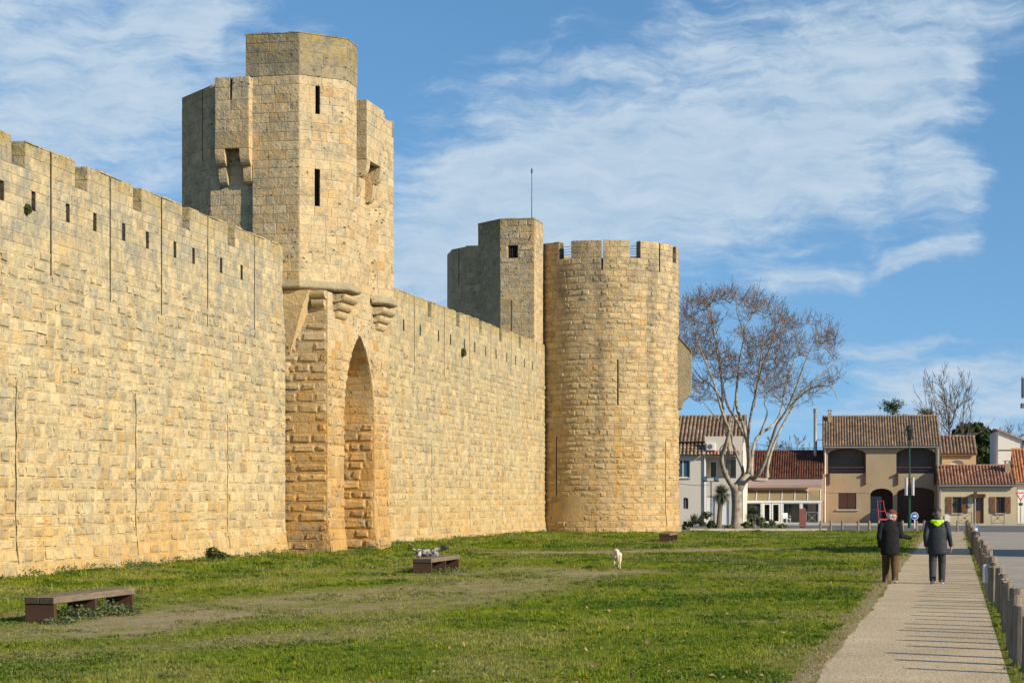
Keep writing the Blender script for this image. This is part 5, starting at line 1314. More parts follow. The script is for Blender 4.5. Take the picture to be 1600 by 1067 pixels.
limbs = [
 ([(1146, 762), (1134, 742), (1127, 716), (1134, 695), (1139, 672), (1132, 655), (1125, 633), (1116, 600), (1100, 560), (1088, 525)], 129, .24),
 ([(1135, 745), (1139, 712), (1137, 680), (1130, 640), (1128, 600), (1122, 560), (1116, 520), (1111, 480)], 134, .20),
 ([(1149, 758), (1161, 738), (1152, 713), (1145, 693), (1141, 665), (1146, 640), (1153, 600), (1155, 570)], 139, .17),
 ([(1128, 712), (1125, 702), (1131, 694)], 132, .10),
 ([(1152, 757), (1169, 736), (1167, 690), (1163, 680), (1150, 655), (1138, 636), (1132, 615), (1126, 580), (1124, 552), (1112, 508), (1108, 465)], 138, .20),
 ([(1168, 740), (1171, 718), (1169, 688), (1171, 662), (1177, 630), (1182, 612), (1188, 564), (1192, 535), (1196, 500)], 131, .17),
 ([(1168, 690), (1160, 660), (1150, 632), (1153, 590), (1156, 560), (1160, 541), (1162, 521), (1152, 490), (1149, 455)], 136, .15),
 ([(1171, 746), (1181, 745), (1192, 728), (1205, 691), (1214, 663), (1229, 641), (1246, 600), (1262, 556), (1278, 524)], 130, .20),
 ([(1176, 748), (1198, 749), (1199, 732), (1205, 706), (1218, 674), (1233, 646), (1250, 615), (1275, 592), (1300, 572), (1314, 556)], 138, .18),
 ([(1174, 744), (1175, 717), (1179, 691), (1188, 678), (1209, 663), (1222, 637), (1226, 605), (1238, 572), (1250, 535), (1256, 510)], 141, .17),
 ([(1187, 679), (1199, 646), (1194, 631), (1197, 614)], 133, .09),
 ([(1162, 521), (1174, 490), (1180, 455)], 137, .07),
 ([(1177, 635), (1184, 600), (1192, 570), (1203, 544), (1212, 517), (1222, 490)], 127, .11),
 ([(1130, 630), (1114, 605), (1095, 590), (1080, 570), (1068, 545)], 136, .09),
 ([(1229, 641), (1255, 615), (1278, 603), (1300, 606), (1308, 625)], 132, .09),
 ([(1126, 660), (1108, 640), (1096, 625), (1082, 618)], 131, .06),
]
crown = MB(); tips = []; nodes = []
for pts, Y, r in limbs:
    p = smoothline(pix(pts, Y)); n = len(p); m = MB()
    m.tube(p, [max(.025, .84*r*(1-.84*(i/(n-1))**.8)) for i in range(n)], 8); m.build('limb', M_BARK, plane, smooth=True)
    nodes += [q for q in p[n//3:]]
# the crown: branchlets reach from the limbs to points spread through the outline the photograph shows
outline = [(1058, 482), (1090, 462), (1120, 458), (1150, 446), (1185, 458), (1215, 484), (1250, 504), (1275, 494), (1300, 514), (1320, 556), (1316, 588), (1298, 612), (1268, 622), (1235, 640), (1180, 618), (1130, 630), (1090, 628), (1062, 620)]
def inside(x, y):
    c = False
    for (x0, y0), (x1, y1) in zip(outline, outline[1:]+outline[:1]):
        if (y0 > y) != (y1 > y) and x < (x1-x0)*(y-y0)/(y1-y0)+x0: c = not c
    return c
att = []
while len(att) < 1250:
    x, y = rg.uniform(1055, 1325), rg.uniform(440, 645)
    if inside(x, y) and float(NB(np.array(x/34.0), np.array(y/34.0))) > .40 and rg.random() > max(0, (y-560)/150):
        Yd = TD+rg.gauss(0, 2.6); att.append(Vector((*gp(x, Yd)[:2], gz(y, Yd))))
NP = np.array([q[:] for q in nodes]); AP = np.array([q[:] for q in att])
order = np.argsort([np.min(np.sum((NP-a_)**2, axis=1)) for a_ in AP])
buf = np.zeros((len(NP)+len(AP)*5, 3)); buf[:len(NP)] = NP; cnt = len(NP)
for i, oi in enumerate(order):
    a_ = AP[oi]; d2 = np.sum((buf[:cnt]-a_)**2, axis=1) + 1.2*np.maximum(0, buf[:cnt, 2]-a_[2]+.15)**2
    j = int(np.argmin(d2)); s0 = Vector(buf[j]); e = Vector(a_); L = (e-s0).length
    mid = s0.lerp(e, .5)+Vector((rg.gauss(0, .07), rg.gauss(0, .07), -.07))*L; q1 = s0.lerp(mid, .5)+Vector((rg.gauss(0, .03), rg.gauss(0, .03), 0))*L; q3 = mid.lerp(e, .5)+Vector((0, 0, -.02*L))
    r0_ = .026 if i < 150 else .019 if i < 500 else .013; r1_ = max(.0085, r0_*.55)
    crown.tube([s0, q1, mid, q3, e], [r0_, r0_*.9, (r0_+r1_)/2, r1_, r1_], 4, cap=False)
    for q in (q1, mid, q3, e): buf[cnt] = q[:]; cnt += 1
    d = (e-mid).normalized()
    for k in range(2): 
        ax = Vector((rg.gauss(0, 1), rg.gauss(0, .8), rg.gauss(0, .6))).normalized(); twig(crown, q3.lerp(e, rg.random()), d*.5+ax*.7+Vector((0, 0, .25)), rg.uniform(.35, .75), .010, 1, rg, tips, .08, 2, .6, .0085)
crown.build('crown', M_TWIG, plane)
lf = MB()
for q, d in rg.sample(tips, min(len(tips), 2600)):
    s = rg.uniform(.03, .07); c = q+Vector((rg.gauss(0, .06), rg.gauss(0, .06), -rg.uniform(0, .12))); a = Vector((rg.gauss(0, 1), rg.gauss(0, 1), rg.gauss(0, 1))).normalized()*s; b_ = a.orthogonal().normalized()*s*.8
    lf.add([c+a, c+b_, c-a, c-b_], [(0, 1, 2, 3)], rg.random())
lf.build('dry_leaves', M_DEAD, plane, kind='stuff')

def bare_tree(px, base_py, Y, top_py, half_px, seed, label, mat=None, group=None, nl=7, depth=3, r0=None):
    rg = random.Random(seed); base = gp(px, Y); H = gz(top_py, Y); W_ = half_px/F*Y; r0 = r0 or H*0.012
    root = empty('bare_tree', base, 0, label, 'tree', group); tr = MB(); cr_ = MB(); tp = []; H *= .88
    p = [base+Vector((rg.gauss(0, .05), 0, H*f)) for f in (-.02, .2, .36, .48)]; tr.tube(p, [r0*1.3, r0, r0*.85, r0*.7], 8); tr.build('trunk', mat or M_BARKG, root, smooth=True)
    for k in range(nl):
        an = 2*math.pi*k/nl+rg.uniform(-.3, .3); q = p[1].lerp(p[3], rg.uniform(.3, 1)); rr = rg.uniform(.45, 1.0)
        e = base+Vector((math.cos(an)*W_*rr, math.sin(an)*W_*rr*.8, H*rg.uniform(.72, .95)*(1-.22*rr))); mid = q.lerp(e, .5)+Vector((math.cos(an)*W_*.12, 0, -H*.03))
        L = smoothline([q, mid, e], 4); lm_ = MB(); lm_.tube(L, [r0*.55*(1-.8*i/(len(L)-1)) for i in range(len(L))], 5); lm_.build('limb', mat or M_BARKG, root)
        for j in range(6):
            i = rg.randrange(3, len(L)-1); d = (L[i+1]-L[i]).normalized(); ax = Vector((rg.gauss(0, 1), rg.gauss(0, 1), rg.gauss(0, .6))).normalized()
            twig(cr_, L[i], d*.8+ax*.6, H*rg.uniform(.09, .16), r0*.16, depth-1, rg, tp, .1, 2, .55, .018)
        twig(cr_, L[-1], L[-1]-L[-2], H*.12, r0*.18, depth, rg, tp, .1, 2, .5, .018)
    twig(cr_, p[3], Vector((0, 0, 1)), H*.27, r0*.55, 4, rg, tp, .06, 3, .6, .018)
    cr_.build('crown', M_TWIG, root); return root
bare_tree(1482, 800, 186, 552, 56, 3, 'slender bare tree rising between the tan house and the cottage', nl=9, depth=2)
bare_tree(1572, 800, 235, 648, 30, 4, 'leafless tree behind the round evergreen, nearer the white house', nl=6, depth=2)
bare_tree(1548, 800, 250, 655, 24, 14, 'smaller leafless tree beside the round evergreen crown', nl=6, depth=2)
bare_tree(1598, 800, 240, 652, 26, 16, 'leafless tree above the tall white gabled house', nl=6, depth=2)
bare_tree(1196, 800, 240, 664, 30, 5, 'distant leafless tree over the ridge of the restaurant roof, seen through the plane tree', nl=7, depth=2)
bare_tree(1250, 800, 240, 671, 24, 6, 'distant leafless tree over the restaurant roof close to the flue pipe', nl=7, depth=2)

def leafy(name, px, Y, z0, z1, half_px, seed, label, mat, n=1600, leaf=.16, cat='tree', trunk=True, squash=1.0, group=None, lobes=9):
    """an evergreen: many leaf-sized faces gathered in clumps through the crown's volume"""
    rg = random.Random(seed); base = gp(px, Y); Wd = half_px/F*Y; root = empty(name, base, 0, label, cat, group); H = z1-z0; cz = (z0+z1)/2
    if trunk:
        t_ = MB(); t_.tube([base+Vector((0, 0, -.1)), base+Vector((.05, 0, z0+.2*H)), base+Vector((0, .1, z0+.7*H))], [H*.04+.05, H*.03+.04, .03], 7); t_.build('trunk', M_BARKG, root)
    cl = []
    for _ in range(lobes*4):
        a = rg.uniform(0, 2*math.pi); e = math.asin(rg.uniform(-.8, 1)); rr = rg.uniform(.55, .92)
        cl.append((Vector((base.x+Wd*rr*math.cos(a)*math.cos(e), base.y+Wd*rr*math.sin(a)*math.cos(e)*squash, cz+H/2*rr*math.sin(e))), rg.uniform(.16, .34)*Wd))
    lf = MB()
    for _ in range(n):
        c, r = rg.choice(cl); d = Vector((rg.gauss(0, 1), rg.gauss(0, 1), rg.gauss(0, 1))).normalized(); q = c+d*r*rg.random()**.4
        a = Vector((rg.gauss(0, 1), rg.gauss(0, 1), rg.gauss(0, 1))).normalized(); b_ = a.cross(d+Vector((.01, .02, .03))).normalized(); s = leaf*rg.uniform(.6, 1.3)
        lf.add([q+a*s, q+b_*s*.5, q-a*s*.9, q-b_*s*.5], [(0, 1, 2, 3)], rg.random())
    lf.build('crown', mat, root); return root
leafy('evergreen_tree', 1519, 200, 3.0, gz(658, 200), 44, 8, 'round dense dark evergreen crown behind the cottage', M_LEAFD, 17000, .30, lobes=16)
leafy('evergreen_tree', 1470, 190, 2.0, gz(690, 190), 22, 18, 'dark evergreen bush in the gap right of the tan house', M_LEAFD, 4000, .24, lobes=8)
def conifer(px, Y, top_py, half_px, seed, label):
    rg = random.Random(seed); base = gp(px, Y); H = gz(top_py, Y); Wd = half_px/F*Y; root = empty('pine_tree', base, 0, label, 'tree', 'pine trees behind the tan house'); t_ = MB()
    t_.tube([base, base+Vector((0, 0, H*.6)), base+Vector((.1, 0, H*.97))], [.3, .2, .04], 7); t_.build('trunk', M_BARKG, root); lf = MB()
    for k in range(46):
        f = rg.uniform(.45, 1.0); z = H*f; an = rg.uniform(0, 6.28); L = Wd*(1.12-f)**.6*rg.uniform(.7, 1.25); e = base+Vector((math.cos(an)*L, math.sin(an)*L, z+rg.uniform(-.2, .5))); s0 = base+Vector((0, 0, z-.3))
        lf.tube([s0, e], [.05, .02], 3, cap=False)
        for _ in range(60):
            q = s0.lerp(e, rg.uniform(.35, 1.05))+Vector((rg.gauss(0, .28), rg.gauss(0, .28), rg.gauss(0, .16))); a = Vector((rg.gauss(0, 1), rg.gauss(0, 1), rg.gauss(.6, .6))).normalized()*rg.uniform(.12, .26); b_ = a.orthogonal().normalized()*.05
            lf.add([q+a, q+b_, q-a, q-b_], [(0, 1, 2, 3)], rg.random())
    lf.build('crown', M_LEAFD, root)
conifer(1394, 215, 627, 42, 4, 'dark pine tree above the middle of the tan house roof')
conifer(1446, 215, 638, 24, 5, 'dark pine tree at the right end of the tan house roof')

def spiky(mb, c, r, n, rg, w=.035, down=-.35):
    for _ in range(n):
        an = rg.uniform(0, 6.283); e = math.asin(rg.uniform(down, 1)); d = Vector((math.cos(an)*math.cos(e), math.sin(an)*math.cos(e), math.sin(e))); s = d.cross(Vector((0, 0, 1))); s = s.normalized() if s.length > .01 else Vector((1, 0, 0)); L = r*rg.uniform(.8, 1.1); mid = c+d*L*.55+Vector((0, 0, .02))
        mb.add([c+d*.05-s*w*.6, c+d*.05+s*w*.6, mid+s*w, mid-s*w, c+d*L+Vector((0, 0, -L*.08))], [(0, 1, 2, 3), (3, 2, 4)], rg.random())
rg = random.Random(9)
o = empty('yucca', gp(1124, 130), 0, 'tall yucca with a shaggy trunk standing left of the plane tree', 'yucca')
b0 = gp(1123, 130); m = MB(); zc = gz(772, 130)
m.tube([b0, b0+Vector((.05, 0, .9)), b0+Vector((.15, 0, zc-.2))], [.2, .17, .15], 9); m.build('trunk', M_BARKG, o)
m = MB(); spiky(m, b0+Vector((.18, 0, zc)), .80, 520, rg, .034, -.75); spiky(m, b0+Vector((.14, 0, zc-.4)), .5, 160, rg, .03, -1); m.build('leaves', M_YUC, o)
o = empty('yucca', gp(1177, 130), 0, 'low round yucca without a trunk, right of the plane tree', 'yucca'); b0 = gp(1177, 130); m = MB(); m.tube([b0, b0+Vector((0, 0, .6))], [.2, .16], 8); m.build('trunk', M_BARKG, o)
m = MB(); spiky(m, b0+Vector((0, 0, gz(803, 130))), .72, 480, rg, .034, -.6); m.build('leaves', M_YUC, o)
o = empty('agave', gp(1085, 129), 0, 'spiky grey green plant with long leaves beside the round tower', 'plant'); m = MB(); b0 = gp(1085, 129); spiky(m, b0+Vector((0, 0, .35)), .85, 120, rg, .05, .1); m.build('leaves', M_YUC, o)
for i, (px, Y, hz, hw, mt, lab) in enumerate([
    (1102, 130, 1.25, 13, M_LEAFD, 'dark green shrub below the twin floodlights'), (1075, 129, .55, 9, M_LEAFD, 'low dark shrub at the foot of the white barrier'), (1112, 128, .6, 9, M_LEAFD, 'small dark shrub left of the yucca trunk'),
    (1168, 129, .6, 10, M_LEAFB, 'low grey green shrub just right of the plane tree trunk'), (1190, 129, .85, 10, M_LEAFB, 'rounded green shrub in front of the restaurant door'),
    (1205, 129, .65, 12, M_LEAFB, 'low yellowish shrub at the end of the planting bed'), (1222, 130, .4, 9, M_LEAFB, 'flat shrub at the right tip of the planting bed'), (1140, 128.5, .35, 8, M_LEAFB, 'flat ground shrub in front of the plane tree trunk')]):
    leafy('shrub', px, Y, 0.02, hz, hw, 50+i, lab, mt, 900, .075, 'shrub', False, 1.0, 'shrubs in the planting bed', 5)
sheet('planting_bed', [(10.8, 123.8), (18.2, 123.8), (18.8, 131), (10.5, 132)], 0.03, M_GROUND, 'earth bed with shrubs at the foot of the plane tree')

# wall plants
for (px, py, Yt, r, lab) in ((723, 551, None, .22, 'round dark wild bush rooted high in the farther curtain wall'), (43, 327, None, .12, 'small wild plant rooted in the nearest curtain wall under the battlements')):
    s = sx(px) if px > 500 else sx1(px); f_ = W if px > 500 else W1; c = Vector(f_(s, -.02, gz(py, f_(s, 0, 0)[1]))); o = empty('wall_plant', c, 0, lab, 'plant'); rg = random.Random(int(px)); lf = MB()
    for _ in range(500):
        d = Vector((rg.gauss(0, 1), rg.gauss(0, 1), rg.gauss(0, 1.1))).normalized(); q = c+d*r*rg.random()**.5; a = Vector((rg.gauss(0, 1), rg.gauss(0, 1), rg.gauss(0, 1))).normalized()*.06; b_ = a.orthogonal().normalized()*.03
        lf.add([q+a, q+b_, q-a, q-b_], [(0, 1, 2, 3)], rg.random())
    lf.build('foliage', M_LEAFD, o)
o = None
def weed(name, x, y, r, h, n, seed, label, mat=None, leaf=.045, group=None):
    rg = random.Random(seed); o = empty(name, (x, y, 0), 0, label, 'plant', group); lf = MB()
    for _ in range(n):
        an = rg.uniform(0, 6.28); rr = r*rg.random()**.6; z = h*rg.random()*(1-.5*rr/r); q = Vector((x+math.cos(an)*rr, y+math.sin(an)*rr*.7, .02+z)); a = Vector((rg.gauss(0, 1), rg.gauss(0, 1), rg.gauss(0, .5))).normalized()*leaf*rg.uniform(.6, 1.3); b_ = Vector((rg.gauss(0, 1), rg.gauss(0, 1), rg.gauss(.5, .5))).cross(a).normalized()*leaf*.55
        lf.add([q+a, q+b_, q-a, q-b_], [(0, 1, 2, 3)], rg.random())
    lf.build('foliage', mat or M_LEAFW, o)
x, y, _ = W1(sx1(320), .25, 0); weed('wall_plant', x, y, .42, .5, 420, 1, 'leafy dark bush at the foot of the nearest curtain wall', M_LEAFD, .07)
x, y, _ = W1(sx1(338), .3, 0); weed('wall_plant', x, y, .3, .22, 160, 2, 'low weeds beside the dark bush at the wall foot', M_LEAFW, .05)

# ------------------------------------------------------------------ benches
M_PLANK = simple('weathered grey timber', (0.25, 0.195, 0.13), (0.13, 0.10, 0.07), 3, 0.9, bump=0.6, stretch=(12, 1, 6), spec=0.1)
M_CORTEN = simple('rusted steel plate', (0.085, 0.046, 0.029), (0.055, 0.031, 0.021), 3, 0.85, bump=0.2, spec=0.15)
M_MOSS = simple('blackened mossy end grain', (0.035, 0.033, 0.022), (0.075, 0.062, 0.04), 9, .95)
def make_bench(L):
    root = empty('bench', (0, 0, 0), 0); w = .52
    for i in range(2):
        m = MB(); m.box(-w/2+w/2*i+.004, -w/2+w/2*(i+1)-.004, 0, L, .315, .43, .012); pk = m.build('plank', M_PLANK, root, local=True); m = MB(); m.box(-w/2+w/2*i+.012, -w/2+w/2*(i+1)-.012, -.004, -.0005, .325, .42); m.build('end_grain', M_MOSS, pk, local=True)
    for i in range(3):
        y0 = .02+(L-.14)*i/2; m = MB(); e = .012
        m.box(-w/2+.01, w/2-.01, y0, y0+.10, -.1, .312, .004); m.build('support', M_CORTEN, root, local=True)
    return root
BROT = -math.atan((1490-800)/F)*0.86
bench = make_bench(3.5)
bl = ['grey timber bench on rusty plates nearest the camera, weeds at its feet', 'grey timber bench on rusty plates with the spotted dog beside it', 'small far timber bench before the foot of the round tower']
tb = [ch_ for ch_ in children(bench)]
for i, (px, py) in enumerate(((61, 974), (659.5, 897.5), (1038, 847.5))):
    o = bench if i == 0 else copy_tree(bench)
    g_ = ground(px, py); o.location = (g_.x, g_.y, 0); o.rotation_euler.z = BROT; tag(o, bl[i], 'bench', 'timber benches on the lawn')
def weeds_at(px, py, r, h, n, seed, label): g_ = ground(px, py); weed('weed_clump', g_.x, g_.y, r, h, n, seed, label, M_LEAFB, .032, 'weeds by the benches')
weeds_at(122, 968, .42, .26, 420, 5, 'leafy weeds against the middle support of the nearest bench'); weeds_at(172, 962, .55, .28, 520, 6, 'leafy weeds at the far end of the nearest bench')
weeds_at(95, 975, .35, .12, 160, 7, 'low weeds by the front corner of the nearest bench'); weeds_at(700, 895, .55, .16, 260, 8, 'low weeds beside the bench with the dog')
weeds_at(1050, 849, .9, .12, 160, 9, 'low weeds along the far small bench')

# ------------------------------------------------------------------ posts, signs, lamp
M_POST = simple('silvered wooden post', (0.30, 0.25, 0.19), (0.15, 0.12, 0.09), 3, 0.95, bump=0.7, stretch=(9, 9, .8), spec=0.1, space='Position')
M_POST2 = simple('sawn post end', (0.42, 0.35, 0.25), (0.30, 0.24, 0.17), 14, 0.9, spec=0.1)
protos = []
for k in range(4):
    rg = random.Random(k); o = empty('wooden_post', (0, 0, -50), 0); m = MB(); n = 12; r = .078
    rows = [(-.2, 1.0), (.2, 1.02), (.5, .98), (.70, .97), (.735, .93)]; vts = []; ph = [rg.uniform(.88, 1.1) for _ in range(n)]
    for z, s in rows:
        for i in range(n): th = 2*math.pi*i/n; q = r*s*ph[i]; vts.append((q*math.cos(th), q*math.sin(th), z+(rg.uniform(-.012, .012) if z > .6 else 0)))
    m.add(vts, [(j*n+i, j*n+(i+1) % n, (j+1)*n+(i+1) % n, (j+1)*n+i) for j in range(len(rows)-1) for i in range(n)]); m.build('shaft', M_POST, o, local=True)
    m = MB(); m.add([(v_[0]*.99, v_[1]*.99, v_[2]+.004) for v_ in vts[-n:]] + [(0, 0, .748)], [(i, (i+1) % n, n) for i in range(n)]); m.build('cut_top', M_POST2, o, local=True); protos.append(o)
kids = {o.name: children(o) for o in protos}
rg = random.Random(12); Y = 22.75; posts = []
while Y < 119:
    posts.append(Y); Y += rg.choice((.62, .9, 1.05, 1.2, 1.35))
PG = 'wooden posts along the path'
used = set()
NEAR = ['first', 'second', 'third', 'fourth', 'fifth', 'sixth', 'seventh', 'eighth', 'ninth', 'tenth', 'eleventh', 'twelfth']
NEAR = [x+' wooden' for x in NEAR]
ORD = ['leftmost', 'second from the left', 'third from the left', 'fourth from the left', 'fifth from the left', 'sixth from the left', 'nearest the lamp', 'under the blue sign', 'just left of the neon hood', 'rightmost']
for i, Y in enumerate(posts):
    k = rg.randrange(4); o = protos[k]
    if k in used: o = copy_tree(o, None, kids[o.name])
    used.add(k)
    o.location = (wline(Y, POSTS+rg.uniform(-.05, .09)), Y, rg.uniform(-.07, .05)); o.rotation_euler = (rg.uniform(-.03, .03), rg.uniform(-.04, .04), rg.uniform(0, 6))
    o.scale = (s_ := rg.uniform(.88, 1.15), s_, rg.uniform(.95, 1.06)); tag(o, NEAR[i]+' post of the row along the path, counting from the nearest end' if i < len(NEAR) else 'weathered wooden post farther along the row between the path and the road', 'post', PG)
for i, px in enumerate((1282, 1298, 1316, 1341, 1358, 1373, 1410, 1432, 1444, 1496)):
    k = rg.randrange(4); o = copy_tree(protos[k], None, kids[protos[k].name]); g_ = gp(px, 121.5); o.location = (g_.x, g_.y, -.05); o.scale = (.95, .95, 1.02); o.rotation_euler = (0, 0, rg.uniform(0, 6))
    tag(o, 'short wooden post across the far lawn end, '+ORD[i], 'post', 'wooden posts along the street')
M_GREEN = simple('green painted metal', (0.012, 0.075, 0.045), (0.01, 0.055, 0.035), 3, 0.45, 0.2)
LY = 140.0
lx = gp(1421, LY).x; lamp = empty('street_lamp', (lx, LY, 0), 0, 'tall green street lamp with a lantern and two white banners', 'street lamp')
zt = gz(655, LY); zl0, zl1 = gz(688, LY), gz(672, LY)
m = MB(); m.tube([(lx, LY, z) for z in (0, .9, .95, zl0)], [.13, .11, .075, .055], 10); m.build('pole', M_GREEN, lamp)
m = MB(); m.tube([(lx, LY, z) for z in (zl1+.25, zl1+.4, zt-.3, zt)], [.16, .06, .03, .012], 8); m.build('finial', M_GREEN, lamp)
m = MB(); m.tube([(lx, LY, z) for z in (zl0, zl0+.1, zl0+.12)], [.07, .17, .19], 8); m.tube([(lx, LY, z) for z in (zl1, zl1+.06, zl1+.28)], [.30, .31, .10], 8)
for k in range(6): a = k*math.pi/3; m.bar((lx+.18*math.cos(a), LY+.18*math.sin(a), zl0+.1), (lx+.28*math.cos(a), LY+.28*math.sin(a), zl1), .03)
m.build('lantern_frame', M_IRON, lamp)
m = MB(); m.tube([(lx, LY, zl0+.12), (lx, LY, zl1)], [.165, .262], 6); m.build('lantern_glass', M_GLASS, lamp)
for sg in (-1, 1):
    x = lx+sg*.235; m = MB(); m.box(x-.045, x+.045, LY-.32, LY+.32, gz(774, LY), gz(746, LY), .01); m.build('banner', M_PVC, lamp)
    m = MB(); m.bar((lx, LY, gz(748, LY)), (x, LY, gz(748, LY)), .04); m.bar((lx, LY, gz(772, LY)), (x, LY, gz(772, LY)), .04); m.build('bracket', M_GREEN, lamp)
M_BLUE = simple('blue sign face', (0.02, 0.13, 0.40), (0.02, 0.12, 0.37), 3, 0.4); M_RED = simple('red sign border', (0.50, 0.035, 0.035), (0.45, 0.03, 0.03), 3, 0.45)
SY = 138.0; x = gp(1429, SY).x; z = gz(806, SY); sg_ = empty('round_sign', (x, SY, 0), 0, 'round blue road sign with a white arrow on a pale post', 'road sign')
m = MB(); m.tube([(x, SY, 0), (x, SY, z-.1)], .045, 8); m.build('post', M_PVC, sg_)
m = MB(); m.tube([(x, SY-.05, z), (x, SY-.035, z)], .26, 28); m.build('rim', M_PVC, sg_); m = MB(); m.tube([(x, SY-.06, z), (x, SY-.052, z)], .225, 28); m.build('disc', M_BLUE, sg_)
m = MB(); m.add([(x+a, SY-.065, z+b_) for a, b_ in ((-.13, .04), (.02, .04), (.02, .12), (.15, 0), (.02, -.12), (.02, -.04), (-.13, -.04))], [(6, 5, 1, 0), (2, 4, 3)]); m.build('arrow', M_PVC, sg_)
GY = 150.0; x = gp(1594.5, GY).x; gs = empty('give_way_sign', (x, GY, 0), 0, 'triangular red and white give way sign on a grey pole', 'road sign'); zt, zb = gz(769, GY), gz(783, GY)
m = MB(); m.tube([(x, GY, 0), (x, GY, zt-.05)], .04, 8); m.build('pole', M_ZINC, gs)
def tri(e, y0, y1): 
    cz = zt-(zt-zb)*.36; v_ = []
    for yy in (y0, y1):
        for a, z in ((-.42, zt), (.42, zt), (0, zb)): v_.append((x+a*e, yy, cz+(z-cz)*e))
    return v_
for nm, e, y0, y1, mt in (('border', 1.0, GY-.05, GY-.035, M_RED), ('face', .66, GY-.058, GY-.051, M_PVC)): m = MB(); m.add(tri(e, y0, y1), [(0, 1, 2), (5, 4, 3), (0, 3, 4, 1), (1, 4, 5, 2), (2, 5, 3, 0)]); m.build(nm, mt, gs)
m = MB(); m.box(x-.16, x+.16, GY-.06, GY-.045, zb-.32, zb-.12); m.build('plate', M_GREEN, gs)
g_ = empty('signpost', (*gp(1523.5, 147)[:2], 0), 0, 'dark plain post with a small plate standing before the cottage door', 'post'); m = MB(); m.tube([(0, 0, 0), (0, 0, gz(770, 147))], .05, 8); m.build('pole', M_ZINC, g_, local=True); m = MB(); m.box(-.13, .13, -.08, -.05, gz(771, 147)-.35, gz(768, 147)); m.build('plate', M_BROWN, g_, local=True)
# small blue sign by the row of posts
by = 104.0; g_ = empty('low_blue_sign', (*gp(1524, by)[:2], 0), .3, 'small low blue and white sign beyond the end of the row of posts', 'sign'); m = MB(); m.tube([(0, 0, 0), (0, 0, gz(830, by)+.05)], .03, 6); m.build('post', M_ZINC, g_, local=True)
m = MB(); m.box(-.16, .16, -.03, 0, gz(833, by), gz(822, by)); m.build('board', M_BLUE, g_, local=True); zc = (gz(833, by)+gz(822, by))/2
m = MB(); m.box(-.12, .10, -.036, -.031, zc-.02, zc+.08); m.box(-.05, .12, -.036, -.031, zc-.12, zc-.05); m.build('symbol', M_PVC, g_, local=True)
# grey box on the posts
M_BOX = simple('grey plastic housing', (0.46, 0.46, 0.45), (0.38, 0.38, 0.37), 4, 0.5)
g_ = ground(1541, 934); bz0 = gz(911, g_.y); bz1 = gz(881, g_.y); ux = empty('utility_box', (g_.x-.02, g_.y-.14, 0), WROT, 'small grey box fixed to a wooden post of the long row', 'box'); m = MB(); m.box(-.095, .095, -.07, .05, bz0, bz1, .03); m.build('housing', M_BOX, ux, local=True)
m = MB(); m.box(.0, .06, -.078, -.071, bz0+.12, bz0+.28); m.build('label_plate', M_PVC, ux, local=True); m = MB(); m.box(-.04, .04, -.04, .04, -.1, bz0); m.build('foot', M_POST2, ux, local=True)
# floodlights
FY = 131; g_ = empty('floodlight_post', (*gp(1111, FY)[:2], 0), 0, 'thin dark post carrying two small floodlights before the grey house', 'floodlight'); z = gz(752, FY)
m = MB(); m.tube([(0, 0, 0), (0, 0, z)], .04, 8); m.bar((-.56, 0, z), (.54, 0, z), .05); m.build('post', M_IRON, g_, local=True)
for xx in (-.42, .34): m = MB(); m.box(xx-.15, xx+.15, -.12, .10, z+.03, z+.33, .02); fl_ = m.build('floodlight', M_IRON, g_, local=True); m = MB(); m.box(xx-.12, xx+.12, -.13, -.121, z+.07, z+.29); m.build('lens', M_GLASSB, fl_, local=True)
# red frame trolley at the street edge
RY = 123.8; M_REDT = simple('red painted tube', (0.50, 0.06, 0.07), (0.42, 0.05, 0.055), 4, 0.5); k = RY/F
g_ = empty('hand_trolley', (*gp(1380, RY)[:2], 0), 0, 'red tubular hand trolley frame standing beyond the man in the flat cap', 'trolley'); X_ = lambda px: (px-1380)*k; Z_ = lambda py: gz(py, RY)
m = MB(); m.tube([(X_(1373), 0, Z_(812)), (X_(1372), 0, Z_(798)), (X_(1371), 0, Z_(782.5)), (X_(1380.5), 0, Z_(782.5)), (X_(1381), 0, Z_(792)), (X_(1387), 0, Z_(811))], .025, 6); m.build('frame', M_REDT, g_, local=True)
m = MB(); m.tube([(X_(1372), 0, Z_(798.5)), (X_(1382.5), 0, Z_(798.5))], .022, 6); m.build('crossbar', M_REDT, g_, local=True)
m = MB(); m.box(X_(1372.5), X_(1387.3), -.22, .05, Z_(812.5), Z_(810)); m.build('tray', M_REDT, g_, local=True)
m = MB()
for px in (1374, 1386): m.tube([(X_(px), 0, Z_(812)), (X_(px), 0.05, .12)], .022, 6)
m.build('leg', M_IRON, g_, local=True)
for px in (1374, 1386): m = MB(); m.tube([(X_(px)-.03, .05, .14), (X_(px)+.03, .05, .14)], .14, 14); m.build('wheel', M_IRON, g_, local=True)
# mobile phone mast at the right edge
MY = 190; g_ = empty('antenna_mast', (*gp(1603, MY)[:2], 0), 0, 'grey telecom mast with panel aerials at the extreme right above the houses', 'mast')
m = MB(); m.tube([(0, 0, 0), (0, 0, gz(600, MY))], [.22, .14], 8); m.build('pole', M_ZINC, g_, local=True)
for xx, yy in ((-.32, 0), (.3, .2), (0, -.35)): m = MB(); m.box(xx-.12, xx+.12, yy-.08, yy+.08, gz(622, MY), gz(588, MY), .02); m.build('aerial', M_ZINC, g_, local=True)
for z in (632, 636): m = MB(); m.box(-.45, .45, -.3, .3, gz(z, MY)-.1, gz(z, MY)+.12); m.build('equipment_box', M_SHUT, g_, local=True)
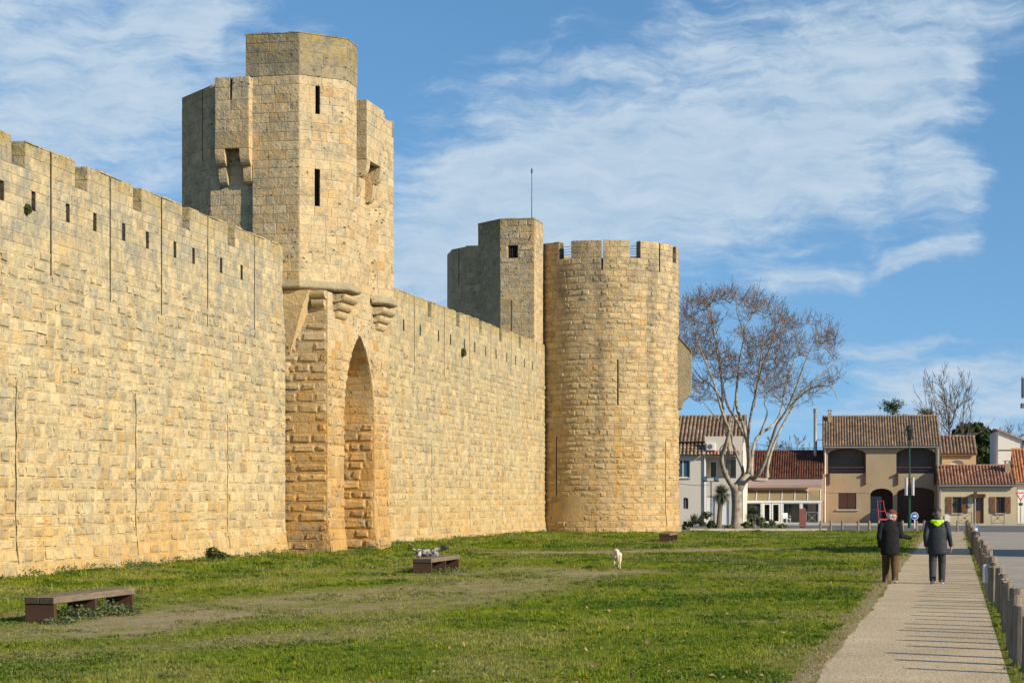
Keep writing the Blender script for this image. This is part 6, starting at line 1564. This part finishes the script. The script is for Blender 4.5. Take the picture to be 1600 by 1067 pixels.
# unseen house added past the right edge to shade the path and road
h = House('house', 'unseen plain rendered house added beside the road to cast shadow across the path', 0, 100, ang=math.radians(15)); h.root.location = (27.0, 64.3, 0); h.O = Vector((27, 64.3, 0))
m = MB(); panel(m, 0, 7, -.3, 8.2, [(1.5, 2.7, 1.0, 2.4), (1.5, 2.7, 5.0, 6.6), (5, 6, 0, 2.2)], 0); h.build(m, 'front_wall', M_R_CREAM); shell(h, 0, 7, 8, 8.2, M_R_CREAM, (4, 9.7)); gable_roof(h, -.2, 7.2, -.3, 8.2, 4, 9.7, 8, M_TILE_C, 61, .4, .6); window(h, (1.5, 2.7, 5.0, 6.6), .12)
window(h, (1.5, 2.7, 1.0, 2.4), .12); m = MB(); m.box(5.01, 5.99, .12, .17, 0, 2.19); h.build(m, 'door', M_BROWN)
sheet('grass_verge', [(wline(119, 14.5)+6, 121), (80, 118), (80, 123.0), (wline(123, 12)+6.5, 123.2)], 0.01, lawn.data.materials[0], 'patch of grass by the give way sign')

# ------------------------------------------------------------------ grass
m_, t, b = new_mat('grass blades')
ti = t.attr('tint', 'INSTANCER')['Fac']; dry = t.attr('dry', 'INSTANCER')['Fac']; P = t.n.new('ShaderNodeNewGeometry').outputs['Position']
lg = t.noise(P, 0.45, 4, 0.6)
c = t.mix(t.mapr(t.math('ADD', t.math('MULTIPLY', ti, .6), t.math('MULTIPLY', lg, .6)), .35, .85), (0.098, 0.168, 0.010, 1), (0.36, 0.385, 0.022, 1))
c = t.mix(dry, c, (0.38, 0.31, 0.15, 1)); t.put(b.inputs['Base Color'], c); b.inputs['Roughness'].default_value = .55; b.inputs['Specular IOR Level'].default_value = .22
tn = t.n.new('ShaderNodeBsdfTranslucent'); t.put(tn.inputs['Color'], c); mx = t.n.new('ShaderNodeMixShader'); mx.inputs[0].default_value = .35
out = [n for n in t.n if n.type == 'OUTPUT_MATERIAL'][0]; t.l.new(b.outputs[0], mx.inputs[1]); t.l.new(tn.outputs[0], mx.inputs[2]); t.l.new(mx.outputs[0], out.inputs[0]); M_GRASS = m_
gcol = bpy.data.collections.new('grass_tufts')
def tuft(seed, nb, r, h, w, flat=0.0):
    rg = random.Random(seed); m = MB()
    for _ in range(nb):
        an = rg.uniform(0, 6.28); rr = r*rg.random()**.5; x, y = rr*math.cos(an), rr*math.sin(an); b_ = rg.uniform(0, 6.28); L = h*rg.uniform(.5, 1.2); lean = rg.uniform(.2, .9)+flat; dx, dy = math.cos(b_)*lean, math.sin(b_)*lean; sx_, sy_ = -math.sin(b_)*w*rg.uniform(.7, 1.3), math.cos(b_)*w
        z1_, z2_ = L*.6*(1-flat*.5), L*(1-flat*.6); m.add([(x-sx_, y-sy_, -.01), (x+sx_, y+sy_, -.01), (x+dx*L*.35+sx_*.8, y+dy*L*.35+sy_*.8, z1_), (x+dx*L*.35-sx_*.8, y+dy*L*.35-sy_*.8, z1_), (x+dx*L, y+dy*L, z2_)], [(0, 1, 2, 3), (3, 2, 4)])
    me = m.mesh('grass_tuft'); me.materials.append(M_GRASS); o = bpy.data.objects.new('grass_tuft', me); gcol.objects.link(o)
for s_ in range(4): tuft(s_, 16, .085, .050, .0042)
for s_ in range(2): tuft(10+s_, 12, .10, .055, .013, .35)        # broad leaved clumps
tuft(20, 14, .07, .11, .0045)
rs = np.random.RandomState(5)
pts = []
for (ya, yb, dens, scl) in ((17, 27, 150, 1.0), (27, 38, 105, 1.1), (38, 55, 55, 1.35), (55, 80, 26, 1.7), (80, 123, 12, 2.2)):
    xl = -0.31*yb-1; xr = wline(yb, 1.2); n = int((xr-xl)*(yb-ya)*dens); X = rs.uniform(xl, xr, n); Y = rs.uniform(ya, yb, n)
    k = (np.abs(X)/Y < .30) & (X > wline(Y, -24.15)); X, Y = X[k], Y[k]; edge = wline(Y, PATH_L); right = (X > wline(Y, PATH_R+.08)) & (X < wline(Y, 1.15))
    tow = np.hypot(X-TCX, Y-TCY) > TR+.2
    g1 = (X > wline(Y, -24.27)) & ~((Y > 71.0) & (Y < 81.5) & (X < wline(Y, -24.27+1.65)))
    rag = (NC(X*1.3+9, Y*1.3+4)-.5)*.35
    keep = ((X < edge-.02+rag*.8) | right) & tow & g1 & (Y < 122.8); X, Y = X[keep], Y[keep]; right = right[keep]; edge = edge[keep]; rag = rag[keep]
    wv = worn(X, Y); wv = np.where(right, np.clip(NB(X*2, Y*1.3)*1.6-.55, 0, 1), wv); k2 = (rs.rand(len(X)) > wv*.72+.25*(wv > .72)) | ((edge-X) < .4); X, Y, wv, edge, rag, right = X[k2], Y[k2], wv[k2], edge[k2], rag[k2], right[k2]
    nn = NA(X*.5+7, Y*.35+3); lush = NB(X*.8+5, Y*.55+1)
    sc = scl*(0.42+0.64*lush)*(1-.55*wv)*rs.uniform(.7, 1.25, len(X))
    edgeb = ((edge-X) < .26+rag) & ~right; dry_e = edgeb*rs.uniform(.55, 1.1, len(X)); wallside = (X-wline(Y, -24.27)) < 7; sc = np.where(wallside & (wv < .2), sc*1.35, sc)
    pick = rs.randint(0, 4, len(X)); br_ = ((NC(X*.55+40, Y*.4+11) > .60) & (rs.rand(len(X)) < .6)) | (rs.rand(len(X)) < .05) | ((np.hypot((X-7.7)/2.2, (Y-62)/4) < 1) & (rs.rand(len(X)) < .8)); pick = np.where(br_, 4+rs.randint(0, 2, len(X)), pick); sc = np.where(br_, sc*1.35, sc)
    tall = rs.rand(len(X)) < .03; pick = np.where(tall, 6, pick)
    tint = np.clip(.75*rs.rand(len(X))+.5*(nn-.35)-.6*br_, 0, 1); dry_ = np.clip(wv*.75+.12*(rs.rand(len(X)) < .12)+np.clip((nn-.50)*1.7, 0, .42)+dry_e, 0, 1); sc = np.where(edgeb, scl*rs.uniform(.45, .8, len(X)), sc); pick = np.where(edgeb, rs.randint(0, 4, len(X)), pick)
    pts.append(np.column_stack([X, Y, gheight(X, Y)+.01, sc, pick, tint, dry_, rs.uniform(0, 6.28, len(X))]))
A = np.vstack(pts); print('tufts', len(A))
gm = bpy.data.meshes.new('grass'); gm.vertices.add(len(A)); gm.vertices.foreach_set('co', A[:, :3].astype(np.float32).ravel())
for nm, col_, ty in (('gscale', 3, 'FLOAT'), ('gpick', 4, 'INT'), ('tint', 5, 'FLOAT'), ('dry', 6, 'FLOAT'), ('grot', 7, 'FLOAT')):
    a_ = gm.attributes.new(nm, ty, 'POINT'); a_.data.foreach_set('value', A[:, col_].astype(np.int32 if ty == 'INT' else np.float32))
go = bpy.data.objects.new('grass', gm); COL.objects.link(go); tag(go, 'short rough grass of the lawn', kind='stuff')
ng = bpy.data.node_groups.new('grass scatter', 'GeometryNodeTree'); ng.interface.new_socket('Geometry', in_out='INPUT', socket_type='NodeSocketGeometry'); ng.interface.new_socket('Geometry', in_out='OUTPUT', socket_type='NodeSocketGeometry')
N_ = ng.nodes; gi = N_.new('NodeGroupInput'); goo = N_.new('NodeGroupOutput'); ip = N_.new('GeometryNodeInstanceOnPoints'); ci = N_.new('GeometryNodeCollectionInfo'); ci.inputs['Collection'].default_value = gcol; ci.inputs['Separate Children'].default_value = True; ci.inputs['Reset Children'].default_value = True
def nattr(nm, ty): n = N_.new('GeometryNodeInputNamedAttribute'); n.data_type = ty; n.inputs['Name'].default_value = nm; return n.outputs['Attribute']
cx_ = N_.new('ShaderNodeCombineXYZ'); ng.links.new(nattr('grot', 'FLOAT'), cx_.inputs[2])
ng.links.new(gi.outputs[0], ip.inputs['Points']); ng.links.new(ci.outputs[0], ip.inputs['Instance']); ip.inputs['Pick Instance'].default_value = True
ng.links.new(nattr('gpick', 'INT'), ip.inputs['Instance Index']); e2r = N_.new('FunctionNodeEulerToRotation'); ng.links.new(cx_.outputs[0], e2r.inputs[0]); ng.links.new(e2r.outputs[0], ip.inputs['Rotation']); ng.links.new(nattr('gscale', 'FLOAT'), ip.inputs['Scale']); ng.links.new(ip.outputs[0], goo.inputs[0])
md = go.modifiers.new('scatter', 'NODES'); md.node_group = ng
# fallen leaves
rg = random.Random(2); lf = MB()
for _ in range(230):
    Y = 21+rg.random()**1.6*55; X = rg.uniform(-.05*Y-1, wline(Y, PATH_L)+.3)
    if rg.random() < .75 and X < wline(Y, PATH_L)-5.5: continue
    s = rg.uniform(.022, .05); c_ = Vector((X, Y, rg.uniform(.045, .075))); a = Vector((rg.gauss(0, 1), rg.gauss(0, 1), rg.gauss(0, .45))).normalized()*s; b_ = a.cross(Vector((rg.gauss(0, .4), rg.gauss(0, .4), 1))).normalized()*s*.75
    lf.add([c_+a, c_+b_+a*.2, c_-a, c_-b_+a*.2, c_+Vector((0, 0, .012))], [(0, 1, 4), (1, 2, 4), (2, 3, 4), (3, 0, 4)], rg.random())
M_FALL = simple('dry tan leaf', (0.42, 0.27, 0.13), (0.28, 0.16, 0.08), 5, .9)
tag(lf.build('fallen_leaves', M_FALL), 'dry tan leaves scattered on the grass by the path', kind='stuff')

# overhead cables and a roof aerial
def sag(a, b_, d, n=14): return [Vector(a).lerp(Vector(b_), i/n)+Vector((0, 0, -d*4*(i/n)*(1-i/n))) for i in range(n+1)]
def px3(px, py, Y): g_ = gp(px, Y); return (g_.x, g_.y, gz(py, Y))
cb = empty('overhead_cable', px3(1162, 690, 158), 0, 'thin dark overhead cable slung from the grey house to the tan house', 'cable'); m = MB(); m.tube(sag(px3(1161, 690, 157.5), px3(1288, 699, 167.6), .25), .022, 4); m.build('wire', M_IRON, cb)
cb = empty('overhead_cable', px3(1060, 754, 156), 0, 'thin cable crossing the front of the grey house to the floodlight post', 'cable'); m = MB(); m.tube(sag(px3(1050, 752, 154), px3(1110, 757, 131.1), .15), .018, 4); m.build('wire', M_IRON, cb)
ae = empty('roof_aerial', px3(1519, 709, 178.5), 0, 'small greenish roof aerial above the ridge of the cottage', 'aerial'); x, y, z = px3(1519, 712, 178.5); zt = gz(676, 178.5); m = MB(); m.tube([(x, y, z), (x, y, zt)], .035, 6); m.build('pole', M_GREEN, ae)
m = MB(); m.bar((x-.5, y, zt-.1), (x+.5, y, zt-.05), .03)
for i in range(6): m.bar((x-.45+.18*i, y-.3, zt-.09), (x-.45+.18*i, y+.3, zt-.09), .02)
m.build('antenna', M_ZINC, ae)

# weeds along the foot of the walls, too many and small to count
rg = random.Random(44); wf = MB()
for _ in range(230):
    s = rg.uniform(46, 121); t_ = rg.uniform(.12, .5)
    if 73.0 < s < 83.6: t_ += 1.6 if 74.3 < s < 82.5 else 0
    f_ = W1 if s < 74 else W; x, y, _ = f_(s, t_, 0); r = rg.uniform(.08, .30); h_ = rg.uniform(.08, .26)
    for _k in range(int(18+60*r)):
        an = rg.uniform(0, 6.28); rr = r*rg.random()**.6; q = Vector((x+math.cos(an)*rr, y+math.sin(an)*rr, .02+h_*rg.random())); a = Vector((rg.gauss(0, 1), rg.gauss(0, 1), rg.gauss(.4, .7))).normalized()*rg.uniform(.025, .06); b_ = a.orthogonal().normalized()*.018
        wf.add([q+a, q+b_, q-a, q-b_], [(0, 1, 2, 3)], rg.random())
tag(wf.build('weeds', M_LEAFW), 'low weeds along the foot of the walls', kind='stuff')
# ------------------------------------------------------------------ people and dogs
def blob(name, chains, mat, parent, voxel=0.012, smooth=6, cut=None):
    """one continuous surface grown from chains of (x, y, z, r[, flatten x, flatten y])"""
    m = MB()
    for ch in chains:
        for a, b_ in zip(ch, ch[1:] if len(ch) > 1 else ch):
            A_, B_ = Vector(a[:3]), Vector(b_[:3]); L = (B_-A_).length; n = max(1, int(L/(min(a[3], b_[3])*.35)))
            for i in range(n+1):
                f = i/n; r = a[3]+(b_[3]-a[3])*f; fx = (a[4] if len(a) > 4 else 1)+((b_[4] if len(b_) > 4 else 1)-(a[4] if len(a) > 4 else 1))*f; fy = (a[5] if len(a) > 5 else 1)+((b_[5] if len(b_) > 5 else 1)-(a[5] if len(a) > 5 else 1))*f
                m.ball(A_.lerp(B_, f), (r*fx, r*fy, r), *((24, 14) if r > .09 else (14, 9) if r > .04 else (10, 7)))
    o = m.build(name, mat, parent, local=True)
    r = o.modifiers.new('r', 'REMESH'); r.mode = 'VOXEL'; r.voxel_size = voxel
    s = o.modifiers.new('s', 'SMOOTH'); s.iterations = smooth; s.factor = .5
    bpy.context.view_layer.update(); dg = bpy.context.evaluated_depsgraph_get(); me = bpy.data.meshes.new_from_object(o.evaluated_get(dg)); o.modifiers.clear(); old = o.data; o.data = me; bpy.data.meshes.remove(old)
    if not me.materials: me.materials.append(mat)
    me.polygons.foreach_set('use_smooth', [True]*len(me.polygons))
    if cut: bm = bmesh.new(); bm.from_mesh(me); [bmesh.ops.bisect_plane(bm, geom=bm.verts[:]+bm.edges[:]+bm.faces[:], plane_co=c, plane_no=n_, clear_outer=True) for c, n_ in cut]; bm.to_mesh(me); bm.free()
    me.name = name; return o
M_SKIN = simple('skin', (0.50, 0.27, 0.19), (0.43, 0.22, 0.15), 9, .55)
M_HAIRW = simple('white hair', (0.62, 0.60, 0.56), (0.5, 0.48, 0.45), 30, .8); M_HAIRG = simple('dark grey hair', (0.09, 0.08, 0.075), (0.14, 0.13, 0.12), 30, .8)
M_BLACK = simple('black padded jacket', (0.012, 0.012, 0.013), (0.024, 0.024, 0.026), 2.2, .9, bump=1, spec=.1)
M_NAVY = simple('dark slate rain jacket', (0.020, 0.024, 0.030), (0.034, 0.040, 0.048), 2.0, .6, bump=1, spec=.2)
M_NEON = simple('neon lime hood', (0.48, 0.80, 0.01), (0.42, 0.72, 0.01), 5, .6)
M_TROUB = simple('brown corduroy', (0.105, 0.060, 0.030), (0.075, 0.042, 0.022), 8, .9, bump=.4); M_TROUG = simple('charcoal trousers', (0.034, 0.034, 0.038), (0.05, 0.05, 0.055), 7, .85, bump=.4)
M_CAPR = simple('rust tweed cap', (0.15, 0.05, 0.035), (0.10, 0.036, 0.028), 25, .9); M_CAPD = simple('dark cap', (0.045, 0.047, 0.05), (0.03, 0.03, 0.033), 15, .9)
M_SHOE = simple('grey shoe', (0.20, 0.20, 0.21), (0.10, 0.10, 0.11), 12, .7); M_SHOEB = simple('black shoe', (0.03, 0.028, 0.028), (0.04, 0.04, 0.04), 12, .6); M_SOLE = simple('white sole', (0.6, 0.6, 0.58), rough=.7)
M_EYE = simple('eye', (0.05, 0.04, 0.035), rough=.2)

def hand(w, d, up, side, s=1.0, curl=.5):
    """palm and five fingers as chains: w wrist, d finger direction, up back of the hand, side +1 when the thumb lies on the cross(d,up) side"""
    w = Vector(w); d = Vector(d).normalized(); up = Vector(up); up = (up-d*up.dot(d)).normalized(); sd_ = d.cross(up)*side; out = []
    P = lambda a, b_, c: w+d*a*s+sd_*b_*s+up*c*s
    k = lambda v, r: (v.x, v.y, v.z, r*s)
    for b_ in (-.026, -.009, .009, .026): out.append([k(P(0, b_*.6, 0), .019), k(P(.085, b_, .003), .0135)])
    for b_, L in ((.030, .068), (.0105, .080), (-.010, .074), (-.030, .056)):
        out.append([k(P(.085, b_, .003), .0105), k(P(.085+L*.45, b_*1.12, -.004-.010*curl), .0095), k(P(.085+L*.80, b_*1.12, -.008-.034*curl), .0085), k(P(.085+L*(1-.2*curl), b_*1.10, -.012-.058*curl), .0075)])
    out.append([k(P(.022, .026, -.006), .015), k(P(.055, .056, -.016), .0115), k(P(.088, .064, -.026-.02*curl), .0095)])
    return out
def head_parts(root, c, yaw, hair, cap, hairlong):
    """head faces the local direction yaw (0 = +y)"""
    cy_, sy_ = math.cos(yaw), math.sin(yaw)
    def T(x, y, z): return (c[0]+x*cy_+y*sy_, c[1]-x*sy_+y*cy_, c[2]+z)
    k = lambda x, y, z, r, *f: (*T(x, y, z), r, *f)
    skin = [[k(0, -.012, .03, .092), k(0, .02, .01, .086)], [k(0, .035, -.05, .060), k(0, .045, -.085, .045)], [k(0, .092, .015, .016), k(0, .112, -.022, .017)], [k(-.025, .085, -.062, .016), k(.025, .085, -.062, .016)],
            [k(-.09, -.005, .02, .02), k(-.098, -.012, -.02, .016)], [k(.09, -.005, .02, .02), k(.098, -.012, -.02, .016)]]
    for sx_ in (-1, 1):
        m = MB(); m.ball(T(.034*sx_, .094, .012), .011, 8, 6); m.build('eye', M_EYE, root, local=True)
    h = [[k(0, -.035, .045, .090), k(0, -.045, .0, .086)], [k(0, -.055, -.04, .068)], [k(-.07, -.045, .02, .026), k(-.068, -.05, -.02, .02)], [k(.07, -.045, .02, .026), k(.068, -.05, -.02, .02)]]
    if hairlong: h.append([k(-.03, -.06, -.06, .035), k(.03, -.06, -.06, .035)])
    blob('hair', h, hair, root, .010, 3)
    cp_ = [[k(0, -.02, .062, .098), k(0, .02, .058, .092)], [k(-.06, .095, .048, .02), k(0, .118, .042, .022), k(.06, .095, .048, .02)], [k(-.05, .06, .06, .03), k(.05, .06, .06, .03)]]
    co = T(0, 0, .040)
    blob('cap', cp_, cap, root, .009, 3, [(co, (0, 0, -1))])
    return skin

def person(name, loc, rot, label, P_, mats):
    root = empty(name, loc, rot, label, 'person'); J, T_ = P_['jacket'], P_['legs']
    skin = head_parts(root, P_['head'], P_['yaw'], mats['hair'], mats['cap'], P_.get('hairlong'))
    hx, hy, hz = P_['head']; sk = P_['sk']
    skin.append([(hx, hy+.01, hz-.05, .055), (sk[0], sk[1], sk[2]+.04, .060)])
    skin.append([(sk[0], sk[1], sk[2], .10, 1.3, .9), (0, 0, 1.15, .12, 1.2, .85), (0, 0, .95, .12, 1.2, .9)])
    for a in P_['arms']: skin.append([(*p, r) for p, r in zip(a, (.055, .042, .034, .027))])
    for l in T_: skin.append([(*p, r) for p, r in zip(l, (.085, .058, .040, .036))])
    for h in P_['hands']: skin += hand(*h)
    blob('body', skin, M_SKIN, root, .0075, 2)
    jk = [[(sk[0]-.145, sk[1], sk[2]-.015, .070, 1, .95), (sk[0], sk[1]-.005, sk[2]+.025, .088, 1.0, .95), (sk[0]+.145, sk[1], sk[2]-.015, .070, 1, .95)], [(sk[0]-.02, sk[1]-.005, sk[2]+.075, .062), (sk[0]+.02, sk[1]-.005, sk[2]+.075, .062)]]
    w_ = J['w']; jk.append([(sk[0], sk[1], sk[2]-.03, .115, 1.75, .95), (sk[0]*.7, J['y'], 1.25, .135, 1.62*w_, 1.0), (0, J['y'], 1.05, .140, 1.50*w_, 1.0), (0, J['y'], .92, .142, 1.52*w_, 1.02), (0, J['y']-.005, J['hem'], .142, 1.58*w_, 1.02)])
    for x in (-.10, .10): jk.append([(sk[0]+x, sk[1]-.03, sk[2]-.10, .085), (x, J['y']-.035, 1.18, .075), (x*1.1, J['y']-.03, 1.0, .06)])
    for a in P_['arms']:
        q = [Vector(p) for p in a]; jk.append([(*q[0], .082), (*q[1], .064), (*(q[2].lerp(q[1], .08)), .052), (*(q[2]), .050)])
    jo = blob('jacket', jk, mats['jacket'], root, .012, 7, [((0, 0, J['hem']-.04), (0, 0, -1))])
    tr = []
    for l in T_:
        q = [Vector(p) for p in l]; tr.append([(*q[0], .112), (*q[1], .094), (*q[1].lerp(q[2], .55), .086), (q[2].x, q[2].y, q[2].z-.015, .080)])
    tr.append([(-.07, 0, .90, .105, 1, .95), (.07, 0, .90, .105, 1, .95)])
    blob('trousers', tr, mats['trousers'], root, .012, 3)
    for l, d in zip(T_, P_['feet']):
        a = Vector(l[2]); d = Vector(d).normalized(); z = a.z-.055
        s_ = blob('shoe', [[(*(a-d*.045+Vector((0, 0, -.035))), .042), (*(a+d*.08+Vector((0, 0, -.048))), .042, 1, 1), (*(a+d*.15+Vector((0, 0, -.055))), .034)], [(*(a+Vector((0, 0, -.01))), .048), (*(a+Vector((0, 0, -.04))), .045)]], mats['shoe'], root, .009, 3)
        b0, b1 = a-d*.085, a+d*.18; sd_ = d.cross(Vector((0, 0, 1))).normalized()*.043; m = MB(); zb = a.z-.098; e = d.z
        v_ = [(p+q_+Vector((0, 0, dz))) for dz in (-.098, -.078) for p, q_ in ((b0, -sd_*.8), (b0, sd_*.8), (a+d*.06, sd_*1.1), (b1, sd_*.55), (b1, -sd_*.55), (a+d*.06, -sd_*1.1))]
        m.add(v_, [tuple(range(6))[::-1], tuple(range(6, 12))]+[(i, (i+1) % 6, 6+(i+1) % 6, 6+i) for i in range(6)]); m.build('sole', M_SOLE, s_, local=True)
    return root
# walking man in the flat cap: weight on the right leg, right forearm raised in talk
g_ = ground(1391, 911.5)
man = person('person', (g_.x, g_.y, .004), WROT+.06, 'elderly man in a rust flat cap, black jacket and brown trousers, one hand raised', dict(
    head=(.045, .055, 1.605), yaw=1.2, sk=(.0, .02, 1.40), hairlong=True,
    arms=[[(-.20, .02, 1.375), (-.265, -.05, 1.11), (-.235, .07, .88), (-.23, .08, .845)], [(.205, .02, 1.385), (.265, .0, 1.13), (.46, .10, 1.085), (.50, .115, 1.10)]],
    legs=[[(-.095, 0, .90), (-.10, .15, .51), (-.105, .14, .105), (-.105, .14, .10)], [(.095, 0, .90), (.10, .0, .49), (.105, -.24, .145), (.105, -.24, .14)]], feet=[(-.12, 1, .0), (.12, 1, -.25)],
    hands=[((-.232, .075, .855), (0, .15, -1), (-1, 0, 0), 1, 1, .7), ((.49, .11, 1.095), (.75, .35, .45), (0, .5, 1), 1, 1.0, .35)],
    jacket=dict(y=0, w=1.02, hem=.72)), dict(hair=M_HAIRW, cap=M_CAPR, jacket=M_BLACK, trousers=M_TROUB, shoe=M_SHOE))
g_ = ground(1464.5, 912)
man2 = person('person', (g_.x, g_.y, .004), WROT-.02, 'walking man in a dark cap and slate jacket with a neon lime hood', dict(
    head=(.0, .03, 1.645), yaw=-.12, sk=(0, .01, 1.435),
    arms=[[(-.21, .01, 1.41), (-.27, -.08, 1.14), (-.265, .02, .91), (-.265, .03, .875)], [(.21, .01, 1.41), (.275, .0, 1.14), (.31, .11, .91), (.315, .125, .88)]],
    legs=[[(-.095, 0, .92), (-.105, .02, .50), (-.10, -.21, .135), (-.10, -.21, .13)], [(.095, 0, .92), (.105, .16, .51), (.10, .15, .105), (.10, .15, .10)]], feet=[(-.22, 1, -.25), (.18, 1, 0)],
    hands=[((-.265, .025, .885), (.05, .1, -1), (-1, 0, 0), 1, 1, .6), ((.314, .12, .89), (.12, .2, -1), (1, 0, 0), -1, 1.0, .45)],
    jacket=dict(y=0, w=1.06, hem=.745)), dict(hair=M_HAIRG, cap=M_CAPD, jacket=M_NAVY, trousers=M_TROUG, shoe=M_SHOE))
blob('hood', [[(-.11, -.075, 1.475, .045), (0, -.10, 1.46, .052), (.11, -.075, 1.475, .045)], [(-.06, -.115, 1.42, .032), (0, -.13, 1.385, .03), (.06, -.115, 1.42, .032)], [(-.13, -.02, 1.485, .035), (-.10, -.07, 1.48, .04)], [(.13, -.02, 1.485, .035), (.10, -.07, 1.48, .04)]], M_NEON, man2, .009, 4)

def dog_mat(name, a, b_, sc, lo, hi, ears=None):
    m, t, b = new_mat(name); P = t.n.new('ShaderNodeTexCoord').outputs['Object']; f = t.mapr(t.noise(P, sc, 5, .75), lo, hi); f = t.math('ADD', f, t.mapr(t.noise(P, sc*.25, 2, .5), .52, .60, 0, .5), clamp=True)
    t.put(b.inputs['Base Color'], t.mix(f, rgb(a), rgb(b_))); b.inputs['Roughness'].default_value = .9; bp = t.n.new('ShaderNodeBump'); bp.inputs['Strength'].default_value = .6; bp.inputs['Distance'].default_value = .02; t.put(bp.inputs['Height'], t.noise(P, 40, 3, .7)); t.put(b.inputs['Normal'], bp.outputs[0]); return m
def dog(loc, rot, label, mat, headmat, s, head_low, tail_up):
    """stands along +y"""
    root = empty('dog', loc, rot, label, 'dog'); K = lambda *p: [(x*s, y*s, z*s, r*s, *f) for x, y, z, r, *f in p]; ch = []
    ch.append(K((0, .24, .47, .115, .85, 1), (0, .08, .455, .118, .85, 1), (0, -.12, .475, .095, .85, 1), (0, -.28, .49, .100, .9, 1)))           # chest, tucked belly, rump
    ch.append(K((0, .28, .42, .09, .8, 1), (0, .30, .50, .095, .85, 1)))
    hz = .50 if head_low else .62
    ch.append(K((0, .28, .52, .10), (0, .40, (.54+hz)/2, .084), (0, .49, hz, .072)))
    if not head_low: ch.append(K((0, .22, .46, .135, .9, 1), (0, .05, .445, .138, .9, 1), (0, -.14, .46, .122, .9, 1), (0, -.27, .475, .118, .95, 1)))                                                           # neck
    for sx_ in (-1, 1):
        st = .06*sx_
        ch.append(K((.075*sx_, .24, .42, .058), (.078*sx_, .22+st*.2, .28, .036), (.075*sx_, .24+st, .12, .024), (.075*sx_, .25+st, .03, .028), (.075*sx_, .285+st, .02, .024)))    # fore leg
        ch.append(K((.070*sx_, -.27, .44, .085), (.085*sx_, -.21-st, .29, .056), (.08*sx_, -.33-st, .17, .026), (.08*sx_, -.31-st, .03, .027), (.08*sx_, -.27-st, .02, .025)))    # thigh, knee forward, hock back
    if tail_up: ch.append(K((0, -.36, .53, .028), (0, -.47, .58, .028), (0, -.56, .68, .032), (0, -.60, .77, .018)))
    else: ch.append(K((0, -.37, .52, .026), (0.0, -.45, .45, .03), (.015, -.47, .33, .028), (.02, -.46, .22, .014)))
    ch.append(K((0, .53, hz+.01, .075), (0, .56, hz+.005, .068)))
    ch.append(K((0, .60, hz-.02, .046), (0, .70, hz-.05, .034), (0, .725, hz-.05, .028)))
    blob('body', ch, mat, root, .011, 3)
    for sx_ in (-1, 1):
        blob('ear', [K((.062*sx_, .52, hz+.045, .024), (.085*sx_, .515, hz-.02, .030, .55, 1), (.085*sx_, .52, hz-.075, .022, .55, 1))], headmat, root, .008, 2)
        m = MB(); m.ball((.036*sx_*s, .615*s, (hz+.025)*s), .012*s, 8, 6); m.build('eye', M_EYE, root, local=True)
    m = MB(); m.ball((0, .748*s, (hz-.045)*s), .018*s, 8, 6); m.build('nose', M_EYE, root, local=True)
    if headmat is not mat:
        blob('head_patch', [K((0, .52, hz+.012, .079), (0, .56, hz+.008, .072)), K((0, .60, hz-.012, .047), (0, .69, hz-.045, .035))], headmat, root, .010, 2)
    return root
M_DOGW = dog_mat('cream dog coat', (0.62, 0.52, 0.38), (0.50, 0.38, 0.25), 3, .5, .75); M_DOGS = dog_mat('black and white ticked coat', (0.50, 0.46, 0.42), (0.035, 0.032, 0.032), 9, .44, .56); M_DOGB = simple('black dog fur', (0.018, 0.017, 0.017), (0.03, 0.028, 0.027), 20, .8)
g_ = ground(963.5, 889); dog((g_.x, g_.y, .01), WROT+.22, 'cream white dog walking away across the middle of the lawn', M_DOGW, M_DOGW, .92, True, False)
dog((*gp(668, 58.5)[:2], .01), -math.pi/2-.12, 'black and white speckled dog walking behind the middle bench', M_DOGS, M_DOGB, .92, False, True)
